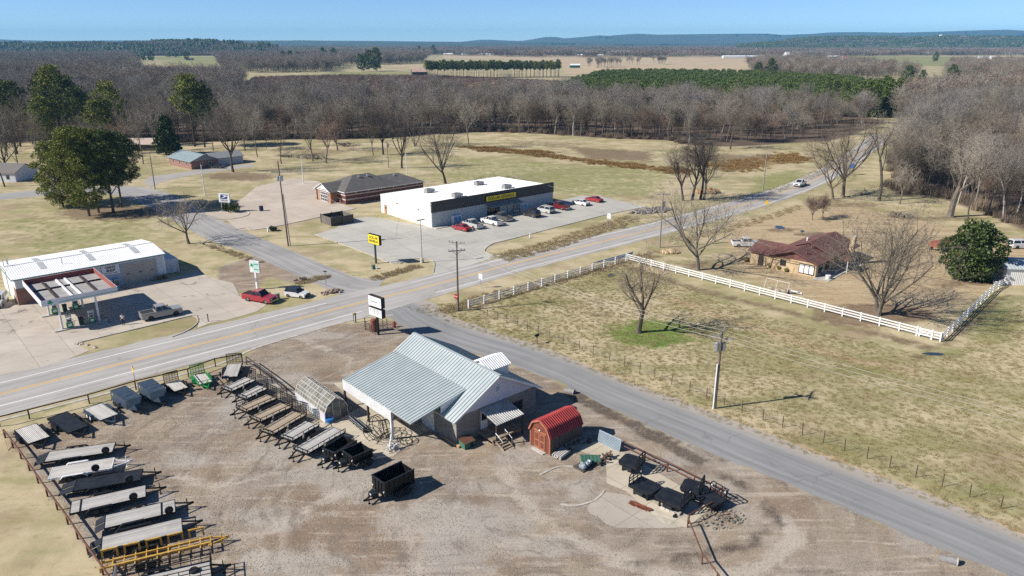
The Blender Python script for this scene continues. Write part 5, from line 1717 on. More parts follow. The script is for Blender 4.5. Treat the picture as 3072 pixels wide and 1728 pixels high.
# long haulers at the left, tongues to the right, listed from far to near
flatbed('wood decked car hauler with black ramps, farthest of the long row at the left', ('D0', 1150, 150), ('D0', 465, 250), 2.1, 'wood_grey', ramp=.95, spare=(.55, -1.2), group=G1, head=False)
flatbed('white framed car hauler with white fenders and pale deck', ('D0', 1140, 310), ('D0', 505, 415), 2.1, 'wood_pale', 'white', spare=(1.35, -1.15), group=G1, head=False, tl=1.5)
flatbed('all black steel decked car hauler with two black ramps', ('D0', 1428, 425), ('D0', 750, 535), 2.1, 'blackdeck', ramp=1.2, spare=(.9, -1.2), group=G1, tl=1.5)
flatbed('wood decked car hauler with a black strip across its rear, beside the all black trailer', ('D0', 1470, 590), ('D0', 705, 762), 2.1, 'wood_grey', strip=1, spare=(1.0, -1.2), group=G1, tl=1.5)
flatbed('wood decked car hauler with a black strip near its front and short black ramps', ('D0', 1765, 740), ('D0', 1050, 905), 2.1, 'wood_grey', strip=2, ramp=.75, spare=(.5, -1.15), group=G1)
flatbed('long wood decked trailer with tall black drive over fenders next to the yellow pipe trailer', ('D0', 1835, 930), ('D0', 1017, 1130), 2.2, 'wood_grey', ramp=.9, drive=True, group=G1, tl=1.4, axles=3)
# yellow pipe trailer
c, rz, L_ = tline(('D0', 2120, 1085), ('D0', 1020, 1345), .6)
o = thing('pipe_trailer', 'yellow painted pipe rack trailer with a row of square hoops', 'trailer', (c.x, c.y, 0), rz, 'trailers parked in the yard')
h = L_ / 2
my = MT['yellow']
b = MB()
for y in (-.35, .35):
 b.beam((-h, y, .6), (h, y, .6), .12, .2)
for i in range(11):
 b.box(-h + L_ * i / 10 - .04, -h + L_ * i / 10 + .04, -.9, .9, .58, .66)
b.build('frame', my, o)
for i in range(5):
 x0 = -h + .05 + i * L_ / 5
 x1 = x0 + L_ / 5 - .55
 b = MB()
 for x in (x0, x1):
  b.beam((x, .9, .6), (x, .9, 1.35), .14)
  b.beam((x, -.9, .6), (x, -.9, 1.0), .14)
 b.beam((x0 - .07, .9, 1.35), (x1 + .07, .9, 1.35), .14)
 b.build('hoop', my, o)
tongue(o, L_, 1.8, .62, my, 1.2)
running_gear(o, 1.85, 2, -.1 * L_, MT['black'], 'trailer', False, None, .55)
MB().beam((-h, -.9, .98), (h, -.9, .98), .08).build('side_rail', my, o)
# tall rail trailer at the very bottom
o = flatbed('high sided black grid trailer with a spare tyre on its deck at the lower edge', ('D0', 2130, 1370), ('D0', 1170, 1590), 2.1, 'wood_grey', group='trailers parked in the yard', name='utility_trailer', tl=1.2)
L_ = tline(('D0', 2130, 1370), ('D0', 1170, 1590), .7)[2]
for y in (-1, 1):
 b = MB()
 for i in range(10):
  x = -L_ / 2 + L_ * i / 9
  b.beam((x, y * 1.03, .7), (x, y * 1.03, 1.75), .05)
 for z in (1.05, 1.4, 1.75):
  b.beam((-L_ / 2, y * 1.03, z), (L_ / 2, y * 1.03, z), .05)
 b.build('side_rail', MT['black'], o)
b = MB()
for i in range(5):
 b.beam((L_ / 2, -1.03 + i * .515, .7), (L_ / 2, -1.03 + i * .515, 1.75), .05)
b.beam((L_ / 2, -1.05, 1.75), (L_ / 2, 1.05, 1.75), .06).beam((L_ / 2, -1.05, 1.2), (L_ / 2, 1.05, 1.2), .05)
b.build('front_rail', MT['black'], o)
add_wheel('trailer', o, (L_ / 2 - 1.3, .1, .82), (R(90), 0, 0), 'spare_wheel')
mesh_gate(o, -L_ / 2, 2.0, 1.6, .7, MT['galv'], -.1)
# upper row, tongues towards the yard
flatbed('short wide trailer with bleached deck and black fenders in the corner of the pipe fences', ('I', 630, 755), ('I', 407, 535), 2.15, 'wood_pale', spare=(.8, 1.2) and None, group=G2, tl=1.2)
flatbed('black steel decked trailer crossed by a fence shadow below the highway', ('I', 1262, 580), ('I', 917, 345), 2.1, 'blackdeck', group=G2, tl=1.2)
flatbed('pale wood decked trailer with white wheels between the black deck and the closed grey trailers', ('I', 1760, 385), ('I', 1490, 205), 2.0, 'wood_pale', MT['slate'], wk='trailerw', group=G2, tl=1.2)


def box_trailer(label, front, rear, zt=1.55):
 c, rz, L_ = tline(front, rear, zt)
 o = thing('cargo_trailer', label, 'trailer', (c.x, c.y, 0), rz, 'closed grey trailers')
 h, w2 = L_ / 2, .88
 m = MT['slate']
 b = MB().prism([(-h, -w2, .5), (h, -w2, .5), (h, w2, .5), (-h, w2, .5)], (0, 0, zt - .5))
 b.build('box', m, o)
 # sloped v nose
 b = MB().add([(h, -w2, .5), (h, w2, .5), (h, w2, zt), (h, -w2, zt), (h + 1.15, -.25, .55), (h + 1.15, .25, .55), (h + .75, .32, zt - .42), (h + .75, -.32, zt - .42)],
                 [(4, 5, 6, 7), (3, 7, 6, 2)[::-1], (0, 4, 7, 3), (1, 2, 6, 5), (0, 1, 5, 4)[::-1]])
 b.build('nose', m, o)
 b = MB()
 for x in (-h + .05, -.1, h - .05):
  b.box(x - .02, x + .02, -w2 - .012, w2 + .012, .55, zt + .012)
 b.box(-h, h, -w2 - .02, -w2, .48, .58).box(-h, h, w2, w2 + .02, .48, .58)
 b.build('trim', M('slate_trim', (.04, .055, .07)), o)
 MB().box(.2, .8, -.35, .35, zt, zt + .05).build('roof_hatch', m, o)
 MB().box(h + .6, h + .62, -.2, .2, .9, 1.0).build('badge', MT['chrome'], o)
 for y in (-1, 1):
  MB().box(-h + .5, -h + .62, y * w2 - .02, y * w2 + .02, 1.1, 1.35).build('marker_lamp', MT['lamp'], o)
 tongue(o, L_ + 1.2, 1.6, .55, MT['black'], .95)
 running_gear(o, w2 * 2, 2, -.12 * L_, m, 'trailer', False, None, .68)


box_trailer('closed slate grey trailer with pointed nose, left of the pair below the highway', ('C0', 1345, 1120), ('C0', 1185, 1012))
box_trailer('closed slate grey trailer with pointed nose, right of the pair below the highway', ('C0', 1590, 1042), ('C0', 1458, 938))
flatbed('small pale decked utility trailer with upright black gate beside the grey trailers', ('C0', 1825, 1028), ('C0', 1728, 950), 1.7, 'wood_pale', gate=1.3, axles=1, spare=(.5, .8), group=G2, wk='small', tl=1.0, name='utility_trailer', z=.6)
flatbed('small bright green utility trailer with pale deck and black gate', ('C0', 2068, 965), ('C0', 1990, 868), 1.65, 'wood_pale', 'green', gate=1.3, axles=1, rail=True, group=G2, wk='small', tl=1.0, name='utility_trailer', z=.6)
flatbed('small wood decked trailer with upright gate at the fence corner nearest the highway', ('F', 262, 490), ('F', 345, 272), 1.9, 'wood_grey', gate=1.4, axles=1, rail=False, spare=(.2, -1.1), group=G2, wk='small', tl=1.0, name='utility_trailer', z=.65)
# row by the greenhouse
o = 'utility_trailer'
flatbed('gated wood decked trailer farthest along the row beside the greenhouse', ('F', 210, 690), ('F', 600, 512), 1.95, 'wood_grey', gate=1.45, rail=True, group=G3, name=o, tl=1.1, axles=1)
flatbed('gated trailer with grey deck, second from the far end of the greenhouse row', ('F', 450, 815), ('F', 800, 645), 1.75, MT and 'wood_grey', gate=1.45, rail=True, group=G3, name=o, tl=1.1, axles=1)
flatbed('gated trailer with tan deck just before the far end of the greenhouse', ('F', 448, 1015), ('F', 940, 800), 1.95, 'wood_tan', gate=1.45, rail=True, group=G3, name=o, tl=1.2)
flatbed('gated trailer with tan deck beside the middle of the greenhouse', ('F', 668, 1170), ('F', 1172, 935), 2.0, 'wood_tan', gate=1.45, rail=True, group=G3, name=o, tl=1.2)
flatbed('gated trailer with light tan deck by the near end of the greenhouse', ('F', 848, 1378), ('F', 1385, 1065), 2.05, 'wood_tan', gate=1.45, rail=True, group=G3, name=o, tl=1.2)
flatbed('grey decked railed trailer next to the light tan one', ('D1', 300, 65), ('F', 1595, 1228), 2.05, 'wood_grey', rail=True, group=G3, name=o, tl=1.3)
flatbed('long grey decked railed trailer beside the black dump trailers', ('D1', 445, 193), ('F', 2015, 1325), 2.1, 'wood_grey', rail=True, group=G3, name=o, tl=1.3)


def dump(label, front, rear, zt, Wd_=1.95, floor=.75):
 c, rz, L_ = tline(front, rear, zt)
 o = thing('dump_trailer', label, 'trailer', (c.x, c.y, 0), rz, 'black dump trailers')
 h, w2, m = L_ / 2, Wd_ / 2, MT['black']
 MB().box(-h + .05, h - .05, -w2 + .05, w2 - .05, floor - .08, floor).build('floor', m, o)
 for y in (-1, 1):
  ya, yb = sorted((y * (w2 - .05), y * w2))
  b = MB().box(-h, h, ya, yb, floor - .1, zt)
  n = int(L_ / .55)
  for i in range(n + 1):
   x = -h + .04 + (L_ - .08) * i / n
   y0_, y1_ = sorted((y * w2, y * (w2 + .06)))
   b.box(x - .035, x + .035, y0_, y1_, floor - .1, zt - .04)
  b.build('side_wall', m, o)
  MB().box(-h - .05, h + .05, y * w2 - .06, y * w2 + .07, zt, zt + .08).build('top_rail', MT['blackdeck'], o)
 b = MB().box(h - .05, h, -w2 + .05, w2 - .05, floor - .1, zt)
 for y in (-.5, 0, .5):
  b.box(h, h + .06, y - .035, y + .035, floor - .1, zt)
 b.build('front_wall', m, o)
 MB().box(h - .06, h + .08, -w2, w2, zt, zt + .08).build('front_rail', MT['blackdeck'], o)
 for y in (-1, 1):
  ya, yb = sorted((y * .02, y * (w2 - .05)))
  MB().box(-h, -h + .05, ya, yb, floor - .05, zt - .05).build('tailgate', m, o)
 b = MB()
 for y in (-.45, .45):
  b.beam((-h, y, floor - .22), (h, y, floor - .22), .1, .18)
 b.build('frame', m, o)
 tongue(o, L_, Wd_, floor - .1, m, 1.45)
 tb = MB().prism([(h + .35, -.5, floor - .12), (h + .9, -.28, floor - .12), (h + .9, .28, floor - .12), (h + .35, .5, floor - .12)], (0, 0, .42)).build('tool_box', MT['blackdeck'], o)
 MB().box(h + .9, h + .91, -.15, .15, floor + .05, floor + .2).build('badge', MT['white'], tb)
 running_gear(o, Wd_ + .1, 2, -.1 * L_, m, 'trailer', False, None, .8)
 for y in (-1, 1):
  MB().box(h - .0, h + .08, y * (w2 - .1) - .05, y * (w2 - .1) + .05, floor + .3, floor + .42).build('reflector', MT['lamp'], o)
 return o


dump('low sided black dump trailer at the near end of the greenhouse row', ('D1', 738, 190), ('D1', 945, 62), 1.35, 1.85)
dump('black dump trailer between the low sided one and the tall one', ('D1', 918, 222), ('D1', 1112, 138), 1.5, 1.9)
dump('tall black dump trailer standing alone in the middle of the yard', ('D1', 1228, 478), ('D1', 1525, 338), 2.05, 1.95)


# truck flatbed bodies on the slab
def truck_bed(label, front, rear, Wd_=2.1, z=.95, rack=True):
 c, rz, L_ = tline(front, rear, z)
 o = thing('truck_bed', label, 'truck bed', (c.x, c.y, .03), rz, 'black truck beds on the slab')
 h, w2, m = L_ / 2, Wd_ / 2, MT['black']
 pts = [(-h, -w2 + .3), (-h + .25, -w2), (h, -w2), (h, w2), (-h + .25, w2), (-h, w2 - .3)]
 MB().prism([(x, y, z - .07) for x, y in pts], (0, 0, .07)).build('deck', MT['blackdeck'], o)
 b = MB().prism([(x * .99, y * .99, z - .25) for x, y in pts], (0, 0, .175))
 for y in (-.4, .4):
  b.box(-h + .1, h, y - .06, y + .06, z - .45, z - .25)
 b.build('skirt', m, o)
 b = MB()
 for x in (-h + .5, h - .5):
  for y in (-.7, .7):
   b.box(x - .08, x + .08, y - .08, y + .08, 0, z - .25)
 b.build('stand', m, o)
 if rack:
  b = MB()
  for y in (-1, 1):
   b.tube([(h - .05, y * (w2 - .1), z), (h - .05, y * (w2 - .1), z + .75), (h - .05, y * (w2 - .35), z + 1.0)], .06)
   b.beam((h - .05, y * .35, z), (h - .05, y * .35, z + 1.0), .07)
  b.tube([(h - .05, -(w2 - .35), z + 1.0), (h - .05, w2 - .35, z + 1.0)], .06)
  for q in (.3, .6):
   b.beam((h - .05, -(w2 - .1), z + q), (h - .05, w2 - .1, z + q), .06)
  b.build('headache_rack', m, o)
  for y in (-1, 1):
   MB().box(h - .14, h - .1, y * (w2 - .25) - .06, y * (w2 - .25) + .06, z + .55, z + .68).build('lamp', MT['lamp'], o)
 for y in (-1, 1):
  bb_ = sorted((y * w2, y * (w2 - .35)))
  MB().box(-.4, .5, bb_[0], bb_[1], z - .6, z - .26).build('side_box', MT['blackdeck'], o)


truck_bed('black steel truck bed with rack, lying nearest the red shed', ('D2', 1300, 320), ('D2', 1105, 255))
truck_bed('black truck bed with its high rack at the left end, on the slab edge', ('D2', 1235, 485), ('D2', 1455, 590))
truck_bed('black truck bed in the middle of the slab with rack to the right', ('D2', 1755, 715), ('D2', 1480, 600), 2.2)
truck_bed('black truck bed by the pipe fence with rack to the right', ('D2', 1912, 570), ('D2', 1712, 515))
truck_bed('black rack and bed at the far end of the slab by the fence corner', ('D2', 2080, 625), ('D2', 1925, 705), 2.0, .8)
# ------------------------------------------------------------------ fences
def along(pts, step):
 """points every step along a polyline"""
 out, acc = [], 0.0
 for a, b in zip(pts, pts[1:]):
  d = (b - a).length
  t_ = acc
  while t_ < d:
   out.append(a.lerp(b, t_ / d))
   t_ += step
  acc = t_ - d
 out.append(pts[-1])
 return out


def fence(name, label, pts, step, hgt, m, post_w, rails, rail_w, rail_h, cat='fence', round_=False, post_m=None, top=0.0):
 pts = [Vector((p.x, p.y, 0)) for p in pts]
 o = thing(name, label, cat, pts[0])
 base = pts[0]
 P = []
 for a, b in zip(pts, pts[1:]):
  n = max(1, round((b - a).length / step))
  P += [a.lerp(b, i / n) for i in range(n)]
 P.append(pts[-1])
 me = None
 for p in P:
  if me is None:
   b = MB()
   if round_:
    b.cyl((0, 0, 0), (0, 0, hgt), post_w / 2, n=8)
   else:
    b.box(-post_w / 2, post_w / 2, -post_w / 2, post_w / 2, 0, hgt)
    if top:
     b.add([(-post_w * .6, -post_w * .6, hgt), (post_w * .6, -post_w * .6, hgt), (post_w * .6, post_w * .6, hgt), (-post_w * .6, post_w * .6, hgt), (0, 0, hgt + top)], [(0, 1, 4), (1, 2, 4), (2, 3, 4), (3, 0, 4), (3, 2, 1, 0)])
   me = b.mesh('post', post_m or m)
  d = (P[min(P.index(p) + 1, len(P) - 1)] - P[max(P.index(p) - 1, 0)])
  inst('post', me, o, p - base, (0, 0, math.atan2(d.y, d.x)))
 for z in rails:
  b = MB()
  for a, c_ in zip(P, P[1:]):
   a_, c2_ = a - base + Vector((0, 0, z)), c_ - base + Vector((0, 0, z))
   if round_:
    b.cyl(a_, c2_, rail_w / 2, n=7)
   else:
    b.beam(a_, c2_, rail_w, rail_h)
  b.build('rail', m, o)
 return o


WH_ = MT['white']
fence('rail_fence', 'white rail fence with three boards running along the highway ditch', [W('C1', 2140, 210), W('B2', 1150, 1180)], 3.4, 1.35, WH_, .2, (.4, .8, 1.2), .05, .13, top=.08)
fence('rail_fence', 'long white three board fence in front of the brown roofed house', [W('B2', 1165, 1182), W('C3', 1730, 548)], 2.75, 1.4, WH_, .16, (.45, .85, 1.25), .05, .17, top=.06)
fence('rail_fence', 'white three board fence running back from the paddock corner to the white shed', [W('C3', 1745, 545), W('M', 1960, 1420), W('M', 2180, 1290)], 2.6, 1.4, WH_, .16, (.45, .85, 1.25), .05, .17, top=.06)
o = thing('fence_gate', 'small white cross braced gate panel in the fence near the paddock corner', 'gate', at_vec(W('C3', 1570, 505)), heading(W('C3', 1540, 497), W('C3', 1600, 512)))
b = MB()
b.box(-.9, .9, -.16, -.11, .35, .5).box(-.9, .9, -.16, -.11, 1.15, 1.3)
b.beam((-.85, -.135, .42), (.85, -.135, 1.22), .1, .05).beam((-.85, -.135, 1.22), (.85, -.135, .42), .1, .05)
b.build('gate_panel', WH_, o)
for x in (-.98, .98):
 MB().box(x - .11, x + .11, -.22, -.0, 0, 1.5).build('gate_post', WH_, o)
# pipe fences round the yard
RU = MT['rust']
DKR = MT['steel_dk']
fence('pipe_fence', 'rusty pipe rail fence along the highway side of the trailer yard', [W('C0', 0, 1400), W('C0', 300, 1325), W('C0', 900, 1170), W('C0', 1370, 1030), W('C0', 1900, 905), W('C0', 2170, 800), W('C0', 2440, 752)], 6.5, 1.2, DKR, .15, (1.15,), .15, .1, round_=True)
fence('pipe_fence', 'rusty pipe rail fence running down the hill behind the gated trailers', [W('F', 540, 290), W('F', 760, 450), W('F', 950, 590), W('F', 1190, 790)], 4.0, 1.2, DKR, .14, (.62, 1.15), .14, .1, round_=True)
fence('pipe_fence', 'brown pipe rail fence behind the long car haulers at the left', [W('D0', 55, 60), W('D0', 215, 270), W('D0', 480, 650), W('D0', 685, 930), W('D0', 890, 1235), W('D0', 1040, 1440), G(360, 1800)], 3.3, 1.0, RU, .16, (.98,), .17, .1, round_=True)
fence('pipe_fence', 'rusty pipe fence behind the truck beds on the slab', [W('D2', 1120, 190), W('D2', 1320, 290), W('D2', 1560, 400), W('D2', 1830, 540), W('D2', 2125, 690)], 4.2, 1.15, RU, .14, (.6, 1.12), .13, .1, round_=True)
fence('pipe_fence', 'thin rusty pipe rail from the slab corner down to the lower picture edge', [W('D2', 1765, 960), W('D2', 1910, 1330), G(2150, 1750), G(2200, 1840)], 5, 1.0, RU, .13, (.95,), .13, .1, round_=True)
MBP = fence('pipe_fence', 'short rusty pipe rail closing the end of the slab', [W('D2', 1775, 925), W('D2', 2000, 800)], 4, 1.0, RU, .13, (.95,), .13, .1, round_=True)
# wire fence of steel posts beside the side road
posts = [('C1', 2330, 290), ('C1', 2435, 322), ('C1', 2525, 357), ('C2', 55, 390), ('C2', 155, 430), ('C2', 265, 470), ('C2', 380, 515), ('C2', 512, 570), ('C2', 677, 630), ('C2', 815, 680), ('C2', 980, 740), ('C2', 1130, 798),
         ('C2', 1285, 858), ('C2', 1437, 912), ('C2', 1605, 980), ('C2', 1787, 1060), ('C2', 1958, 1120), ('C2', 2135, 1185), ('C2', 2312, 1258), ('C2', 2525, 1335), ('C3', 145, 1410), ('D3', 345, 30), ('D3', 555, 110), ('D3', 770, 190),
         ('D3', 995, 272), ('D3', 1222, 362), ('D3', 1482, 458), ('D3', 1747, 552), ('D3', 2027, 658), ('D3', 2337, 775), ('D3', 2640, 890)]
PP = [W(*p) for p in posts]
o = thing('wire_fence', 'thin wire fence on rusty steel posts along the paddock side of the road', 'fence', PP[0])
me = MB().box(-.035, .035, -.03, .03, 0, 1.4).mesh('post', M('rusty_t_post', (.13, .075, .05), (.08, .05, .04), 5, .8))
for p in PP:
 inst('post', me, o, p - PP[0], (rnd.uniform(-.05, .05), rnd.uniform(-.05, .05), 0))
b = MB()
for z in (.5, .9, 1.25):
 for p, q in zip(PP, PP[1:]):
  b.cyl(p - PP[0] + Vector((0, 0, z)), q - PP[0] + Vector((0, 0, z)), .008, n=3)
b.build('wire', MT['galv'], o)


# ------------------------------------------------------------------ poles and lines
def pole(label, base, h, lean=(0, 0), arms=(), drums=0, name='utility_pole', m='pole', r=.17, az=ANG, lamp=False, twin=False):
 o = thing(name, label, 'pole', base, az)
 top = Vector((lean[0], lean[1], h))
 MB().cyl((0, 0, 0), top, r, r * .68, 10).build('shaft', MT[m] if isinstance(m, str) else m, o)
 if twin:
  MB().cyl((.45, 0, 0), top * .62 + Vector((.25, 0, 0)), r * .7, r * .5, 8).build('brace_pole', MT['greypole'], o)
 for z, ln, a_ in arms:
  z = h - z
  c, s = math.cos(a_), math.sin(a_)
  f = z / h
  o_ = top * f
  am = MB().beam(o_ + Vector((-ln * c, -ln * s, 0)), o_ + Vector((ln * c, ln * s, 0)), .12, .14)
  am.beam(o_ + Vector((-ln * .6 * c, -ln * .6 * s, 0)), o_ + Vector((0, 0, -.6)), .04).beam(o_ + Vector((ln * .6 * c, ln * .6 * s, 0)), o_ + Vector((0, 0, -.6)), .04)
  am = am.build('crossarm', MT['greypole'], o)
  for q in (-1, -.55, .55, 1):
   p = o_ + Vector((ln * q * c * .95, ln * q * s * .95, .07))
   MB().cyl(p, p + Vector((0, 0, .22)), .06, .08, 6).build('insulator', MT['galv'], am)
 for i in range(drums):
  a_ = i * 2.4 + .5
  p = top * .8 + Vector((.42 * math.cos(a_), .42 * math.sin(a_), 0))
  d_ = MB().cyl(p + Vector((0, 0, -.5)), p + Vector((0, 0, .45)), .26, n=12)
  d_.cyl(p + Vector((0, 0, .45)), p + Vector((0, 0, .58)), .26, .1, 12)
  d_.build('transformer', MT['galv'], o)
 if lamp:
  MB().beam(top, top + Vector((.5, 0, .1)), .06).ball(tuple(top + Vector((.6, 0, .05))), .2, .14, .1).build('lamp_arm', MT['galv'], o)
 return o


def toploc(t_, x, y, base):
 """height of the point seen at (x, y) that stands over base"""
 a, b_, k_ = TILE[t_]
 v = -(b_ + y * k_ - 864) / FPX
 d = Vector((0, CP + v * SP, -SP + v * CP))
 return HCAM + d.z * base.y / d.y


POLES, LASTPOLE = {}, []


def P_(key, base, top, **kw):
 b_ = W(*base)
 h = toploc(*top, b_)
 a, c_, k_ = TILE[top[0]]
 POLES[key] = (b_, h)
 LASTPOLE[:] = [pole(kw.pop('label'), b_, h, **kw)]


P_('road', ('C2', 2040, 1218), ('C2', 2112, 440), label='tall utility pole with two transformers standing in the paddock by the side road', arms=[(.25, 1.25, R(60)), (.85, 1.25, R(-30))], drums=2, az=0, twin=False)
MB().cyl((-.2, -.1, 0), (-.2, -.1, 5.6), .09, n=8).build('conduit', MT['white'], LASTPOLE[0])
P_('corner', ('C1', 2035, 235), ('B1', 2030, 985), label='utility pole with two crossarms at the road corner beside the stop sign', arms=[(.25, 1.3, R(-20)), (1.5, 1.3, R(15))], az=0)
P_('hwy', ('B2', 1485, 1050), ('B2', 1523, 500), label='utility pole with one crossarm on the highway verge by the bare tree', arms=[(.3, 1.5, R(-10))], drums=1, az=0, m='greypole')
P_('far', ('B2', 2525, 470), ('B2', 2560, 105), label='distant utility pole beside the highway beyond the bare trees', arms=[(.3, 1.6, R(-10))], az=0, m='greypole')
P_('post', ('B1', 325, 1035), ('B1', 215, 180), label='leaning utility pole with transformers between the post office and the lane', lean=(-.5, 0.2), drums=3, az=0, twin=True, m='pole')
P_('rear', ('B1', 1335, 250), ('A1', 1310, 1210), label='leaning pole with transformer behind the post office', lean=(-.2, 0), drums=1, az=0, m='greypole')
P_('left', ('B0', 1560, 460), ('B0', 1510, 115), label='thin bare pole on the lawn in front of the blue grey roofed house', az=0, m='greypole')
for key, base, top, lb in (('w1', ('B0', 2062, 520), ('B0', 2028, 215), 'white light mast nearest the postal sign'), ('w2', ('B1', 478, 405), ('B1', 455, 125), 'white light mast left of the post office gable'),
                           ('w3', ('B1', 1522, 400), ('B1', 1513, 95), 'white light mast rising behind the post office roof')):
 P_(key, base, top, label=lb, name='light_mast', m='white', r=.14, az=0)
bs = W('B1', 1672, 1200)
o = thing('light_pole', 'tall grey twin headed light pole on a concrete base at the store lot corner', 'lamp post', bs, ANG)
MB().cyl((0, 0, 0), (0, 0, .8), .38, .34, 12).build('base', MT['conc'], o)
hh = toploc('B1', 1650, 770, bs)
MB().cyl((0, 0, .8), (0, 0, hh), .1, .07, 8).build('pole', MT['galv'], o)
for s_ in (-1, 1):
 MB().box(.1 if s_ > 0 else -.85, .85 if s_ > 0 else -.1, -.16, .16, hh - .1, hh + .08).build('lamp_head', M('lamp_grey', (.3, .3, .31)), o)
for lb, base, top in (('white light pole among trees at the far right beside the distant house', ('A3', 1480, 705), ('A3', 1492, 600)), ('white pole in front of the far red roofed house', ('A3', 1712, 700), ('A3', 1722, 585)),
                      ('dark pole beside the far house with the pale blue roof', ('A3', 1485, 815), ('A3', 1505, 695)), ('utility pole with crossarm just beyond the bend of the highway', ('A3', 1095, 1030), ('A3', 1098, 905))):
 b_ = W(*base)
 pole(lb, b_, toploc(*top, b_), m='greypole', az=0, r=.16, arms=[(.4, 1.5, 0)] if 'crossarm' in lb else ())


def wire(p, q, sag, label, n=10):
 b = MB()
 pts = []
 for i in range(n + 1):
  t_ = i / n
  v = p.lerp(q, t_)
  pts.append(v - p - Vector((0, 0, sag * 4 * t_ * (1 - t_))))
 b.tube(pts, .017, 3)
 w_ = b.build('power_line', m_wire)
 w_.location = p
 tag(w_, label, 'cable', 'power lines between the poles')


m_wire = M('aluminium_cable', (.62, .6, .55), (.5, .48, .44), 3, .5, .3)


def tops(k, off):
 b_, h = POLES[k]
 return b_ + Vector((off[0], off[1], h + off[2]))


for off in (-1.1, .1, 1.1):
 d_ = tops('corner', (off, off * .1, -.6))
 e_ = tops('road', (off * .6, off, -.4))
 wire(d_, e_, 1.2, 'pale power line strung over the paddock to the tall pole with two transformers')
 wire(e_, e_ + Vector((62, -46, 0)), 1.4, 'pale power line leaving the tall paddock pole towards the lower right')
 wire(tops('corner', (off, .2, -.6)), tops('hwy', (off, 0, -.1)), 1.0, 'power line along the highway between the corner pole and the verge pole')
 wire(tops('hwy', (off, 0, -.1)), tops('far', (off, 0, -.1)), 1.2, 'power line along the highway from the verge pole to the distant pole')
wire(tops('corner', (-.8, .2, -1.9)), tops('post', (-.4, .2, -1.5)), 1.2, 'service line from the corner pole to the leaning pole by the post office')
wire(tops('post', (-.4, .2, -1)), tops('rear', (-.2, 0, -1)), 1.2, 'service line behind the post office between the two leaning poles')
wire(tops('hwy', (0, 0, -2.0)), DGO + du * 37 + dv * 8 + Vector((0, 0, 5.2)), .8, 'service line from the verge pole to the right corner of the store')


# ------------------------------------------------------------------ signs
def small_sign(name, label, base, h, rz, shape, face, size, back=None, cat='sign', two=False, z0=None):
 o = thing(name, label, cat, at_vec(base), rz)
 xs = (-.35, .35) if two else (0,)
 for x in xs:
  MB().box(x - .04, x + .04, -.03, .03, 0, h).build('post', MT['galv'], o)
 n = {'stop': 8, 'diamond': 4}.get(shape)
 b = MB()
 if n:
  a0 = math.pi / 8 if n == 8 else math.pi / 2
  b.prism([(size * math.cos(a0 + 2 * math.pi * i / n), -.06, h - size + size * math.sin(a0 + 2 * math.pi * i / n)) for i in range(n)], (0, .025, 0))
 else:
  b.box(-size[0] / 2, size[0] / 2, -.07, -.035, h - size[1], h)
 pl = b.build('plate', face, o)
 return o, pl


m_signred = M('sign_red', (.4, .015, .02), (.33, .012, .015), 3, .5)
m_signblue = M('sign_blue', (.02, .16, .5), (.02, .14, .42), 3, .5)
m_signyel = M('warning_yellow', (.72, .45, .02), (.66, .4, .02), 3, .5)
o, pl = small_sign('stop_sign', 'red stop sign at the mouth of the side road seen darkly from the side', W('C1', 2015, 242), 2.9, R(-35), 'stop', m_signred, .42)
text('STOP', .3, MT['white'], pl, (0, -.066, 2.48), (R(90), 0, 0))
small_sign('road_sign', 'white back of a highway sign standing at the paddock side of the road', W('K', 453, 1345), 2.6, R(-30), 'rect', MT['white'], (.75, 1.0))
o, pl = small_sign('road_sign', 'pair of white route plates on a two legged post in the ditch before the store', W('K', 1995, 632), 3.2, R(-40), 'rect', MT['white'], (1.0, .8), two=True)
MB().box(-.4, -.05, -.07, -.035, 2.42, 3.6).box(.05, .4, -.07, -.035, 2.42, 3.6).build('route_plate', MT['white'], o)
small_sign('warning_sign', 'yellow diamond sign seen edge on at the highway shoulder by the trailers', W('C0', 1370, 1008), 2.9, R(-52), 'diamond', m_signyel, .55)
small_sign('warning_sign', 'yellow diamond sign far along the highway near the bend', W('B3', -22, 700), 3.2, R(-20), 'diamond', m_signyel, .6)
small_sign('road_sign', 'blue square sign beside the distant highway bend', W('A3', 838, 1560), 3.6, R(-25), 'rect', m_signblue, (1.5, 1.5), two=True)
small_sign('street_sign', 'small dark street name sign at the corner of the lane', W('G', 1330, 470), 2.8, R(10), 'rect', M('street_sign_green', (.02, .09, .05)), (.6, .2))
for i, (p, c_, lb) in enumerate(((W('G', 1752, 985), MT['black'], 'dark square marker post beside the yellow capped one on the gutter edge'), (W('G', 1722, 990), MT['yellow'], 'yellow capped marker post on the gutter edge by the dealer sign'))):
 t_ = thing('marker_post', lb, 'post', at_vec(p), ANG, 'marker posts on the gutter edge')
 MB().box(-.06, .06, -.06, .06, 0, 1.25).build('post', MT['galv'] if i else c_, t_)
 MB().box(-.12, .12, -.09, .09, 1.25, 1.45).build('cap', c_, t_)
t_ = thing('marker_post', 'thin brown marker post on the concrete by the filling station island', 'post', at_vec(W('C0', 2097, 345)), 0)
MB().box(-.06, .06, -.06, .06, 0, 1.1).build('post', MT['pole'], t_)
MB().box(-.075, .075, -.075, .075, 1.1, 1.2).build('cap', MT['black'], t_)
t_ = thing('bollard', 'white tapered marker on the edge of the store lot', 'bollard', at_vec(W('K', 1048, 742)), 0)
MB().cyl((0, 0, .04), (0, 0, 1.4), .2, .05, 10).build('cone', MT['white'], t_)
MB().box(-.28, .28, -.28, .28, 0, .04).build('foot', MT['rubber'], t_)
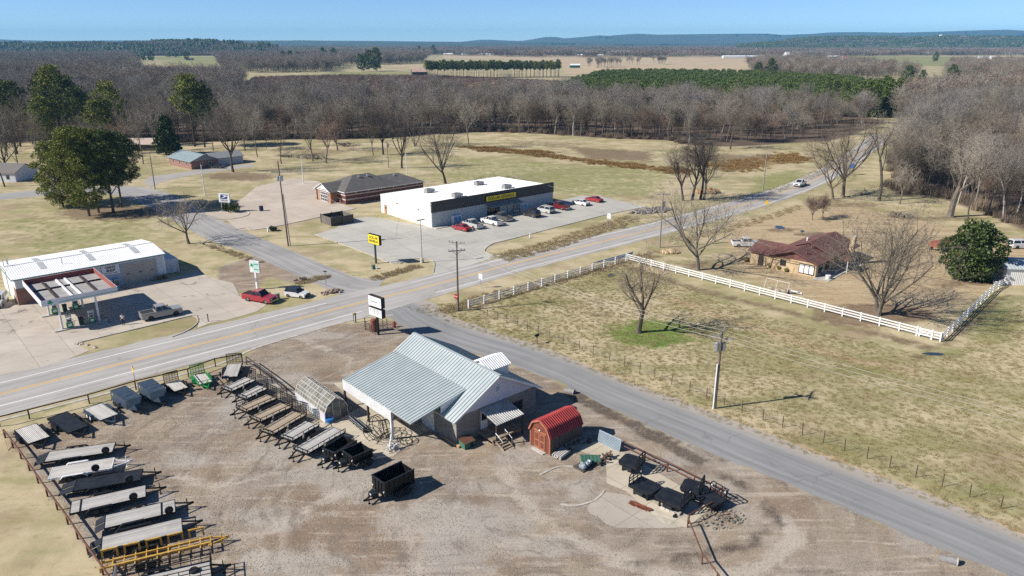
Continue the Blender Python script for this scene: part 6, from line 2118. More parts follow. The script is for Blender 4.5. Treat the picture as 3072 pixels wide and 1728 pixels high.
for nm, p, lb, m, sz in (('utility_box', W('G', 630, 660), 'pale green utility box in front of the red pickup', M('pale_green_box', (.3, .36, .32)), (.35, .3, 1.0)), ('utility_box', W('B1', 1182, 1265), 'small green utility pedestal at the foot of the yellow pole sign', MT['dkgreen'], (.25, .25, .7)),
                         ('utility_box', W('B1', 122, 890), 'white utility stub beside a small shrub on the verge by the lane', MT['white'], (.14, .14, .9)), ('mail_drop', W('B1', 55, 680), 'dark mail drop box on the kerb of the post office lot', M('dark_blue_box', (.02, .03, .07)), (.4, .35, 1.2))):
 t_ = thing(nm, lb, 'box', at_vec(p), ANG)
 MB().box(-sz[0], sz[0], -sz[1], sz[1], .03, sz[2]).build('housing', m, t_)
 MB().box(-sz[0] - .03, sz[0] + .03, -sz[1] - .03, sz[1] + .03, sz[2], sz[2] + .06).build('lid', m, t_)
t_ = thing('marker_post', 'white plastic marker stake with orange foot below the yellow pole sign', 'post', at_vec(W('B1', 1216, 1290)), 0)
MB().cyl((0, 0, .3), (0, 0, 1.3), .06).build('stake', MT['white'], t_)
MB().cyl((0, 0, 0), (0, 0, .3), .065).build('foot', M('orange_plastic', (.6, .16, .03)), t_)
t_ = thing('mailbox', 'dark mailbox on a post at the edge of the side road', 'mailbox', at_vec(W('C2', 250, 565)), ANG)
MB().box(-.06, .06, -.06, .06, 0, 1.1).build('post', MT['pole'], t_)
b = MB().prism([(-.32, -.14, 1.1), (-.32, .14, 1.1), (-.32, .14, 1.3), (-.32, .07, 1.4), (-.32, -.07, 1.4), (-.32, -.14, 1.3)], (.64, 0, 0))
b.build('box', MT['black'], t_)
t_ = thing('fire_hydrant', 'rust red hydrant at the corner of the dealer lot beside the side road', 'hydrant', at_vec(W('C1', 1392, 400)), 0)
MB().cyl((0, 0, 0), (0, 0, .75), .2, .18, 10).ball((0, 0, .78), .2, .2, .17, 10, 6).build('barrel', M('hydrant_red', (.33, .07, .04), (.25, .05, .03)), t_)
MB().cyl((-.36, 0, .5), (.36, 0, .5), .1).cyl((0, 0, .5), (0, -.34, .5), .12).build('nozzle', M('hydrant_red', (.3, .06, .04)), t_)
MB().cyl((0, 0, 0), (0, 0, .06), .32, n=10).build('flange', MT['rust'], t_)
# dealer pylon: logo panel above a letter board
P0 = W('C1', 1232, 478)
o = thing('dealer_sign', 'white two panel pylon sign with dark edges above the rusty pen at the road corner', 'sign', at_vec(P0), R(-41))
hb, ht = toploc('C1', 1222, 300, P0), toploc('C1', 1215, 85, P0)
MB().box(-.13, .13, -.13, .13, 0, ht - .3).build('pole', MT['black'], o)
w2 = 1.45
zc = hb + (ht - hb) * .47
for nm, za, zb_ in (('letter_board', hb + .15, zc - .12), ('logo_panel', zc + .12, ht - .05)):
 bx = MB().box(-w2, w2, -.32, .32, za, zb_).build(nm, M('sign_dark_case', (.035, .03, .03)), o)
 MB().box(-w2 + .05, w2 - .05, -.335, -.32, za + .05, zb_ - .05).build('face', MT['white'], bx)
 if nm == 'letter_board':
  q = MB()
  for row, cells in ((.78, (0, 1, 3, 4, 5, 7, 8, 9, 11)), (.58, (0, 2, 4, 5, 7, 9, 10)), (.38, (4, 5, 7, 8))):
   for c_ in cells:
    x = -1.1 + c_ * .2
    z = za + (zb_ - za) * row
    q.box(x, x + .05, -.345, -.335, z - .1, z + .1).box(x + .05, x + .12, -.345, -.335, z + .06, z + .1).box(x + .05, x + .1, -.345, -.335, z - .02, z + .02)
  q.build('board_letters', m_ink, bx)
 else:
  q = MB()
  cz = (za + zb_) / 2
  q.tube([(1.05 * math.cos(t_), -.34, cz + .0 + .5 * math.sin(t_)) for t_ in np.linspace(-.1, math.pi + .1, 16)], .03, 4)
  q.build('logo_arc', M('logo_teal', (.12, .33, .33)), bx)
  q = MB()
  for i in range(9):
   q.box(-.75 + i * .17, -.65 + i * .17, -.345, -.335, cz - .1 - .02 * (i % 2), cz + .1 - .05 * (i % 3))
  q.build('logo_script', M('logo_dark_teal', (.04, .11, .12)), bx)
# yellow pole sign of the store
P0 = W('B1', 1208, 1208)
o = thing('store_sign', 'yellow panel sign on a dark pole at the corner of the store lot', 'sign', at_vec(P0), R(-41))
hb, ht = toploc('B1', 1195, 1008, P0), toploc('B1', 1190, 930, P0)
MB().box(-.16, .16, -.12, .12, 0, hb + .1).build('pole', M('dark_green_pole', (.02, .05, .04)), o)
bx = MB().box(-1.65, 1.65, -.28, .28, hb - .1, ht + .25).build('case', m_ink, o)
MB().box(-1.58, 1.58, -.295, -.28, hb - .03, ht + .18).build('face', m_yel, bx)
text('DOLLAR\nGENERAL', .66, m_ink, bx, (0, -.305, (hb + ht) / 2 + .07), (R(90), 0, 0), bold=.012)

# ------------------------------------------------------------------ yard clutter
P0 = W('C1', 1215, 430)
o = thing('livestock_pen', 'small rusty pen of gate panels round the foot of the dealer sign', 'pen', at_vec(P0), R(-38))
for (xa, ya), (xb, yb) in (((-1.3, -1.0), (1.1, -1.3)), ((1.4, .8), (-1.1, 1.4)), ((-1.35, -1.0), (-1.3, 1.2))):
 b = MB()
 for z in (.15, .5, .85, 1.2):
  b.cyl((xa, ya, z), (xb, yb, z), .03, n=5)
 for t_ in (0, .5, 1):
  x, y = xa + (xb - xa) * t_, ya + (yb - ya) * t_
  b.cyl((x, y, 0), (x, y, 1.9 if t_ != .5 else 1.25), .05, n=6)
 b.build('gate_panel', DKR, o)
t_ = thing('oil_tank', 'rusty orange upright tank inside the pen below the dealer sign', 'tank', at_vec(W('C1', 1190, 440)), 0)
MB().cyl((0, 0, .1), (0, 0, 1.75), .48, n=14).ball((0, 0, 1.75), .48, .48, .18, 14, 6).build('shell', M('rust_orange', (.25, .075, .04), (.16, .05, .03), 4, .85), t_)
MB().cyl((0, 0, 0), (0, 0, .1), .4).build('foot', DKR, t_)
# hoop feeders leaning round the carport post
for i, (p, r_, lean_, lb) in enumerate(((('L', 420, 520), 1.15, 62, 'black hoop feeder leaning upright between the carport posts'), (('L', 620, 560), .95, 75, 'black hoop feeder standing beside the white carport post'), (('L', 1080, 690), .8, 8, 'black hoop ring lying flat right of the white carport post'),
          (('L', 330, 700), 1.0, 70, 'black hoop feeder leaning at the left of the heap'))):
 pt_ = W(*p)
 t_ = thing('hoop_feeder', lb, 'feeder', at_vec(pt_), ANG + R(30 + 25 * i), 'black hoop feeders by the carport')
 T_ = Matrix.Translation((0, 0, r_ * math.sin(R(lean_)) + .05)) @ Matrix.Rotation(R(lean_), 4, 'X')
 b = MB()
 b.T = T_
 for z in (-.4, 0, .4):
  b.tube([(r_ * math.cos(a_), r_ * math.sin(a_), z) for a_ in np.linspace(0, 2 * math.pi, 24)[:-1]], .035, 5, True)
 b.build('hoop', MT['black'], t_)
 b = MB()
 b.T = T_
 for k_ in range(10):
  a_ = k_ * math.pi / 5
  b.cyl((r_ * math.cos(a_), r_ * math.sin(a_), -.4), (r_ * math.cos(a_), r_ * math.sin(a_), .4), .025, n=5)
 b.build('bar', MT['black'], t_)
t_ = thing('wire_crate', 'white wire bound crate of rubble at the foot of the carport post', 'crate', at_vec(W('L', 770, 880)), ANG)
b = MB()
for k_ in range(26):
 x, y = rnd.uniform(-.6, .6), rnd.uniform(-.45, .45)
 b.ball((x, y, rnd.uniform(.1, .55)), rnd.uniform(.1, .2), rnd.uniform(.1, .18), rnd.uniform(.07, .14), 6, 4, .5)
b.build('rubble', M('white_rubble', (.6, .6, .6), (.42, .42, .42), 4, .8), t_)
b = MB()
for z in (.04, .35, .7):
 b.tube([(-.7, -.55, z), (.7, -.55, z), (.7, .55, z), (-.7, .55, z)], .02, 4, True)
for k_ in range(7):
 for y in (-.55, .55):
  b.cyl((-.7 + k_ * .233, y, 0), (-.7 + k_ * .233, y, .7), .012, n=4)
b.build('cage', MT['galv'], t_)
MB().beam((-.3, .0, .3), (.25, .35, 1.6), .1).build('white_post', MT['white'], t_)
t_ = thing('implement_rack', 'dark metal feed rack with pale rails on the slab between greenhouse and carport', 'rack', at_vec(W('F', 2350, 1290)), R(-52))
b = MB()
for x in (-1.6, -.8, 0, .8, 1.6):
 b.box(x - .03, x + .03, -.35, .35, .1, .16).box(x - .03, x + .03, -.35, -.29, .1, .7)
b.box(-1.7, 1.7, -.3, .3, .16, .3)
b.build('tray', MT['black'], t_)
MB().box(-1.7, 1.7, -.36, -.3, .66, .72).box(-1.7, 1.7, .3, .36, .3, .36).box(-1.7, 1.7, -.36, -.3, .4, .44).build('rail', MT['galv'], t_)
t_ = thing('gate_panel', 'small pale welded gate leaning on the white greenhouse wall', 'gate', at_vec(W('F', 1620, 1130)), ANG + R(97))
b = MB()
for i in range(5):
 b.beam((-.75 + i * .375, .0, 0), (-.75 + i * .375, .12, 1.05), .04)
for z in (.05, .4, .75, 1.05):
 b.beam((-.75, .12 * z, z), (.75, .12 * z, z), .04)
b.build('bars', M('pale_teal_steel', (.3, .38, .38)), t_)
MB().box(-.78, -.7, -.02, .04, 0, 1.1).build('hinge_post', MT['galv'], t_)
t_ = thing('mesh_panel', 'silver diamond mesh sheet standing against posts between the shed and the slab', 'panel', at_vec((W('D2', 860, 100) + W('D2', 1080, 205)) / 2), heading(W('D2', 860, 100), W('D2', 1080, 205)))
b = MB()
Lp = (W('D2', 860, 100) - W('D2', 1080, 205)).length
b.add([(-Lp / 2, -.03, 0), (Lp / 2, -.03, 0), (Lp / 2, .25, 1.35), (-Lp / 2, .25, 1.35), (-Lp / 2, .03, 0), (Lp / 2, .03, 0), (Lp / 2, .31, 1.35), (-Lp / 2, .31, 1.35)], [(0, 1, 2, 3), (7, 6, 5, 4), (0, 4, 5, 1), (1, 5, 6, 2), (2, 6, 7, 3), (3, 7, 4, 0)])
b.build('sheet', M('pale_blue_steel', (.36, .43, .48), (.3, .36, .41), 1, .45, .3), t_)
b = MB()
for i in range(16):
 for j in range(8):
  x, z = -Lp / 2 + Lp * (i + .5 + .25 * (j % 2)) / 16.5, .1 + 1.2 * j / 8
  b.box(x - .06, x + .06, -.045 + .2 * z, -.03 + .21 * z, z, z + .07)
b.build('tread', M('dark_blue_steel', (.13, .17, .2)), t_)
# implement behind the shed, lumber, junk piles
t_ = thing('ladder_frame', 'dark steel ladder frame leaning on the shaded side of the red shed', 'frame', at_vec(W('E', 1960, 880)), ANG)
b = MB()
for y, z in ((-.5, .55), (-.3, 1.05)):
 b.tube([(-1.9, y, z), (1.9, y + .1, z)], .05)
for i in range(6):
 x = -1.7 + i * .68
 b.cyl((x, -.55, .1), (x, -.25, 1.1), .035, n=5)
b.build('rails', M('dull_blue_grey_steel', (.13, .15, .18), (.09, .1, .12), 3, .5, .4), t_)
for x in (-1.5, 1.5):
 add_wheel('small', t_, (x, -.55, .3))
t_ = thing('lumber_pile', 'small stack of pale split boards on skids in front of the red shed corner', 'pile', at_vec(W('E', 1790, 990)), ANG + R(12))
b = MB()
for j in range(2):
 for i in range(5):
  b.box(-.95 + rnd.uniform(-.1, .1), .9 + rnd.uniform(-.1, .1), -.5 + .22 * i, -.33 + .22 * i, .12 + .17 * j, .26 + .17 * j)
b.build('boards', MT['wood_grey'], t_)
MB().box(-.7, -.55, -.55, .6, 0, .12).box(.5, .65, -.55, .6, 0, .12).build('skid', MT['wood_dk'], t_)
t_ = thing('stone_slab', 'pale flat stone doorstep before the red shed doors', 'slab', at_vec(W('E', 1520, 935)), ANG + R(90))
b = MB().prism([(-.9, -.3, 0), (.85, -.35, 0), (.95, .3, 0), (-.85, .35, 0)], (0, 0, .1))
b.build('stone', MT['conc'], t_)
t_ = thing('scrap_pallet', 'pallet of clear bagged scrap and a green bin on the slab before the red shed', 'pallet', at_vec(W('E', 2060, 1130)), ANG)
MB().box(-.85, .85, -.7, .7, 0, .14).build('pallet', MT['wood_dk'], t_)
b = MB()
for i in range(9):
 b.ball((rnd.uniform(-.6, .6), rnd.uniform(-.5, .1), .35 + rnd.uniform(0, .2)), .28, .26, .24, 8, 6, .35)
b.build('bag', M('clear_bags', (.32, .37, .4), (.2, .24, .27), 4, .25), t_)
t2 = thing('green_tray', 'dull green ribbed tray lying tilted on the scrap pallet', 'tray', at_vec(W('E', 2140, 1080)), ANG - R(35))
MB().add([(-1.0, -.5, .35), (1.0, -.5, .25), (1.0, .5, .45), (-1.0, .5, .6), (-1.0, -.5, .45), (1.0, -.5, .35), (1.0, .5, .55), (-1.0, .5, .7)], [(0, 3, 2, 1), (4, 5, 6, 7), (0, 1, 5, 4), (1, 2, 6, 5), (2, 3, 7, 6), (3, 0, 4, 7)]).build('tray', MT['dkgreen'], t2)
b = MB()
for i in range(6):
 b.beam((-.9 + .36 * i, -.5, .46 - .02 * i), (-.9 + .36 * i, .5, .7 - .03 * i), .05)
b.build('slat', MT['dkgreen'], t2)
t2 = thing('scrap_heap', 'brown rusty scrap heap at the right of the green tray', 'pile', at_vec(W('E', 2290, 1040)), ANG)
b = MB()
for i in range(22):
 p = (rnd.uniform(-.9, .9), rnd.uniform(-.6, .6), rnd.uniform(.05, .5))
 q = (p[0] + rnd.uniform(-.6, .6), p[1] + rnd.uniform(-.6, .6), rnd.uniform(.05, .7))
 b.beam(p, q, rnd.uniform(.08, .22), rnd.uniform(.05, .12))
b.build('scrap', M('brown_scrap', (.13, .09, .065), (.07, .05, .04), 4, .9), t2)
t2 = thing('block_row', 'row of pale concrete blocks beside the middle truck bed', 'blocks', at_vec(W('D2', 1600, 800)), heading(W('D2', 1540, 775), W('D2', 1660, 825)))
for i in range(4):
 MB().box(-.95 + .48 * i, -.53 + .48 * i, -.2, .2, .03, .23).build('block', MT['conc'], t2)
t2 = thing('axle_stub', 'short black steel axle lying beside the concrete blocks', 'axle', at_vec(W('D2', 1650, 835)), R(60))
MB().cyl((-.45, 0, .12), (.45, 0, .12), .07).build('bar', MT['black'], t2)
for x in (-.45, .45):
 MB().cyl((x - .06, 0, .14), (x + .06, 0, .14), .15, n=12).build('hub', MT['black'], t2)
t2 = tag(MB().add([(rnd.uniform(-1.2, 1.2), rnd.uniform(-.35, .35), rnd.uniform(.02, .2)) for i in range(180)], [(3 * i, 3 * i + 1, 3 * i + 2) for i in range(60)]).build('dead_weeds', M('rust_red_weeds', (.22, .06, .03), (.14, .05, .03))), 'strip of rust red dead weeds on the broken slab', 'weeds', None, 'stuff')
t2.location, t2.rotation_euler = at_vec(W('D2', 1290, 755)), (0, 0, R(-38))
# concrete culvert ends and rocks
for p, lb in ((W('C2', 590, 1060), 'pale round culvert end at the road ditch behind the office'), (W('D3', 1838, 1310), 'white culvert end in the lower right ditch')):
 t2 = thing('culvert', lb, 'culvert', at_vec(p), R(-30))
 b = MB()
 b.tube([(.45, .33 * math.cos(a_), .2 + .33 * math.sin(a_)) for a_ in np.linspace(0, 2 * math.pi, 14)[:-1]], .06, 5, True)
 b.build('collar', MT['conc'], t2)
 MB().cyl((.4, 0, .2), (-.8, 0, .12), .34, n=12).build('pipe', M('culvert_dark', (.25, .24, .23)), t2)
m_rock = M('pale_riprap', (.3, .28, .26), (.13, .12, .115), 2, .95)


def rocks(label, c, n, rx, ry, rz_, s0, s1, m, h=.4):
 b = MB()
 for i in range(n):
  a_, r_ = rnd.random() * 6.28, math.sqrt(rnd.random())
  s_ = rnd.uniform(s0, s1)
  b.ball((rx * r_ * math.cos(a_), ry * r_ * math.sin(a_), s_ * .3 + h * (1 - r_)), s_, s_ * rnd.uniform(.6, 1), s_ * .7, 6, 4, .5)
 t_ = b.build('rock_pile', m)
 t_.location, t_.rotation_euler = at_vec(c), (0, 0, rz_)
 return tag(t_, label, 'rocks')


rocks('grey riprap rock bank between the store lot and the highway', W('B2', 1410, 685), 130, 6.5, 2.4, R(25), .25, .6, m_rock)
rocks('broken pale rubble at the grass corner beside the white hatchback', W('G', 1420, 560), 46, 1.9, 1.0, R(30), .12, .36, M('tan_rubble', (.4, .31, .24), (.25, .19, .15), 2, .9))
rocks('small heap of dark rock by the lane edge', W('G', 980, 385), 18, 1.3, .5, R(20), .12, .32, M('brown_rubble', (.23, .17, .13), (.12, .09, .07), 2, .9))
rocks('line of pale stones edging the filling station grass', W('C0', 860, 585), 16, 2.2, .3, R(-28), .12, .26, M('cream_stone', (.55, .47, .38), (.42, .36, .29), 2, .9), 0)
rocks('pile of tan sand and gravel under the bare yard tree', W('B2', 1590, 1100), 60, 1.7, 1.3, 0, .3, .5, M('tan_sand', (.47, .36, .22), (.4, .3, .18), 2, .95), .5)
rocks('pile of tan earth behind the tree clump across the highway', W('B2', 1970, 500), 60, 3.0, 1.6, 0, .6, .9, M('orange_earth', (.42, .27, .15), (.34, .22, .12), 2, .95), .9)
rocks('pale weedy stone heap at the fence corner of the slab', W('D2', 2100, 880), 170, 2.4, 1.4, R(20), .04, .12, M('weedy_stone', (.33, .3, .25), (.16, .15, .12), 2, .95), .2)['kind'] = 'stuff'
for p, rx, ry, lb in ((W('B1', 560, 155), 9, 1.8, 'long grey brush pile on the lawn behind the post office'), (W('B1', 300, 140), 3, 1.0, 'smaller brush pile left of the long one behind the post office'), (W('B3', 1300, 745), 3.5, 1.6, 'heap of cut logs and brush on the straw coloured lawn'),
                      (W('A1', 900, 1268), 7, 1.5, 'pale log heap at the edge of the wood')):
 b = MB()
 for i in range(140 if rx > 5 else 60):
  x, y = rnd.gauss(0, rx * .33), rnd.gauss(0, ry * .3)
  L_ = rnd.uniform(.8, 2.4)
  a_ = rnd.random() * 6.28
  z = rnd.uniform(.1, 1.3) * math.exp(-(x / rx) ** 2 - (y / ry) ** 2) + .05
  b.beam((x, y, z), (x + L_ * math.cos(a_), y + L_ * math.sin(a_), z + rnd.uniform(-.1, .6)), rnd.uniform(.04, .14))
 t2 = tag(b.build('brush_pile', M('dead_branches', (.23, .195, .165), (.12, .1, .085), 2, .9)), lb, 'brush')
 t2.location = at_vec(p)
# play frame, patio things, farm things on the right
PA, PB = W('J', 390, 835), W('J', 665, 905)
t2 = thing('swing_set', 'white swing set frame behind the fence', 'swing set', at_vec((PA + PB) / 2), heading(PA, PB))
L_ = (PB - PA).length
b = MB().cyl((-L_ / 2, 0, 2.0), (L_ / 2, 0, 2.0), .05)
for x in (-L_ / 2, 0, L_ / 2):
 b.cyl((x, -.8, 0), (x, 0, 2.0), .05).cyl((x, .8, 0), (x, 0, 2.0), .05)
b.build('frame', M('faded_white_frame', (.62, .58, .5)), t2)
for i in range(3):
 x = -L_ * .33 + i * L_ * .3
 MB().cyl((x - .25, 0, .5), (x - .25, 0, 2.0), .015, n=4).cyl((x + .25, 0, .5), (x + .25, 0, 2.0), .015, n=4).box(x - .28, x + .28, -.12, .12, .45, .5).build('swing', M('faded_white_frame', (.6, .6, .6)), t2)
t2 = thing('toy_slide', 'black and white plastic slide lying beside the swing set', 'slide', at_vec(W('J', 750, 895)), R(-20))
MB().add([(-1, -.3, .5), (1, -.3, .1), (1, .3, .1), (-1, .3, .5), (-1, -.35, .65), (1, -.35, .25), (1, .35, .25), (-1, .35, .65)], [(0, 1, 2, 3), (0, 4, 5, 1), (3, 2, 6, 7)]).build('chute', MT['white'], t2)
MB().prism([(-1.5, -.4, 0), (-1.0, -.4, 0), (-1.0, -.4, .6)], (0, .8, 0)).build('ladder', MT['black'], t2)
t2 = thing('patio_chair', 'metal patio chair on the shaded patio', 'chair', at_vec(W('J', 1085, 670), .1), R(30))
MB().box(-.3, .3, -.3, .3, .42, .47).build('seat', MT['galv'], t2)
MB().box(-.3, .3, .26, .31, .47, .95).build('backrest', MT['galv'], t2)
for x in (-.26, .26):
 for y in (-.26, .26):
  MB().box(x - .03, x + .03, y - .03, y + .03, 0, .42).build('leg', MT['galv'], t2)
t2 = thing('planter_tub', 'white round tub at the corner of the patio', 'tub', at_vec(W('J', 1140, 715), .1), 0)
MB().cyl((0, 0, 0), (0, 0, .6), .38, .45, 12).build('tub', MT['white'], t2)
MB().tube([(.45 * math.cos(a_), .45 * math.sin(a_), .6) for a_ in np.linspace(0, 6.28, 13)[:-1]], .04, 5, True).build('rim', MT['white'], t2)
m_or = M('orange_farm_paint', (.36, .1, .06), (.28, .08, .05), 2, .7)
t2 = thing('farm_wagon', 'faded red farm wagon half hidden left of the magnolia', 'wagon', at_vec(W('M', 940, 600)), R(25))
MB().prism([(-2.2, -1.1, .9), (2.2, -1.1, .9), (2.4, -1.3, 2.0), (-2.4, -1.3, 2.0)], (0, 2.2, 0)).build('bed', m_or, t2)
for x in (-1.4, 1.4):
 for y in (-1.1, 1.1):
  add_wheel('truck', t2, (x, y, .42))
t2 = thing('farm_implement', 'red farm implement at the right behind the magnolia', 'implement', at_vec(W('M', 1955, 530)), R(-20))
b = MB().box(-.8, .8, -.5, .5, .5, 1.1).beam((.8, 0, .7), (2.4, 0, .5), .14).box(-.5, .2, -.3, .3, 1.1, 1.5)
b.build('frame', m_or, t2)
for y in (-.7, .7):
 add_wheel('car', t2, (-.2, y, .36))
t2 = thing('disc_harrow', 'row of red harrow gangs on the ground below the magnolia branches', 'implement', at_vec(W('M', 2110, 880)), R(-35))
b = MB().beam((-1.7, 0, .7), (1.7, 0, .7), .14).beam((-1.7, .6, .7), (1.7, .6, .7), .14)
for i in range(4):
 b.beam((-1.5 + i, 0, .7), (-1.5 + i, .6, .7), .1)
b.build('frame', m_or, t2)
for i in range(5):
 MB().ball((-1.5 + .75 * i, .3, .55), .3, .3, .35, 8, 6).build('hopper', m_or, t2)
o = thing('metal_shed', 'white sided shed with grey ribbed roof cut by the right picture edge', 'shed', at_vec(W('M', 2185, 1275)), R(-8))
MB().box(0, 12, 0, 7, 0, 2.9).build('wall', m_clad, o)
b = MB().ribbed((-.3, -.3, 2.9), (12.3, -.3, 2.9), (12.3, 3.5, 4.0), (-.3, 3.5, 4.0), 24, .05, .25).ribbed((-.3, 7.3, 2.9), (12.3, 7.3, 2.9), (12.3, 3.5, 4.0), (-.3, 3.5, 4.0), 24, .05, .25)
b.build('roof', m_roofmetal, o)
MB().prism([(0, 0, 2.9), (0, 7, 2.9), (0, 3.5, 3.9)], (.1, 0, 0)).build('gable', m_clad, o)
t2 = thing('water_tank', 'grey round stock tank beside the white shed at the fence end', 'tank', at_vec(W('M', 2060, 1275)), 0)
MB().cyl((0, 0, 0), (0, 0, .7), .8, n=18).build('tank', MT['galv'], t2)
MB().tube([(.8 * math.cos(a_), .8 * math.sin(a_), .7) for a_ in np.linspace(0, 6.28, 19)[:-1]], .04, 5, True).build('rim', MT['galv'], t2)
# yellow poles leaning on the left pipe fence
t2 = thing('yellow_pole', 'thin yellow poles leaning on the left end of the pipe fence', 'pole', at_vec(W('I', 130, 930)), 0)
q0 = W('I', 130, 930)
q1 = W('I', 20, 560, 1.2) - Vector((q0.x, q0.y, 0))
MB().cyl((0, 0, 0), q1, .035, n=6).build('bar', M('faded_yellow', (.5, .36, .16)), t2)


# ------------------------------------------------------------------ the attendant under the canopy
def skinned(name, pts, edges, rad, mat, parent, root=0, sub=1):
 me = bpy.data.meshes.new(name)
 me.from_pydata(pts, edges, [])
 ob = bpy.data.objects.new(name, me)
 C.objects.link(ob)
 ob.parent = parent
 ob.modifiers.new('skin', 'SKIN')
 sd = me.skin_vertices[0].data
 for i, r_ in enumerate(rad):
  sd[i].radius = (r_, r_)
  sd[i].use_root = (i == root)
 mo = ob.modifiers.new('sub', 'SUBSURF')
 mo.levels = mo.render_levels = sub
 me.materials.append(mat)
 return ob


pp = W('C0', 1245, 378)
o = thing('person', 'person in white short sleeved shirt and dark trousers standing in the canopy shade', 'person', (pp.x, pp.y, .03), R(200))
m_skin = M('skin', (.38, .21, .15), (.33, .18, .13), 4, .6)
pts = [(0, 0, .95), (0, 0, 1.12), (0, -.01, 1.32), (0, 0, 1.44), (0, .01, 1.53), (0, .02, 1.6), (0, .02, 1.7), (0, .01, 1.78)]
rad = [.15, .14, .165, .12, .062, .085, .1, .06]
ed = [(i, i + 1) for i in range(7)]
for s_ in (-1, 1):
 n0 = len(pts)
 pts += [(s_ * .19, 0, 1.43), (s_ * .26, .0, 1.16), (s_ * .24, .16, .98), (s_ * .22, .22, .93)]
 rad += [.062, .048, .036, .034]
 ed += [(3, n0), (n0, n0 + 1), (n0 + 1, n0 + 2), (n0 + 2, n0 + 3)]
 for k_, ln in enumerate((.075, .085, .08, .065)):
  m0 = len(pts)
  x = s_ * (.185 + .022 * k_)
  pts += [(x, .27, .915), (x - s_ * .005, .27 + ln * .6, .885), (x - s_ * .01, .27 + ln * .8, .85)]
  rad += [.009, .008, .007]
  ed += [(n0 + 3, m0), (m0, m0 + 1), (m0 + 1, m0 + 2)]
 m0 = len(pts)
 pts += [(s_ * .185, .23, .91), (s_ * .165, .265, .89)]
 rad += [.011, .009]
 ed += [(n0 + 3, m0), (m0, m0 + 1)]
 m0 = len(pts)
 pts += [(s_ * .1, 0, .9), (s_ * .12, .015, .5), (s_ * .125, -.02, .1), (s_ * .13, .12, .045)]
 rad += [.095, .068, .045, .038]
 ed += [(0, m0), (m0, m0 + 1), (m0 + 1, m0 + 2), (m0 + 2, m0 + 3)]
body = skinned('body', pts, ed, rad, m_skin, o)
m0 = [(0, 0, .93), (0, 0, 1.12), (0, -.01, 1.32), (0, 0, 1.44)]
skinned('shirt', m0 + [(-.19, 0, 1.43), (-.25, 0, 1.24), (.19, 0, 1.43), (.25, 0, 1.24)], [(0, 1), (1, 2), (2, 3), (3, 4), (4, 5), (3, 6), (6, 7)], [.165, .16, .182, .13, .08, .072, .08, .072], MT['white'], o)
skinned('trousers', [(0, 0, .98)] + [(s_ * .1, 0, .88) for s_ in (-1, 1)] + [(s_ * .12, .015, .5) for s_ in (-1, 1)] + [(s_ * .125, -.02, .08) for s_ in (-1, 1)], [(0, 1), (0, 2), (1, 3), (2, 4), (3, 5), (4, 6)], [.158, .11, .11, .086, .086, .07, .07], M('dark_trousers', (.02, .022, .03)), o)
MB().ball((0, .0, 1.755), .1, .105, .07, 10, 7).build('hair', M('short_dark_hair', (.04, .03, .025)), o)
for s_ in (-1, 1):
 MB().ball((s_ * .13, .07, .045), .05, .13, .045, 10, 6).build('shoe', MT['black'], o)
b = MB().ball((0, .125, 1.675), .014, .02, .025, 6, 5)
b.build('nose', m_skin, body)
MB().ball((-.035, .108, 1.7), .012, .008, .008, 6, 4).ball((.035, .108, 1.7), .012, .008, .008, 6, 4).build('eyes', m_ink, body)
MB().box(-.025, .025, .108, .116, 1.632, 1.64).build('mouth', M('lips', (.3, .12, .1)), body)
# ------------------------------------------------------------------ bare trees
def bark(name, c1, c2):
 if name in _mc:
  return _mc[name]
 t = NT(name)
 f = t.ramp(t.noise(1.5, t.map((3, 3, .6)), 5), .35, .65)
 rn = t.n('ShaderNodeObjectInfo').outputs['Random']
 col = t.mix(f, c1, c2)
 col = t.mix(t.ramp(rn, 0, .5, .6, 0), col, tuple(q * .45 for q in c2))
 col = t.mix(t.ramp(rn, .55, 1, 0, .45), col, tuple(q * 1.3 for q in c1))
 _mc[name] = t.out(col, .9, 0, .15)
 return _mc[name]


BARK = dict(grey=(bark('grey_bark', (.18, .155, .125), (.11, .093, .076)), bark('grey_twigs', (.3, .268, .215), (.22, .192, .154))),
   brown=(bark('brown_bark', (.16, .13, .1), (.095, .077, .06)), bark('brown_twigs', (.235, .195, .145), (.17, .138, .102))),
   red=(bark('reddish_bark', (.16, .125, .105), (.1, .08, .068)), bark('reddish_twigs', (.25, .175, .135), (.185, .13, .1))),
   pale=(bark('pale_sycamore_bark', (.42, .385, .34), (.24, .215, .19)), bark('pale_twigs', (.28, .25, .225), (.22, .195, .175))),
   dark=(bark('dark_bark', (.085, .07, .06), (.05, .042, .036)), bark('dark_twigs', (.13, .108, .095), (.09, .076, .066))))


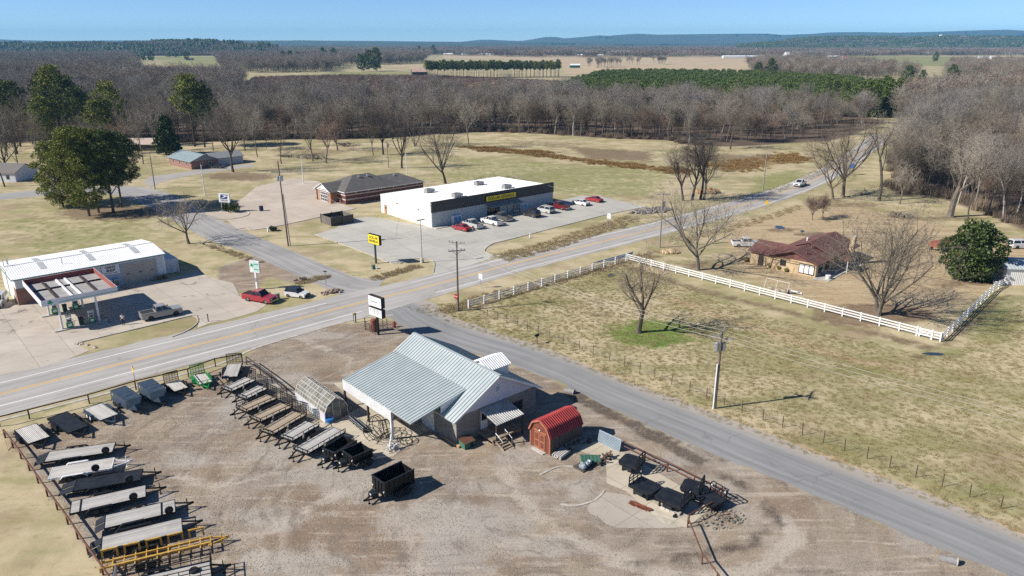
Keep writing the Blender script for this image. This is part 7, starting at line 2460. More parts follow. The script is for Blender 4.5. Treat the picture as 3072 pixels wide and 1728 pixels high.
def tree_segs(seed, h, fork=.3, nmain=5, spread=.65, wide=.5, lean=(0, 0), leader=True, maxl=4, dens=1.0, r0=None, lift=.12, stems=1):
 rd = random.Random(seed)
 segs = []

 def rv():
  return Vector((rd.uniform(-1, 1), rd.uniform(-1, 1), rd.uniform(-1, 1)))

 def grow(p, d, L_, r, lv):
  n = (5, 5, 4, 3, 2)[lv]
  for i in range(n):
   d = (d + rv() * (.1, .22, .3, .38, .45)[lv] + Vector((0, 0, (0, lift, lift * .9, .08, .05)[lv]))).normalized()
   q = p + d * (L_ / n)
   r1 = r * (1 - (.3, .55, .6, .6, .7)[lv] / n * 1.25)
   segs.append((p, q, r, r1, lv))
   if lv < maxl and i >= (0, 1, 0, 0, 0)[lv]:
    nb = (0, 2, 2, 3, 0)[lv]
    if rd.random() > dens:
     nb -= 1
    for _ in range(nb):
     u = d.cross(rv()).normalized()
     a_ = rd.uniform(.5, 1.05)
     c = (d * math.cos(a_) + u * math.sin(a_))
     grow(q, c.normalized(), L_ * rd.uniform(.38, .62) * (1 - .25 * i / n), max(r1 * .55, .012), lv + 1)
   p, r = q, r1
  return p, d, r
 r0 = r0 or h * .019
 for s_ in range(stems):
  base = Vector((rd.uniform(-.5, .5), rd.uniform(-.5, .5), 0)) if stems > 1 else Vector((0, 0, 0))
  d0 = Vector((lean[0], lean[1], 1)).normalized()
  if stems > 1:
   a_ = 6.28 * s_ / stems + .4
   d0 = Vector((.3 * math.cos(a_), .3 * math.sin(a_), 1)).normalized()
  segs.append((base - Vector((0, 0, .2)), base + d0 * .35, r0 * 1.6, r0, 0))
  p, d, r = grow(base + d0 * .35, d0, h * fork, r0, 0)
  trunk = [q for q in segs if q[4] == 0]
  k = nmain if stems == 1 else max(3, nmain // stems + 1)
  for i in range(k):
   a_ = 6.28 * i / k + rd.uniform(-.4, .4)
   sp_ = spread * rd.uniform(.6, 1.15)
   if leader and i == 0:
    sp_ = .12
   dd = Vector((math.sin(sp_) * math.cos(a_), math.sin(sp_) * math.sin(a_), math.cos(sp_)))
   L_ = h * (1 - fork) * rd.uniform(.62, .85) * (1.12 if leader and i == 0 else 1) * (1 + wide * math.sin(sp_) * .35)
   src = p if rd.random() < .6 or i == 0 else trunk[-1 - rd.randrange(2)][0]
   grow(src, dd, L_, r * rd.uniform(.55, .8), 1)
 return segs


def segs_mesh(segs, lv0, lv1, nm, mats, tw=.02, mi=0, b=None):
 b = b or MB()
 b.mi = mi
 rd = random.Random(5)
 for p, q, r, r1, lv in segs:
  if not (lv0 <= lv <= lv1):
   continue
  d = (q - p)
  if d.length < 1e-5:
   continue
  if lv >= 3:
   u = d.cross(Vector((rd.uniform(-1, 1), rd.uniform(-1, 1), rd.uniform(-1, 1)))).normalized()
   w = max(r, tw) * (1.0 if lv == 3 else .75)
   if lv == 3:
    n = len(b.v)
    b.v += [tuple(p - u * w), tuple(p + u * w), tuple(q + u * w * .6), tuple(q - u * w * .6)]
    b.f.append((n, n + 1, n + 2, n + 3))
    b.m.append(mi)
   else:
    n = len(b.v)
    b.v += [tuple(p - u * w), tuple(p + u * w), tuple(q)]
    b.f.append((n, n + 1, n + 2))
    b.m.append(mi)
  else:
   ns = 7 if lv == 0 else (5 if lv == 1 else 3)
   dn = d.normalized()
   up = Vector((0, 0, 1)) if abs(dn.z) < .9 else Vector((1, 0, 0))
   a_ = dn.cross(up).normalized()
   c_ = a_.cross(dn)
   n = len(b.v)
   for cc, rr in ((p, r), (q, r1)):
    b.v += [tuple(cc + (a_ * math.cos(6.2832 * i / ns) + c_ * math.sin(6.2832 * i / ns)) * rr) for i in range(ns)]
   b.f += [(n + i, n + (i + 1) % ns, n + ns + (i + 1) % ns, n + ns + i) for i in range(ns)]
   b.m += [mi] * ns
 return b


def tree_meshes(segs, col, tw=.02):
 bk, tg = BARK[col]
 return segs_mesh(segs, 0, 1, 'trunk', bk, tw).mesh('trunk', bk), segs_mesh(segs, 2, 4, 'crown', tg, tw).mesh('crown', tg)


def tree(label, base, segs_or_meshes, col=None, rz=0.0, sc=1.0, group=None, name='bare_tree', tw=.02):
 me = segs_or_meshes if isinstance(segs_or_meshes, tuple) else tree_meshes(segs_or_meshes, col, tw)
 o = thing(name, label, 'tree', at_vec(base, base.z), rz, group)
 inst('trunk', me[0], o)
 inst('crown', me[1], o)
 o.scale = (sc, sc, sc)
 return o


TS = tree_segs
NEAR = [
 ('gnarled bare tree standing in the bright green patch of the paddock', ('C2', 1270, 455), TS(3, 10.2, .3, 6, .8, .8, (.16, 0), dens=1, r0=.42), 'brown'),
 ('big many stemmed bare tree inside the white fence in front of the brown roofed house', ('J', 1745, 1150), TS(9, 15.0, .16, 12, .85, .7, stems=3, r0=.34, lift=.05), 'grey'),
 ('spreading bare tree behind the corner of the white fence beside the white pickup', ('B2', 1868, 1275), TS(14, 14.5, .24, 9, .95, .9, lift=.06, r0=.4), 'grey'),
 ('left tree of the dark clump across the highway', ('B2', 1720, 580), TS(21, 13.5, .3, 6, .8, .7, (-.08, 0), r0=.33), 'dark'),
 ('middle tree of the dark clump across the highway', ('B2', 1815, 570), TS(22, 16.0, .32, 7, .7, .7, r0=.4), 'dark'),
 ('right tree of the dark clump across the highway', ('B2', 1895, 570), TS(23, 16.5, .34, 6, .7, .7, (.05, 0), r0=.38), 'dark'),
 ('rightmost leaning tree of the dark clump across the highway', ('B2', 1930, 562), TS(24, 14.0, .4, 5, .7, .8, (.1, 0), r0=.34), 'brown'),
 ('dark forked bare tree standing behind the white roof of the store', ('B1', 1905, 405), TS(31, 17.5, .2, 7, .7, .6, r0=.42), 'dark'),
 ('bare tree on the grass corner beside the lane and the white garage', ('B0', 1900, 1010), TS(41, 10.0, .24, 7, .85, .9, (-.1, 0), r0=.28), 'grey'),
 ('tall bare tree in front of the house with the blue grey roof', ('B0', 2345, 290), TS(51, 20.0, .3, 8, .75, .7, r0=.42), 'grey'),
 ('large dark bare oak on the bank beside the highway bend', ('B3', 752, 535), TS(61, 19.0, .25, 9, .8, .8, r0=.5), 'brown'),
 ('leaning bare tree left of the large oak by the highway bend', ('B3', 655, 560), TS(62, 14.0, .28, 7, .8, .8, (-.28, .1), r0=.33), 'brown'),
 ('tall straight pale trunked tree at the edge of the right hand wood', ('B3', 1115, 580), TS(63, 22.0, .5, 6, .55, .5, (.04, 0), r0=.42), 'grey'),
 ('small crooked bare tree before the right hand wood', ('B3', 1322, 610), TS(64, 9.0, .35, 5, .8, .9, (.2, 0), r0=.2), 'grey'),
 ('huge broken topped old tree with jagged limbs at the right hand wood', ('B3', 1832, 740), TS(65, 19.0, .48, 6, .85, .9, (.05, 0), r0=.75, dens=.6), 'grey'),
 ('thin pale bare tree rising left of the dark magnolia', ('B3', 2000, 830), TS(66, 18.0, .4, 5, .45, .5, (.1, .1), r0=.2), 'grey'),
 ('left of two small vase shaped trees on the straw coloured lawn', ('B3', 445, 772), TS(71, 5.0, .14, 9, .5, .4, leader=False, r0=.09), 'red'),
 ('right of two small vase shaped trees on the straw coloured lawn', ('B3', 550, 748), TS(72, 4.6, .14, 9, .5, .4, leader=False, r0=.085), 'red'),
 ('dark dense bare tree behind the post office roof', ('B1', 1468, 250), TS(81, 16.0, .28, 7, .6, .5, r0=.36), 'dark'),
 ('slim bare tree left of the white light masts on the rear lawn', ('B1', 255, 205), TS(82, 13.0, .3, 5, .5, .5, r0=.2), 'brown'),
 ('bare tree growing at the left end of the long brush pile', ('B1', 572, 175), TS(83, 17.0, .32, 6, .6, .6, (-.05, 0), r0=.3), 'grey'),
 ('bare tree growing at the right end of the long brush pile', ('B1', 708, 200), TS(84, 14.5, .35, 6, .65, .6, r0=.28), 'red'),
 ('reddish bare tree standing right of the log heap on the rear lawn', ('A1', 822, 1312), TS(85, 13.0, .28, 6, .75, .7, r0=.33), 'red'),
 ('dark bare tree on the lawn behind the post office, nearer the wood', ('A1', 1280, 1352), TS(86, 16.0, .25, 7, .65, .6, r0=.36), 'dark'),
 ('slender bare tree left of the dark one behind the post office', ('A1', 1180, 1362), TS(87, 12.0, .35, 6, .6, .6, r0=.2), 'brown'),
 ('several stemmed bare tree on the meadow edge behind the store roof', ('A1', 1610, 1272), TS(88, 18.5, .35, 8, .5, .5, stems=3, r0=.2), 'grey'),
 ('pale bare tree on the meadow edge right behind the store', ('A1', 2145, 1295), TS(89, 16.0, .4, 6, .5, .5, (-.05, 0), r0=.24), 'grey'),
 ('single dark stemmed tree at the front of the wood above the store', ('A2', 75, 1142), TS(90, 17.0, .45, 6, .55, .5, r0=.3), 'grey'),
 ('single pale trunked tree at the front of the wood above the rust red sedge', ('A2', 615, 1162), TS(91, 17.5, .5, 6, .5, .5, r0=.28), 'pale'),
 ('dark low branching tree at the front of the wood near the highway', ('A2', 2195, 1300), TS(92, 14.0, .25, 7, .8, .8, r0=.38), 'brown'),
 ('large bare tree beside the road at the far left picture edge', ('A0', 170, 1350), TS(93, 21.0, .42, 7, .8, .7, (-.06, 0), r0=.45), 'brown'),
 ('smaller bare tree by the road near the left picture edge', ('A0', 330, 1250), TS(94, 14.0, .35, 6, .7, .7, r0=.25), 'brown'),
 ('wide bare tree right of the small pine top on the left', ('A0', 1215, 1180), TS(95, 21.0, .25, 9, .7, .7, r0=.45), 'grey'),
 ('wide bare tree in front of the right hand tall pine', ('A0', 1800, 1130), TS(96, 22.0, .25, 9, .75, .7, r0=.45), 'grey'),
 ('bare tree at the left picture edge beside the white house', ('B0', 60, 330), TS(97, 15.0, .3, 7, .8, .8, r0=.33), 'dark'),
 ('thin bare tree standing inside the dark pine clump', ('B0', 1145, 690), TS(98, 13.0, .3, 7, .8, .9, r0=.26), 'dark'),
 ('bare tree behind the white sheds in the middle of the far fields', ('A1', 1750, 560), TS(99, 16.0, .3, 6, .6, .6), 'pale'),
 ('lone bare tree before the distant house at the right', ('A3', 1358, 830), TS(100, 17.0, .4, 7, .7, .6, (.05, 0)), 'brown'),
 ('small dark stump like bare tree in the red brush field', ('A1', 1075, 660), TS(101, 8.0, .25, 6, .9, 1.0), 'dark'),
]
for lb, p, sg, col in NEAR:
 o = tree(lb, W(*p), sg, col)
 if 'broken' in lb:
  b = MB()
  b.cyl((.2, 0, 7.5), (-1.8, -.4, 10.6), .42, .16, 7).cyl((0, 0, 8.5), (1.6, .3, 11.5), .35, .05, 7)
  b.build('broken_limb', BARK['grey'][0], o)

# forest variants: tall, narrow crowned
FV = []
for i, (h, fk, nm_, sp_, col) in enumerate(((17, .4, 6, .5, 'grey'), (15, .35, 6, .55, 'brown'), (18, .45, 5, .5, 'grey'), (14, .3, 7, .6, 'grey'), (19, .5, 6, .45, 'pale'), (13, .3, 6, .65, 'brown'), (16, .4, 6, .55, 'grey'), (12, .25, 7, .65, 'red'))):
 sg = TS(200 + i, h, fk, nm_, sp_, .45, r0=h * .0125)
 FV.append((sg, col, tree_meshes(sg, col, .024)))


def in_poly(poly, n, rd, ok=None):
 xs, ys = [p.x for p in poly], [p.y for p in poly]
 out = []
 q = [(p.x, p.y) for p in poly]
 while len(out) < n:
  x, y = rd.uniform(min(xs), max(xs)), rd.uniform(min(ys), max(ys))
  c = False
  for (xa, ya), (xb, yb) in zip(q, q[1:] + q[:1]):
   if (ya > y) != (yb > y) and x < (xb - xa) * (y - ya) / (yb - ya) + xa:
    c = not c
  if c and (ok is None or ok(x, y)):
   out.append(Vector((x, y, 0)))
 return out


rd = random.Random(77)
edge = [p for p in FOREST[:17]]
front = []
for p in along(edge, 3.2):
 for k in range(2):
  q = p + Vector((rd.uniform(-2, 2), rd.uniform(1, 9) + 11 * k, 0))
  if abs(q.x) < q.y * .74 + 8:
   front.append(q)
rd.shuffle(front)
wood_l, wood_r = 'bare tree at the front of the wood behind the meadow', 'bare tree at the front of the wood along the right side of the highway'
front = front[:190]
for q in front:
 k = rd.randrange(len(FV))
 if FV[k][1] == 'pale' and rd.random() < .4:
  k = 0
 tree(wood_l, q, FV[k][2], rz=rd.uniform(0, 6.28), sc=rd.uniform(.68, .98), group='bare trees along the front of the wood behind the meadow', name='bare_tree')
edge = FOREST_R[:9]
right = []
for p in along(edge, 2.6):
 for k in range(2):
  q = p + Vector((rd.uniform(0, 4) + 5 * k, rd.uniform(0, 4) + 5 * k, 0))
  if q.x < q.y * .74 + 8:
   right.append(q)
rd.shuffle(right)
for q in right[:70]:
 k = rd.randrange(len(FV))
 tree(wood_r, q, FV[k][2], rz=rd.uniform(0, 6.28), sc=rd.uniform(.7, 1.02), group='bare trees along the front of the right hand wood', name='bare_tree')


# ------------------------------------------------------------------ masses that nobody could count
def source(name, me):
 return bpy.data.objects.new(name, me)


def scatter(name, pts, srcs, label, cat, smin=.8, smax=1.2, seed=1, zs=None):
 """one object whose geometry nodes set a source mesh on every point"""
 r_ = np.random.default_rng(seed)
 n = len(pts)
 me = bpy.data.meshes.new(name)
 me.from_pydata([tuple(p) for p in pts], [], [])
 for nm, typ, val in (('sc', 'FLOAT', r_.uniform(smin, smax, n)), ('rz', 'FLOAT', r_.uniform(0, 6.283, n)), ('vi', 'INT', r_.integers(0, len(srcs), n))):
  a_ = me.attributes.new(nm, typ, 'POINT')
  a_.data.foreach_set('value', val.astype(np.float32 if typ == 'FLOAT' else np.int32))
 o = bpy.data.objects.new(name, me)
 C.objects.link(o)
 ng = bpy.data.node_groups.new(name, 'GeometryNodeTree')
 ng.interface.new_socket('Geometry', in_out='INPUT', socket_type='NodeSocketGeometry')
 ng.interface.new_socket('Geometry', in_out='OUTPUT', socket_type='NodeSocketGeometry')
 N = ng.nodes.new
 gi, go, iop, jn = N('NodeGroupInput'), N('NodeGroupOutput'), N('GeometryNodeInstanceOnPoints'), N('GeometryNodeJoinGeometry')
 for s_ in srcs:
  oi = N('GeometryNodeObjectInfo')
  oi.inputs['Object'].default_value = s_
  oi.inputs['As Instance'].default_value = True
  ng.links.new(oi.outputs['Geometry'], jn.inputs[0])

 def na(nm, typ):
  a_ = N('GeometryNodeInputNamedAttribute')
  a_.data_type = typ
  a_.inputs['Name'].default_value = nm
  return a_.outputs['Attribute']
 cx = N('ShaderNodeCombineXYZ')
 ng.links.new(na('rz', 'FLOAT'), cx.inputs[2])
 ng.links.new(gi.outputs[0], iop.inputs['Points'])
 ng.links.new(jn.outputs[0], iop.inputs['Instance'])
 iop.inputs['Pick Instance'].default_value = True
 ng.links.new(na('vi', 'INT'), iop.inputs['Instance Index'])
 ng.links.new(cx.outputs[0], iop.inputs['Rotation'])
 ng.links.new(na('sc', 'FLOAT'), iop.inputs['Scale'])
 ng.links.new(iop.outputs[0], go.inputs[0])
 o.modifiers.new('scatter', 'NODES').node_group = ng
 return tag(o, label, cat, None, 'stuff')


def join_mesh(sg, col, tw, nm='tree_source'):
 bk, tg = BARK[col]
 b = segs_mesh(sg, 0, 1, nm, None, tw, 0)
 b = segs_mesh(sg, 2, 4, nm, None, tw, 1, b)
 return b.mesh(nm, [bk, tg])


SRC = [source('tree_source', join_mesh(sg, col, .03)) for sg, col, _ in FV]
inside = lambda x, y: abs(x) < y * .74 + 12
back_ok = lambda x, y: inside(x, y)
pts = in_poly(FOREST, 2100, rd, back_ok)
scatter('deep_wood', [p + Vector((0, 6, 0)) for p in pts], SRC, 'deep grey brown bare wood stretching behind the meadow', 'wood', .5, 1.0, 3)
pts = in_poly(FOREST_R, 560, rd, lambda x, y: x < y * .74 + 12)
scatter('right_wood', [p + Vector((4, 4, 0)) for p in pts], SRC, 'dense bare wood filling the right side beyond the road', 'wood', .5, .98, 4)
LOW = []
for i, col in enumerate(('grey', 'brown', 'grey', 'red')):
 sg = TS(300 + i, 15, .3, 6, .6, .5, maxl=3, r0=.2)
 LOW.append(source('far_tree_source', join_mesh(sg, col, .07)))


def pxpoly(l):
 return [G(*p) for p in l]


L1 = pxpoly([(-400, 312), (200, 300), (420, 306), (700, 304), (735, 255), (715, 236), (655, 242), (425, 244), (400, 165), (410, 147), (-400, 147)])
pts = in_poly(pxpoly([(-400, 312), (200, 300), (420, 306), (700, 304), (735, 255), (715, 236), (655, 242), (425, 244), (400, 182), (-400, 182)]), 6500, rd, inside) + in_poly(L1, 4500, rd, inside)
L2 = pxpoly([(660, 200), (740, 216), (1000, 214), (1040, 192), (1170, 190), (1270, 186), (1310, 160), (1330, 152), (640, 150), (660, 170)])
pts += in_poly(pxpoly([(660, 204), (740, 217), (990, 215), (1040, 194), (1170, 192), (1265, 188), (1285, 178), (650, 176)]), 4200, rd, inside) + in_poly(L2, 4000, rd, inside)
pts += in_poly(pxpoly([(2270, 236), (2480, 252), (2760, 236), (2700, 214), (2500, 196), (2300, 188), (2240, 200)]), 1100, rd, inside)
pts += in_poly(pxpoly([(2830, 245), (3072, 262), (3300, 260), (3300, 205), (2860, 200)]), 900, rd, inside)
pts += in_poly(pxpoly([(2690, 372), (2800, 338), (3150, 330), (3500, 350), (3500, 300), (2860, 290), (2700, 330)]), 700, rd, inside)
scatter('distant_wood', pts, LOW, 'wide distant bare woodland fading towards the hills', 'wood', .7, 1.15, 5)


def grove(seed, n, cols, ev=0.0):
 r_ = random.Random(seed)
 b = MB()
 for i in range(n):
  x, y, s_ = r_.uniform(-26, 26), r_.uniform(-26, 26), r_.uniform(.75, 1.2)
  b.mi = 0
  h = 14 * s_
  b.cyl((x, y, 0), (x, y, h * .7), .3, .15, 4)
  b.mi = 1
  for k in range(34):
   a_, e_ = r_.uniform(0, 6.28), r_.uniform(.1, 1)
   R_ = 4.6 * s_ * math.sqrt(1 - (e_ - .5) ** 2 * 2.2)
   p = Vector((x, y, h * .3 + h * .35 * e_))
   q = Vector((x + R_ * math.cos(a_), y + R_ * math.sin(a_), h * (.38 + .62 * e_)))
   u = (q - p).cross(Vector((r_.uniform(-1, 1), r_.uniform(-1, 1), r_.uniform(-1, 1)))).normalized() * .28
   b.add([p - u * .3, p + u * .3, q + u, q - u], [(0, 1, 2, 3)])
 return source('grove_source', b.mesh('grove', [BARK[cols[0]][0], BARK[cols[1]][1]]))


GRV = [grove(400, 26, ('grey', 'grey')), grove(401, 26, ('brown', 'brown')), grove(402, 26, ('grey', 'red'))]
FW = in_poly(pxpoly([(-400, 148), (640, 152), (1330, 153), (1330, 138), (-400, 138)]), 7000, rd, inside)
FW += in_poly(pxpoly([(1180, 158), (1330, 165), (1536, 170), (2304, 171), (2800, 167), (3200, 166), (3200, 146), (1180, 146)]), 4200, rd, inside)
FW += in_poly(pxpoly([(1000, 146), (3200, 146), (3200, 135), (1000, 135)]), 3500, rd, inside)
scatter('horizon_wood', FW, GRV, 'hazy belt of bare woods along the horizon', 'wood', .75, 1.1, 6)


# brush at the foot of the woods, dry weeds in the ditches
def tuft(seed, n, h, r_, w, up=1.0):
 q = random.Random(seed)
 b = MB()
 for i in range(n):
  a_ = q.uniform(0, 6.28)
  p = Vector((q.uniform(-r_, r_) * .6, q.uniform(-r_, r_) * .6, 0))
  t_ = p + Vector((r_ * .7 * q.random() * math.cos(a_), r_ * .7 * q.random() * math.sin(a_), h * q.uniform(.4, 1) * up))
  u = Vector((math.sin(a_), -math.cos(a_), 0)) * w * q.uniform(.6, 1.3)
  b.add([p - u, p + u, t_], [(0, 1, 2)])
 return b


m_brush = bark('brush_twigs', (.24, .185, .135), (.155, .118, .088))
m_weed = M('dry_weeds', (.4, .325, .19), (.27, .21, .12), .3, .9, spec=.1)
m_sedge = M('rust_sedge', (.3, .195, .08), (.19, .115, .042), .3, .9, spec=.1)
BR = [source('brush_source', tuft(500 + i, 150, 2.6, 1.7, .05).mesh('brush', m_brush)) for i in range(3)]
pts = []
for p in along(FOREST[:17], 1.3):
 pts += [p + Vector((rd.uniform(-2, 2), rd.uniform(0, 14), 0)) for _ in range(2)]
for p in along(FOREST_R[:8], .9):
 pts += [p + Vector((rd.uniform(0, 8), rd.uniform(0, 8), 0)) for _ in range(2)]
scatter('undergrowth', pts, BR, 'tangled brown brush at the foot of the woods', 'brush', .5, 1.25, 7)
pts = in_poly(pxpoly([(700, 300), (1300, 303), (1640, 300), (1690, 245), (1280, 226), (1000, 226), (760, 232)]), 5000, rd, inside)
scatter('brush_field', pts, [source('brush_source', tuft(520 + i, 90, 2.2, 2.6, .1).mesh('brush', bark('red_brush', (.23, .15, .125), (.17, .115, .095)))) for i in range(2)], 'low reddish brown scrub field beyond the wood', 'scrub', .6, 1.2, 8)
WD = [source('weed_source', tuft(540 + i, 40, .5, .6, .02).mesh('weeds', m_weed)) for i in range(3)]
pts = []
for l, w, n in ((((1500, 776), (1640, 740), (1790, 690), (1900, 655)), 5.5, 900), (((1420, 905), (1600, 858), (1850, 795), (1960, 765)), 4, 420), (((1330, 935), (1420, 905)), 2.5, 120), (((2020, 730), (2250, 670), (2400, 620)), 3, 260),
    (((1130, 835), (1250, 800)), 2.5, 160), (((900, 850), (980, 830)), 2, 90), (((2310, 580), (2450, 520), (2560, 450)), 4, 240), (((640, 740), (780, 790)), 2.0, 90)):
 P = px(*l)
 L_ = along(P, .5)
 for _ in range(n):
  q = rd.choice(L_)
  pts.append(q + V * rd.uniform(-w / 2, w / 2) + U * rd.uniform(-1, 1))
scatter('ditch_weeds', pts, WD, 'dry tan weeds standing in the roadside ditches', 'weeds', .5, 1.3, 9)
SG = [source('sedge_source', tuft(560 + i, 70, .75, 1.2, .03).mesh('sedge', m_sedge)) for i in range(2)]
pts = []
for l, w, n in ((((1430, 447), (1600, 463), (1760, 482), (1960, 507), (2050, 513)), 7, 700), (((2140, 508), (2250, 490), (2400, 470)), 16, 420), (((1400, 440), (1560, 452), (1650, 460)), 4, 250)):
 L_ = along(px(*l), .6)
 cs = [rd.choice(L_) + Vector((0, rd.gauss(0, w * .35), 0)) for _ in range(n // 14)]
 for _ in range(n):
  q = rd.choice(cs)
  pts.append(q + Vector((rd.gauss(0, 2.2), rd.gauss(0, w * .18), 0)))
scatter('sedge', pts, SG, 'rust orange sedge growing in the wet strips of the meadow', 'sedge', .6, 1.3, 10)
# grass blades where the picture is closest
GB = [source('grass_source', tuft(580 + i, 26, .16, .32, .012).mesh('grass', M('grass_blades', (.36, .29, .15), (.2, .19, .07), .3, .9, spec=.1))) for i in range(3)]
pts = in_poly(px((1200, 920), (1400, 985), (1700, 1085), (2160, 1265), (2700, 1470), (3072, 1620), (3072, 900), (2830, 1080), (2300, 950), (1880, 790), (1500, 900)), 15000, rd)
scatter('grass', pts, GB, 'short winter grass tufts in the paddock and beside the pipe fence', 'grass', .6, 1.4, 11)
m_peb = M('loose_stones', (.42, .38, .32), (.22, .19, .155), 3, .9)
b1, b2 = MB(), MB()
for bb_ in (b1, b2):
 for i in range(26):
  s_ = rnd.uniform(.02, .055)
  bb_.ball((rnd.uniform(-1, 1), rnd.uniform(-1, 1), s_ * .3), s_, s_ * .8, s_ * .6, 5, 3, .4)
PB_ = [source('stone_source', bb_.mesh('stones', m_peb)) for bb_ in (b1, b2)]
pts = in_poly(YARD, 5200, rd, lambda x, y: abs(x) < y * .74 + 5)
scatter('loose_gravel', pts, PB_, 'loose gravel stones spread over the yard', 'gravel', .4, 1.0, 12)


# ------------------------------------------------------------------ evergreens
def mat_leaf(name, dark, light, rough=.7, spec=.25):
 t = NT(name)
 rp = t.n('ShaderNodeNewGeometry').outputs['Random Per Island']
 f = t.math('ADD', t.math('MULTIPLY', rp, .55), t.math('MULTIPLY', t.noise(.5, None, 3), .6))
 return t.out(t.mix(t.ramp(f, .3, .85), dark, light), rough, 0, spec)


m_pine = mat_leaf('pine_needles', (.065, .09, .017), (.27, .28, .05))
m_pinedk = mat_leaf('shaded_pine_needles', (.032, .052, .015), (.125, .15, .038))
m_mag = mat_leaf('glossy_magnolia_leaves', (.022, .04, .01), (.1, .135, .034), .5, .3)
m_young = mat_leaf('young_pine_needles', (.045, .075, .015), (.16, .2, .04))
m_ptrunk = bark('pine_bark', (.16, .11, .085), (.085, .06, .048))


def foliage(clumps, per, leaf, aspect, seed, flat=.75, outward=1.0):
 """leaf-sized faces spread over clumps (c, r): returns one mesh builder"""
 r_ = np.random.default_rng(seed)
 vs, fs = [], []
 k = 0
 for c, R_ in clumps:
  u = r_.normal(size=(per, 3))
  u[:, 2] = u[:, 2] * .8 + .25
  u /= np.linalg.norm(u, axis=1)[:, None]
  p = np.array(c) + u * (R_ * r_.uniform(.35, 1.0, (per, 1)) ** .6) * np.array([1, 1, flat])
  d = u * outward + r_.normal(size=(per, 3)) * .7
  d /= np.linalg.norm(d, axis=1)[:, None]
  s_ = np.cross(d, r_.normal(size=(per, 3)))
  s_ /= np.linalg.norm(s_, axis=1)[:, None]
  L_ = leaf * r_.uniform(.6, 1.3, (per, 1))
  a_, b_, e_, f_ = p - s_ * L_ * aspect, p + s_ * L_ * aspect, p + d * L_ + s_ * L_ * aspect * .7, p + d * L_ - s_ * L_ * aspect * .7
  vs.append(np.stack([a_, b_, e_, f_], 1).reshape(-1, 3))
  fs.append(np.arange(per * 4).reshape(-1, 4) + k)
  k += per * 4
 v, f = np.concatenate(vs), np.concatenate(fs)
 me = bpy.data.meshes.new('crown')
 me.vertices.add(len(v))
 me.vertices.foreach_set('co', v.ravel().astype(np.float32))
 me.loops.add(f.size)
 me.loops.foreach_set('vertex_index', f.ravel().astype(np.int32))
 me.polygons.add(len(f))
 me.polygons.foreach_set('loop_start', (np.arange(len(f)) * 4).astype(np.int32))
 me.update(calc_edges=True)
 return me


def pine_parts(seed, h, cb, rad, n, per, leaf, mat, prof='round', r0=None, lean=(0, 0), cr=.25):
 q = random.Random(seed)
 r0 = r0 or h * .014
 tb = MB()
 P = [Vector((lean[0] * t_ * t_, lean[1] * t_ * t_, h * .97 * t_)) + Vector((q.uniform(-.1, .1), q.uniform(-.1, .1), 0)) * (t_ > 0) for t_ in np.linspace(0, 1, 8)]
 for i in range(7):
  tb.cyl(P[i], P[i + 1], r0 * (1 - .85 * i / 7), r0 * (1 - .85 * (i + 1) / 7), 7)
 cl = []
 for i in range(n):
  t_ = (i + q.random()) / n
  z = cb + (1 - cb) * t_
  if prof == 'cone':
   rr = rad * (1 - t_) ** .7 + .3
  elif prof == 'wedge':
   rr = rad * (.35 + .9 * math.sin(math.pi * min(1, t_ * .75 + .25)))
  else:
   rr = rad * math.sqrt(max(.05, 1 - (2 * t_ - .85) ** 2)) if t_ < .93 else rad * .35
  a_ = i * 2.4 + q.uniform(-.4, .4)
  d = rr * math.sqrt(q.uniform(.12, 1)) * (q.uniform(.7, 1.3) if mat is m_mag else 1)
  f = min(z, .97)
  ax = P[int(f * 7)].lerp(P[min(7, int(f * 7) + 1)], f * 7 - int(f * 7))
  c = ax + Vector((d * math.cos(a_), d * math.sin(a_), q.uniform(-.3, .5)))
  tb.cyl(ax - Vector((0, 0, .3 * d)), c, .07, .02, 4)
  cl.append((tuple(c), rad * cr * q.uniform(.75, 1.25)))
 me = foliage(cl, per, leaf, .15 if mat is not m_mag else .36, seed, .52 if mat is not m_mag else .8)
 me.materials.append(mat)
 return tb.mesh('trunk', m_ptrunk), me


def pine(label, base, args, rz=0.0, name='pine_tree', group=None, sc=1.0):
 tr, cr = args if isinstance(args, tuple) and isinstance(args[0], bpy.types.Mesh) else pine_parts(*args)
 o = thing(name, label, 'tree', at_vec(base), rz, group)
 inst('trunk', tr, o)
 inst('crown', cr, o)
 o.scale = (sc, sc, sc)
 return o


PG = 'pines of the big clump at the left'
for lb, p, a in (('leftmost pine of the dark clump, its crown hanging low over the lawn', (190, 620), (601, 16.5, .06, 5.2, 86, 230, .4, m_pine, 'round', .28, (-.8, -.3))),
                 ('pine with a leaning trunk in front of the dark clump', (268, 648), (602, 20.5, .14, 5.1, 92, 230, .4, m_pine, 'round', .33, (-2.6, -.5))),
                 ('straight middle pine of the dark clump with its top highest', (296, 638), (603, 21.0, .36, 5.0, 82, 230, .4, m_pine, 'round', .33)),
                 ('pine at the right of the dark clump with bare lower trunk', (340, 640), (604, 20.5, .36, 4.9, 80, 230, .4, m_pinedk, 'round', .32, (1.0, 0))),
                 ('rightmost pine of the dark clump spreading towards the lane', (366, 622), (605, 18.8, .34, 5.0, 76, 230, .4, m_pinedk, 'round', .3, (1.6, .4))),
                 ('rearmost pine filling the back of the dark clump', (238, 606), (606, 20.0, .2, 5.2, 84, 230, .4, m_pine, 'round', .3))):
 pine(lb, G(*p), a, group=PG)
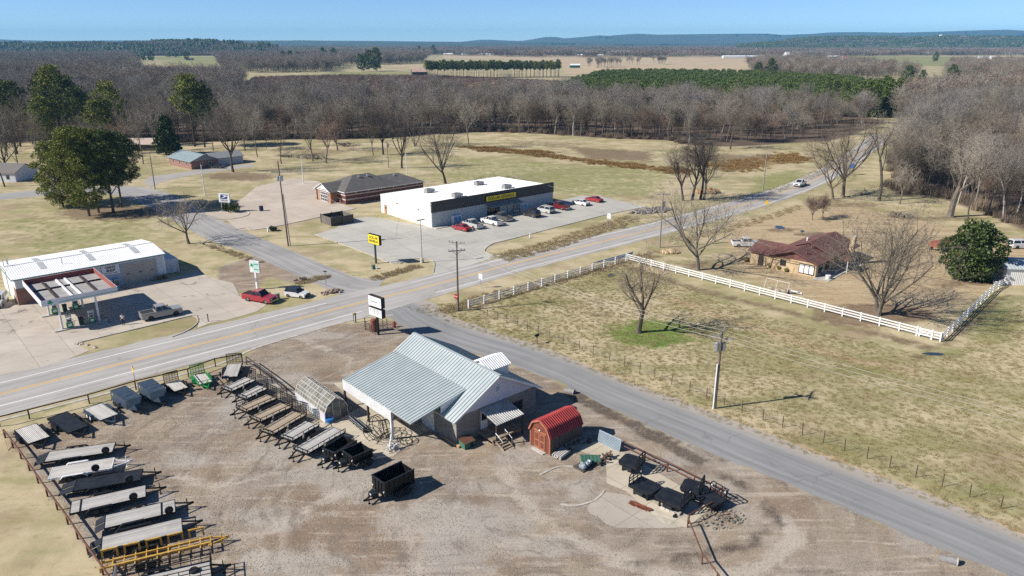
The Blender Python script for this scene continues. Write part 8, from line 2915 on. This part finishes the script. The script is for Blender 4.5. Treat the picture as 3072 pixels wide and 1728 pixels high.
for lb, p, a in (('tall pine at the left of the highest pine group', (165, 430), (611, 29, .35, 6.0, 66, 90, .7, m_pinedk)), ('tallest pine with bare pale trunk in the highest group', (188, 432), (612, 32, .45, 6.6, 72, 90, .7, m_pine)),
                 ('tall pine at the right shoulder of the highest group', (222, 436), (613, 28, .45, 6.4, 66, 90, .7, m_pinedk)), ('lower right pine of the highest group sloping down', (252, 442), (614, 23.5, .4, 6.0, 60, 90, .7, m_pinedk)),
                 ('lower left yellow green pine below the highest group', (140, 445), (615, 20, .2, 5.0, 50, 90, .7, m_pine)), ('round topped pine between the two tall groups', (345, 440), (616, 25.5, .4, 6.6, 60, 90, .7, m_pine)),
                 ('small pine sloping left below the round topped one', (305, 446), (617, 19, .3, 5.0, 50, 90, .7, m_pine)), ('tall round crowned pine before the middle of the wood', (585, 440), (618, 28.5, .5, 6.6, 70, 90, .7, m_pine)),
                 ('right hand pine beside the tall round crowned one', (615, 442), (619, 26.0, .45, 6.2, 66, 90, .7, m_pinedk)), ('dark pine at the very left picture edge', (20, 440), (620, 27.0, .45, 5.8, 60, 90, .7, m_pinedk)),
                 ('dark pine second from the left picture edge', (62, 440), (621, 26.0, .5, 5.8, 60, 90, .7, m_pinedk))):
 pine(lb, G(*p), a)
pine('dark conical magnolia beside the house with the blue grey roof', G(508, 462), (631, 13.5, .04, 4.4, 70, 110, .6, m_mag, 'cone'), name='magnolia_tree')
pine('broad glossy dark green magnolia at the right beside the white shed', W('M', 1480, 1160), (641, 9.6, .02, 4.4, 84, 170, .36, m_mag, 'round', .3, (.5, .3), .27), name='magnolia_tree')
# tall plantation pines with clear trunks, and the young dense ones
PL = []
for i in range(4):
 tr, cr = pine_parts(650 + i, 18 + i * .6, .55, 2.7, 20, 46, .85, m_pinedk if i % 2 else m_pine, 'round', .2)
 b = MB()
 PL.append((tr, cr))
n = 0
for row in range(4):
 y0 = G(1275, 236).y + row * 7
 x0, x1 = G(1280, 236).x, G(1690, 236).x
 x = x0
 while x < x1:
  k = rd.randrange(4)
  pine('tall straight plantation pine beyond the reddish scrub', Vector((x, y0 + (x - x0) * .12 + rd.uniform(-1, 1), 0)), PL[k], rd.uniform(0, 6), group='plantation pines beyond the scrub', sc=rd.uniform(.92, 1.06))
  x += rd.uniform(3.6, 5.4)
YP = []
for i in range(3):
 tr, cr = pine_parts(670 + i, 9.5, .12, 2.5, 26, 60, .75, m_young, 'cone', .14, (0, 0), .42)
 cr.materials.clear()
 cr.materials.append(m_young)
 YP.append(source('young_pine_source', cr))
pts = in_poly(pxpoly([(1640, 300), (1900, 318), (2150, 322), (2400, 335), (2520, 352), (2640, 352), (2680, 330), (2700, 300), (2560, 262), (2400, 248), (2200, 238), (1960, 234), (1800, 238)]), 4300, rd)
scatter('young_pine_wood', pts, YP, 'dense carpet of young green pines behind the bare wood', 'pine wood', .8, 1.2, 13)
TP = pine_parts(680, 17.5, .05, 3.4, 60, 80, .75, m_young, 'cone', .2, (0, 0), .36)
for i, (x, y, s_) in enumerate(((2560, 348, .9), (2590, 352, 1), (2620, 353, 1.05), (2650, 350, 1.08), (2672, 344, 1.05), (2688, 334, 1.05), (2690, 322, 1.05), (2600, 338, 1.05), (2630, 338, 1.1), (2660, 332, 1.1), (2580, 330, 1), (2530, 330, 1), (2500, 326, 1.0), (2480, 318, 1.05), (2650, 318, 1.1))):
 pine('tall dense green pine at the corner of the pine wood beside the highway', G(x, y), TP, i * 1.3, group='dense pines at the corner of the wood', sc=s_)
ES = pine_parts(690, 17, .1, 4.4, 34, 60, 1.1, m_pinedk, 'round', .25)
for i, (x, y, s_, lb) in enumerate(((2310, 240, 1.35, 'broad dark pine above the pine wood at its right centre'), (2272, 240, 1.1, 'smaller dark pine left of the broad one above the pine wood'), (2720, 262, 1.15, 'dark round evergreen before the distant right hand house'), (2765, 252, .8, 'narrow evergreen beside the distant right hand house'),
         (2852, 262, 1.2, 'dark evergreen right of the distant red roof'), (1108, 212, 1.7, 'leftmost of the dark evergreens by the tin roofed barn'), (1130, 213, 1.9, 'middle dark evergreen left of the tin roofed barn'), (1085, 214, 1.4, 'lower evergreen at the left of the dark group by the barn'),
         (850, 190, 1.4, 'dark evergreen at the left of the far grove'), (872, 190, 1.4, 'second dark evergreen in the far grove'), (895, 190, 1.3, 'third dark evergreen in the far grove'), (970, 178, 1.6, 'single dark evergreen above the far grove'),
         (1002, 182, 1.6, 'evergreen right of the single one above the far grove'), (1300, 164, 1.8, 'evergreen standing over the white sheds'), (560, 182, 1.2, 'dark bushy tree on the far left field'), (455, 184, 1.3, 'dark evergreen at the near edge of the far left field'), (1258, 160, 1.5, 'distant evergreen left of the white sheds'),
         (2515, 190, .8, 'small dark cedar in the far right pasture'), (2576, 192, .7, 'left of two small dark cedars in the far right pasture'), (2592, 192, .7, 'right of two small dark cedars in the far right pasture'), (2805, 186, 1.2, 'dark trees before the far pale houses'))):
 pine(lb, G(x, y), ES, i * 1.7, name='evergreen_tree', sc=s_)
rdf = random.Random(31)
for x, y in ((22, 470), (112, 452), (392, 472), (430, 492), (466, 452), (352, 462), (62, 520), (640, 452), (735, 452), (122, 498), (14, 560), (684, 440), (772, 470), (800, 446), (250, 455), (300, 470)):
 tree('bare tree among the houses at the far left', G(x, y), FV[rdf.randrange(8)][2], rz=rdf.uniform(0, 6), sc=rdf.uniform(.75, 1.1), group='bare trees among the houses at the far left')
FT = tree_meshes(TS(320, 15, .35, 6, .6, .5, maxl=3), 'grey', .09)
for i in range(46):
 x = rdf.choice((rdf.uniform(1765, 1920), rdf.uniform(1765, 1860), rdf.uniform(1960, 2000)))
 y = 203 - (x - 1765) * .06 + rdf.uniform(-4, 3) if x < 1930 else 190 + rdf.uniform(-1, 1)
 tree('bare tree of the small copses out in the far tan field', G(x, y), FT, rz=rdf.uniform(0, 6), sc=rdf.uniform(.7, 1.05), group='copse trees in the far field')
for b_, s_, lb in ((W('B0', 2360, 690), 1.5, 'round dark shrub on the kerbed island in front of the postal sign'), (W('B0', 2275, 680), 1.15, 'dark shrub below the postal sign, in the shade'), (W('B1', 175, 880), .7, 'small low shrub beside the white utility stub')):
 cl = [((rnd.uniform(-.6, .6) * s_, rnd.uniform(-.6, .6) * s_, s_ * rnd.uniform(.35, 1.1)), s_ * .55) for i in range(22)]
 me = foliage(cl, 90, .2, .35, 7, .9)
 me.materials.append(m_mag)
 o = thing('shrub', lb, 'shrub', at_vec(b_))
 inst('foliage', me, o)
 MB().cyl((0, 0, 0), (0, 0, s_ * .6), .08).build('stem', m_ptrunk, o)


# ------------------------------------------------------------------ far houses and sheds
def far_house(label, p, w, d, h, rh, wall, roof, rz=0.0, name='farmhouse', cat='house', z=0.0):
 o = thing(name, label, cat, at_vec(p), rz)
 b = MB().box(-w / 2, w / 2, -d / 2, d / 2, 0, h)
 b.build('wall', wall, o)
 b = MB()
 gable(b, -w / 2 - .4, w / 2 + .4, -d / 2 - .4, d / 2 + .4, h - .1, h + rh)
 b.build('roof', roof, o)
 MB().prism([(-w / 2 - .02, -d / 2, h), (-w / 2 - .02, d / 2, h), (-w / 2 - .02, 0, h + rh - .2)], (.2, 0, 0)).prism([(w / 2 - .18, -d / 2, h), (w / 2 - .18, d / 2, h), (w / 2 - .18, 0, h + rh - .2)], (.2, 0, 0)).build('gable', wall, o)
 b = MB()
 for i in range(max(2, int(w / 4))):
  x = -w / 2 + w * (i + .5) / max(2, int(w / 4))
  b.box(x - .5, x + .5, -d / 2 - .04, -d / 2, h * .3, h * .75)
 b.build('window', MT['glass'], o)
 return o


# the three houses on the left
HB, HL = W('B0', 1930, 265), W('B0', 1655, 196)
o = thing('lane_house', 'brick house with blue grey roof and white garage end behind the big bare tree', 'house', at_vec(HB), heading(HB, HL) - R(90))
MB().box(-.0, 9.2, 0, 17, 0, 2.6).build('wall', m_pinkbrick, o)
b = MB()
gable_y(b, -.5, 9.7, -.4, 17.4, 2.5, 4.6)
b.build('roof', m_shteal, o)
MB().prism([(.0, -.02, 2.6), (9.2, -.02, 2.6), (4.6, -.02, 4.4)], (0, .2, 0)).build('gable', M('grey_gable', (.3, .31, .31)), o)
MB().box(9.2, 19.0, 1.5, 9, 0, 2.6).build('garage_wall', M('white_siding_grey', (.5, .51, .53), (.42, .43, .45)), o)
b = MB()
gable(b, 8.0, 19.4, 1.1, 9.4, 2.5, 4.1)
b.build('garage_roof', M('grey_roof', (.27, .28, .28), (.22, .23, .23)), o)
for x in (3.0, 6.0):
 w = MB().box(x, x + .9, -.05, 0, .9, 2.1).build('window', MT['white'], o)
 MB().box(x + .1, x + .8, -.07, -.045, 1.0, 2.0).build('pane', MT['glass'], w)
for y in (3, 8, 13):
 w = MB().box(-.05, 0, y, y + 1.1, .8, 2.1).build('window', MT['white'], o)
 MB().box(-.07, -.045, y + .1, y + 1.0, .9, 2.0).build('pane', MT['glass'], w)
far_house('white house with grey brown roof cut by the left picture edge', W('B0', 60, 395) + Vector((-4, 6, 0)), 15, 9, 2.8, 2.2, m_siding, M('grey_brown_roof', (.17, .155, .14), (.13, .12, .11)), R(-8), 'white_house')
far_house('low house with pale pink roof hidden between the bare trees at the left', G(432, 448), 17, 9, 2.6, 1.8, MT['wood_dk'], M('pink_tan_roof', (.5, .4, .34), (.42, .33, .28)), R(2), 'hidden_house')
far_house('low white building beyond the trees at the far left', G(45, 346), 22, 10, 3.2, 1.5, m_pinkbrick, m_roofwhite, R(0), 'hidden_house')
tinr = M('rusted_tin_roof', (.52, .4, .33), (.4, .24, .18), .6, .6)
far_house('weathered barn with rusty tin roof beside the plantation pines', G(1258, 226), 19, 14, 4.5, 4.2, MT['wood_dk'], tinr, R(14), 'barn', 'barn')
far_house('distant house with pale blue grey roof and brick base at the right', G(2786, 267), 15, 11, 3.0, 2.2, m_siding, m_roofmetal, R(10))
far_house('distant building with a long dark red roof behind the pale roofed house', G(2800, 258), 26, 11, 3.5, 3, m_siding, M('dark_red_roof', (.2, .055, .055), (.15, .045, .045)), R(4))
WHT, TAN = MT['white'], M('tan_far_wall', (.5, .4, .3), (.42, .34, .25))
for lb, x, y, w, d, h, rh, wl, rf_, rz in (
  ('small green sided shed with white roof in the far tan field', 1724, 203, 16, 9, 4, 2, MT['dkgreen'], m_roofwhite, 6), ('long white poultry house at the far edge of the tan field', 2220, 173.5, 92, 14, 4, 2, WHT, m_roofwhite, 2),
  ('grey roofed building beside the long white poultry house', 2295, 174, 26, 14, 5, 3, MT['black'], m_roofmetal, 2), ('steep white gabled barn on the far right horizon', 2360, 172, 14, 14, 6, 8, WHT, m_roofwhite, 30), ('low white shed left of the steep white barn', 2322, 172, 16, 8, 3, 2, WHT, m_roofwhite, 0),
  ('dark building right of the steep white barn', 2418, 172, 24, 10, 4, 3, MT['black'], m_shgrey, 0), ('white stable in the far right pasture', 2500, 176, 28, 10, 4.5, 3, WHT, m_roofwhite, 0), ('red roofed shed in the far right pasture', 2535, 175.5, 12, 8, 3.5, 2.5, WHT, M('red_far_roof', (.5, .05, .06)), 0),
  ('long low shed right of the red roofed one', 2556, 176, 16, 8, 3, 2, MT['wood_dk'], m_shgrey, 0), ('pale blue barn with white roof at the right end of the far houses', 3030, 187, 34, 16, 5, 3, m_lblue, m_roofwhite, -8), ('white house left of the pale blue barn', 2978, 180, 16, 10, 5, 4, WHT, m_roofwhite, 10),
  ('grey roofed white house in the far right village', 2945, 180, 18, 10, 5, 4, WHT, m_roofmetal, 0), ('low white trailer home in the far right village', 2930, 183, 20, 8, 3, 1.5, WHT, m_roofwhite, -5), ('pale shed at the left of the far right village', 2888, 182, 14, 9, 4, 3, TAN, m_roofmetal, 5),
  ('orange roofed house at the left edge of the tan field', 1630, 167, 24, 10, 4, 4, TAN, M('orange_far_roof', (.5, .28, .16)), 0), ('white gabled house among the left far sheds', 1560, 166, 18, 10, 4, 3, WHT, m_roofwhite, 10), ('low white shed in the middle of the far field edge', 1795, 168, 26, 9, 3.5, 2, WHT, m_roofwhite, 0),
  ('cream shed left of the far copse', 1740, 168, 18, 9, 3.5, 2, TAN, m_roofwhite, 0), ('white sheds at the left end of the far white group', 1345, 165, 30, 10, 4, 2, WHT, m_roofwhite, 0), ('second white shed of the far white group', 1395, 166, 24, 10, 4, 2, WHT, m_roofwhite, 4),
  ('third, longest white shed of the far white group', 1462, 166, 44, 12, 4, 2, WHT, m_roofwhite, 0), ('pale tan gabled building at the right of the far white group', 1525, 167, 24, 12, 5, 4, TAN, m_roofwhite, 0), ('tiny white house at the right end of the far left fields', 762, 203, 13, 9, 4, 3, WHT, m_roofwhite, 30),
  ('white farm building on the far left field', 580, 163, 20, 9, 4, 3, WHT, m_roofwhite, 0), ('dark shed on the far left field', 570, 181, 14, 8, 3.5, 2, MT['wood_dk'], m_shgrey, 0), ('white roofed building in the left hill woods', 402, 139, 60, 16, 7, 4, WHT, m_roofwhite, 0), ('small red vehicle shed at the far right edge', 3052, 264, 10, 6, 2.5, 1.2, m_redbrick, MT['black'], 0)):
 far_house(lb, G(x, y), w, d, h, rh, wl, rf_, R(rz), 'far_building', 'building')
# radio mast and water tower
o = thing('radio_mast', 'thin lattice radio mast on the wooded left skyline', 'mast', at_vec(G(481, 139)))
MB().cyl((0, 0, 0), (0, 0, 62), 1.2, .5, 5).build('mast', MT['galv'], o)
MB().cyl((0, 0, 62), (0, 0, 68), .3, .2, 5).build('antenna', MT['galv'], o)


# ------------------------------------------------------------------ hills
def hill_mat(name, a, b_, c, sc):
 t = NT(name)
 f1 = t.ramp(t.noise(.004 * sc, None, 6, .7), .42, .6)
 f2 = t.ramp(t.noise(.03 * sc, None, 6, .75), .35, .7)
 col = t.mix(f2, a, b_)
 return t.out(t.mix(t.math('MULTIPLY', f1, .8), col, c), 1.0, 0, .05)


HP = {}


def hills(label, crest, dist, depth, mat, rough=4.0, seed=1):
 """a ridge with front and back slopes; crest seen in the survey as (x, y)"""
 r_ = np.random.default_rng(seed)
 xs = np.arange(crest[0][0], crest[-1][0] + 1, max(2.0, (crest[-1][0] - crest[0][0]) / 420))
 cy = np.interp(xs, [c[0] for c in crest], [c[1] for c in crest])
 rows = (-1, -.8, -.6, -.42, -.26, -.12, 0, .2, .55, 1)
 prof = (0, .1, .26, .48, .72, .9, 1, .85, .4, 0)
 vs = []
 for k, (t_, f) in enumerate(zip(rows, prof)):
  nz = np.convolve(r_.normal(size=len(xs) + 40), np.ones(41) / 15, 'valid')
  for x, y, n_ in zip(xs, cy, nz):
   v = -(y - 864) / FPX
   el = (-SP + v * CP) / (CP + v * SP)
   z = HCAM + el * dist
   X = (x - 1536) / FPX / (CP + v * SP) * dist
   sc_ = 1 + t_ * depth / dist
   vs.append((X * (1 if t_ == 0 else sc_), dist + t_ * depth + n_ * depth * .12 * (t_ != 0), max(-2, z * f + n_ * rough * (0 < f < 1)) if f > 0 else -3))
 n = len(xs)
 fs = [(k * n + i, k * n + i + 1, (k + 1) * n + i + 1, (k + 1) * n + i) for k in range(len(rows) - 1) for i in range(n - 1)]
 o = MB().add(vs, fs).build('hills', mat, None, True)
 HP[label] = [(Vector(vs[f[0]]) + Vector(vs[f[2]])) / 2 for f in fs]
 return tag(o, label, None, None, 'structure')


m_hfar = hill_mat('far_wooded_ridge', (.09, .085, .065), (.07, .075, .06), (.05, .07, .045), .6)
m_hdark = hill_mat('dark_wooded_rise', (.085, .07, .056), (.055, .047, .038), (.025, .04, .02), 1.4)
m_hmid = hill_mat('wooded_hill', (.19, .145, .12), (.13, .105, .085), (.035, .06, .03), 1.4)
hills('long blue mountain ridge on the right horizon', [(1380, 126), (1440, 119), (1465, 119), (1530, 122), (1566, 122.6), (1595, 118), (1634, 111), (1664, 110.7), (1694, 115), (1745, 111), (1795, 106), (1822, 107.5), (1909, 100.8), (1977, 104), (2073, 102.5), (2222, 101), (2304, 101),
                                                     (2349, 105), (2429, 102), (2495, 97), (2587, 96), (2692, 98), (2811, 95), (2930, 91), (3025, 89), (3072, 92), (3500, 96)], 9000, 1700, m_hfar, 5)
hills('low blue hills along the left horizon', [(-300, 117), (0, 118), (60, 120.5), (160, 122.5), (300, 121.5), (420, 121), (560, 121.5), (768, 121), (870, 121.5), (902, 120.5), (977, 122), (1096, 122.5), (1275, 124.5), (1500, 126), (1900, 127)], 7000, 1000, m_hfar, 2, 2)
hills('middle blue wooded rise before the mountain ridge', [(1000, 130), (1300, 128), (1500, 127), (1620, 128.5), (1800, 130), (2000, 131.5), (2200, 130.5), (2330, 128), (2600, 128)], 6000, 800, m_hfar, 2, 3)
hills('brown and green wooded hill at the right below the ridge', [(2230, 139), (2334, 131), (2408, 120), (2453, 117.5), (2542, 115), (2692, 117), (2870, 114), (3072, 117), (3400, 118)], 4300, 800, m_hmid, 1.5, 4)
hills('dark wooded hill on the left skyline', [(-300, 139), (200, 138.5), (373, 138), (477, 133), (566, 131), (656, 134), (745, 140), (800, 142)], 2700, 400, m_hdark, 1.5, 5)
wt = G(2689, 108 + 40)
o = thing('water_tower', 'small white domed water tank on the wooded hill crest at the right', 'tower', ((2689 - 1536) / FPX / CP * 4300, 4290, 60))
MB().ball((0, 0, 10), 11, 11, 7, 12, 8).build('tank', MT['white'], o)
MB().cyl((0, 0, 0), (0, 0, 6), 5, n=10).build('stem', MT['white'], o)
evg = random.Random(88)
b = MB()
for i in range(16):
 x, y, s_ = evg.uniform(-24, 24), evg.uniform(-24, 24), evg.uniform(.8, 1.3)
 b.mi = 0
 b.cyl((x, y, 0), (x, y, 6 * s_), .3, .2, 4)
 b.mi = 1
 for k in range(46):
  a_, e_ = evg.uniform(0, 6.28), evg.random()
  r_ = 4.2 * s_ * math.sqrt(max(.05, 1 - (e_ * 1.7 - .75) ** 2))
  p = Vector((x + r_ * math.cos(a_), y + r_ * math.sin(a_), (4 + 11 * e_) * s_))
  q = Vector((math.cos(a_), math.sin(a_), .6)).normalized()
  u = Vector((-math.sin(a_), math.cos(a_), 0)) * 1.0 * s_
  w_ = u.cross(q).normalized() * 1.0 * s_
  b.add([p - u - w_, p + u - w_, p + u + w_, p - u + w_], [(0, 1, 2, 3)])
EVG = source('evergreen_grove_source', b.mesh('evergreen_grove', [m_ptrunk, m_pinedk]))


def on_hill(label, n):
 out = []
 H_ = [p for p in HP[label] if inside(p.x, p.y) and p.z > -2.5]
 for _ in range(n):
  p = evg.choice(H_)
  out.append(p + Vector((evg.uniform(-25, 25), evg.uniform(-25, 25), -1)))
 return out


scatter('hill_wood', on_hill('dark wooded hill on the left skyline', 1500), GRV + [EVG], 'dark woods covering the low hill on the left skyline', 'wood', .7, 1.1, 21)
scatter('ridge_wood', on_hill('brown and green wooded hill at the right below the ridge', 2600), GRV[:2] + [EVG, EVG], 'brown and green woods covering the right hand hill', 'wood', .7, 1.1, 22)
pts = in_poly(pxpoly([(-300, 215), (640, 215), (740, 205), (1280, 186), (1330, 146), (-300, 146)]), 130, evg, inside) + in_poly(pxpoly([(1330, 152), (3100, 152), (3100, 140), (-300, 140), (-300, 152)]), 320, evg, inside)
scatter('distant_evergreens', pts, [EVG], 'dark evergreen patches dotted through the far woods', 'wood', .6, .95, 23)
# ------------------------------------------------------------------ air, light, camera
b = MB().box(-12000, 12000, -600, 11200, -6, 200)
hz = b.build('haze', None)
hz.data.materials.clear()
mh = bpy.data.materials.new('pale_air')
mh.use_nodes = True
nt = mh.node_tree
for n in list(nt.nodes):
 if n.type != 'OUTPUT_MATERIAL':
  nt.nodes.remove(n)
pv = nt.nodes.new('ShaderNodeVolumePrincipled')
pv.inputs['Color'].default_value = (.24, .64, 1, 1)
pv.inputs['Density'].default_value = HAZE
pv.inputs['Anisotropy'].default_value = .0
nt.links.new(pv.outputs[0], [n for n in nt.nodes if n.type == 'OUTPUT_MATERIAL'][0].inputs['Volume'])
hz.data.materials.append(mh)
tag(hz, kind='stuff')

SUN_EL, SUN_AZ = R(36.2), R(195)          # azimuth of the direction TOWARDS the sun, from +X
w = bpy.data.worlds.new('World')
S.world = w
w.use_nodes = True
bg = w.node_tree.nodes['Background']
sky = w.node_tree.nodes.new('ShaderNodeTexSky')
sky.sky_type = 'NISHITA'
sky.sun_disc = False
sky.sun_elevation = SUN_EL
sky.sun_rotation = math.pi / 2 - SUN_AZ
sky.air_density, sky.dust_density, sky.ozone_density = .5, 0, 6
w.node_tree.links.new(sky.outputs[0], bg.inputs[0])
bg.inputs[1].default_value = SKY
ld = bpy.data.lights.new('sun', 'SUN')
ld.energy, ld.angle, ld.color = SUN, R(.53), (1, .94, .86)
so = bpy.data.objects.new('sun', ld)
C.objects.link(so)
tosun = Vector((math.cos(SUN_EL) * math.cos(SUN_AZ), math.cos(SUN_EL) * math.sin(SUN_AZ), math.sin(SUN_EL)))
so.rotation_euler = tosun.to_track_quat('Z', 'Y').to_euler()
so.location = (0, 0, 200)

cd = bpy.data.cameras.new('camera')
co = bpy.data.objects.new('camera', cd)
C.objects.link(co)
co.location = (0, 0, HCAM)
co.rotation_euler = (math.pi / 2 - PITCH, 0, 0)
cd.sensor_width, cd.lens = 36, 36 * FPX / 3072
cd.clip_start, cd.clip_end = .5, 80000
S.camera = co
S.view_settings.view_transform = 'Standard'
S.view_settings.look = 'None'
S.view_settings.exposure = EXPO
S.view_settings.gamma = 1
S.render.resolution_x, S.render.resolution_y = 1024, 576
S.cycles.max_bounces = 6
S.cycles.transparent_max_bounces = 8
S.cycles.use_denoising = DENOISE
S.cycles.sample_clamp_indirect = .8
S.cycles.adaptive_threshold = .004
S.cycles.adaptive_min_samples = 64
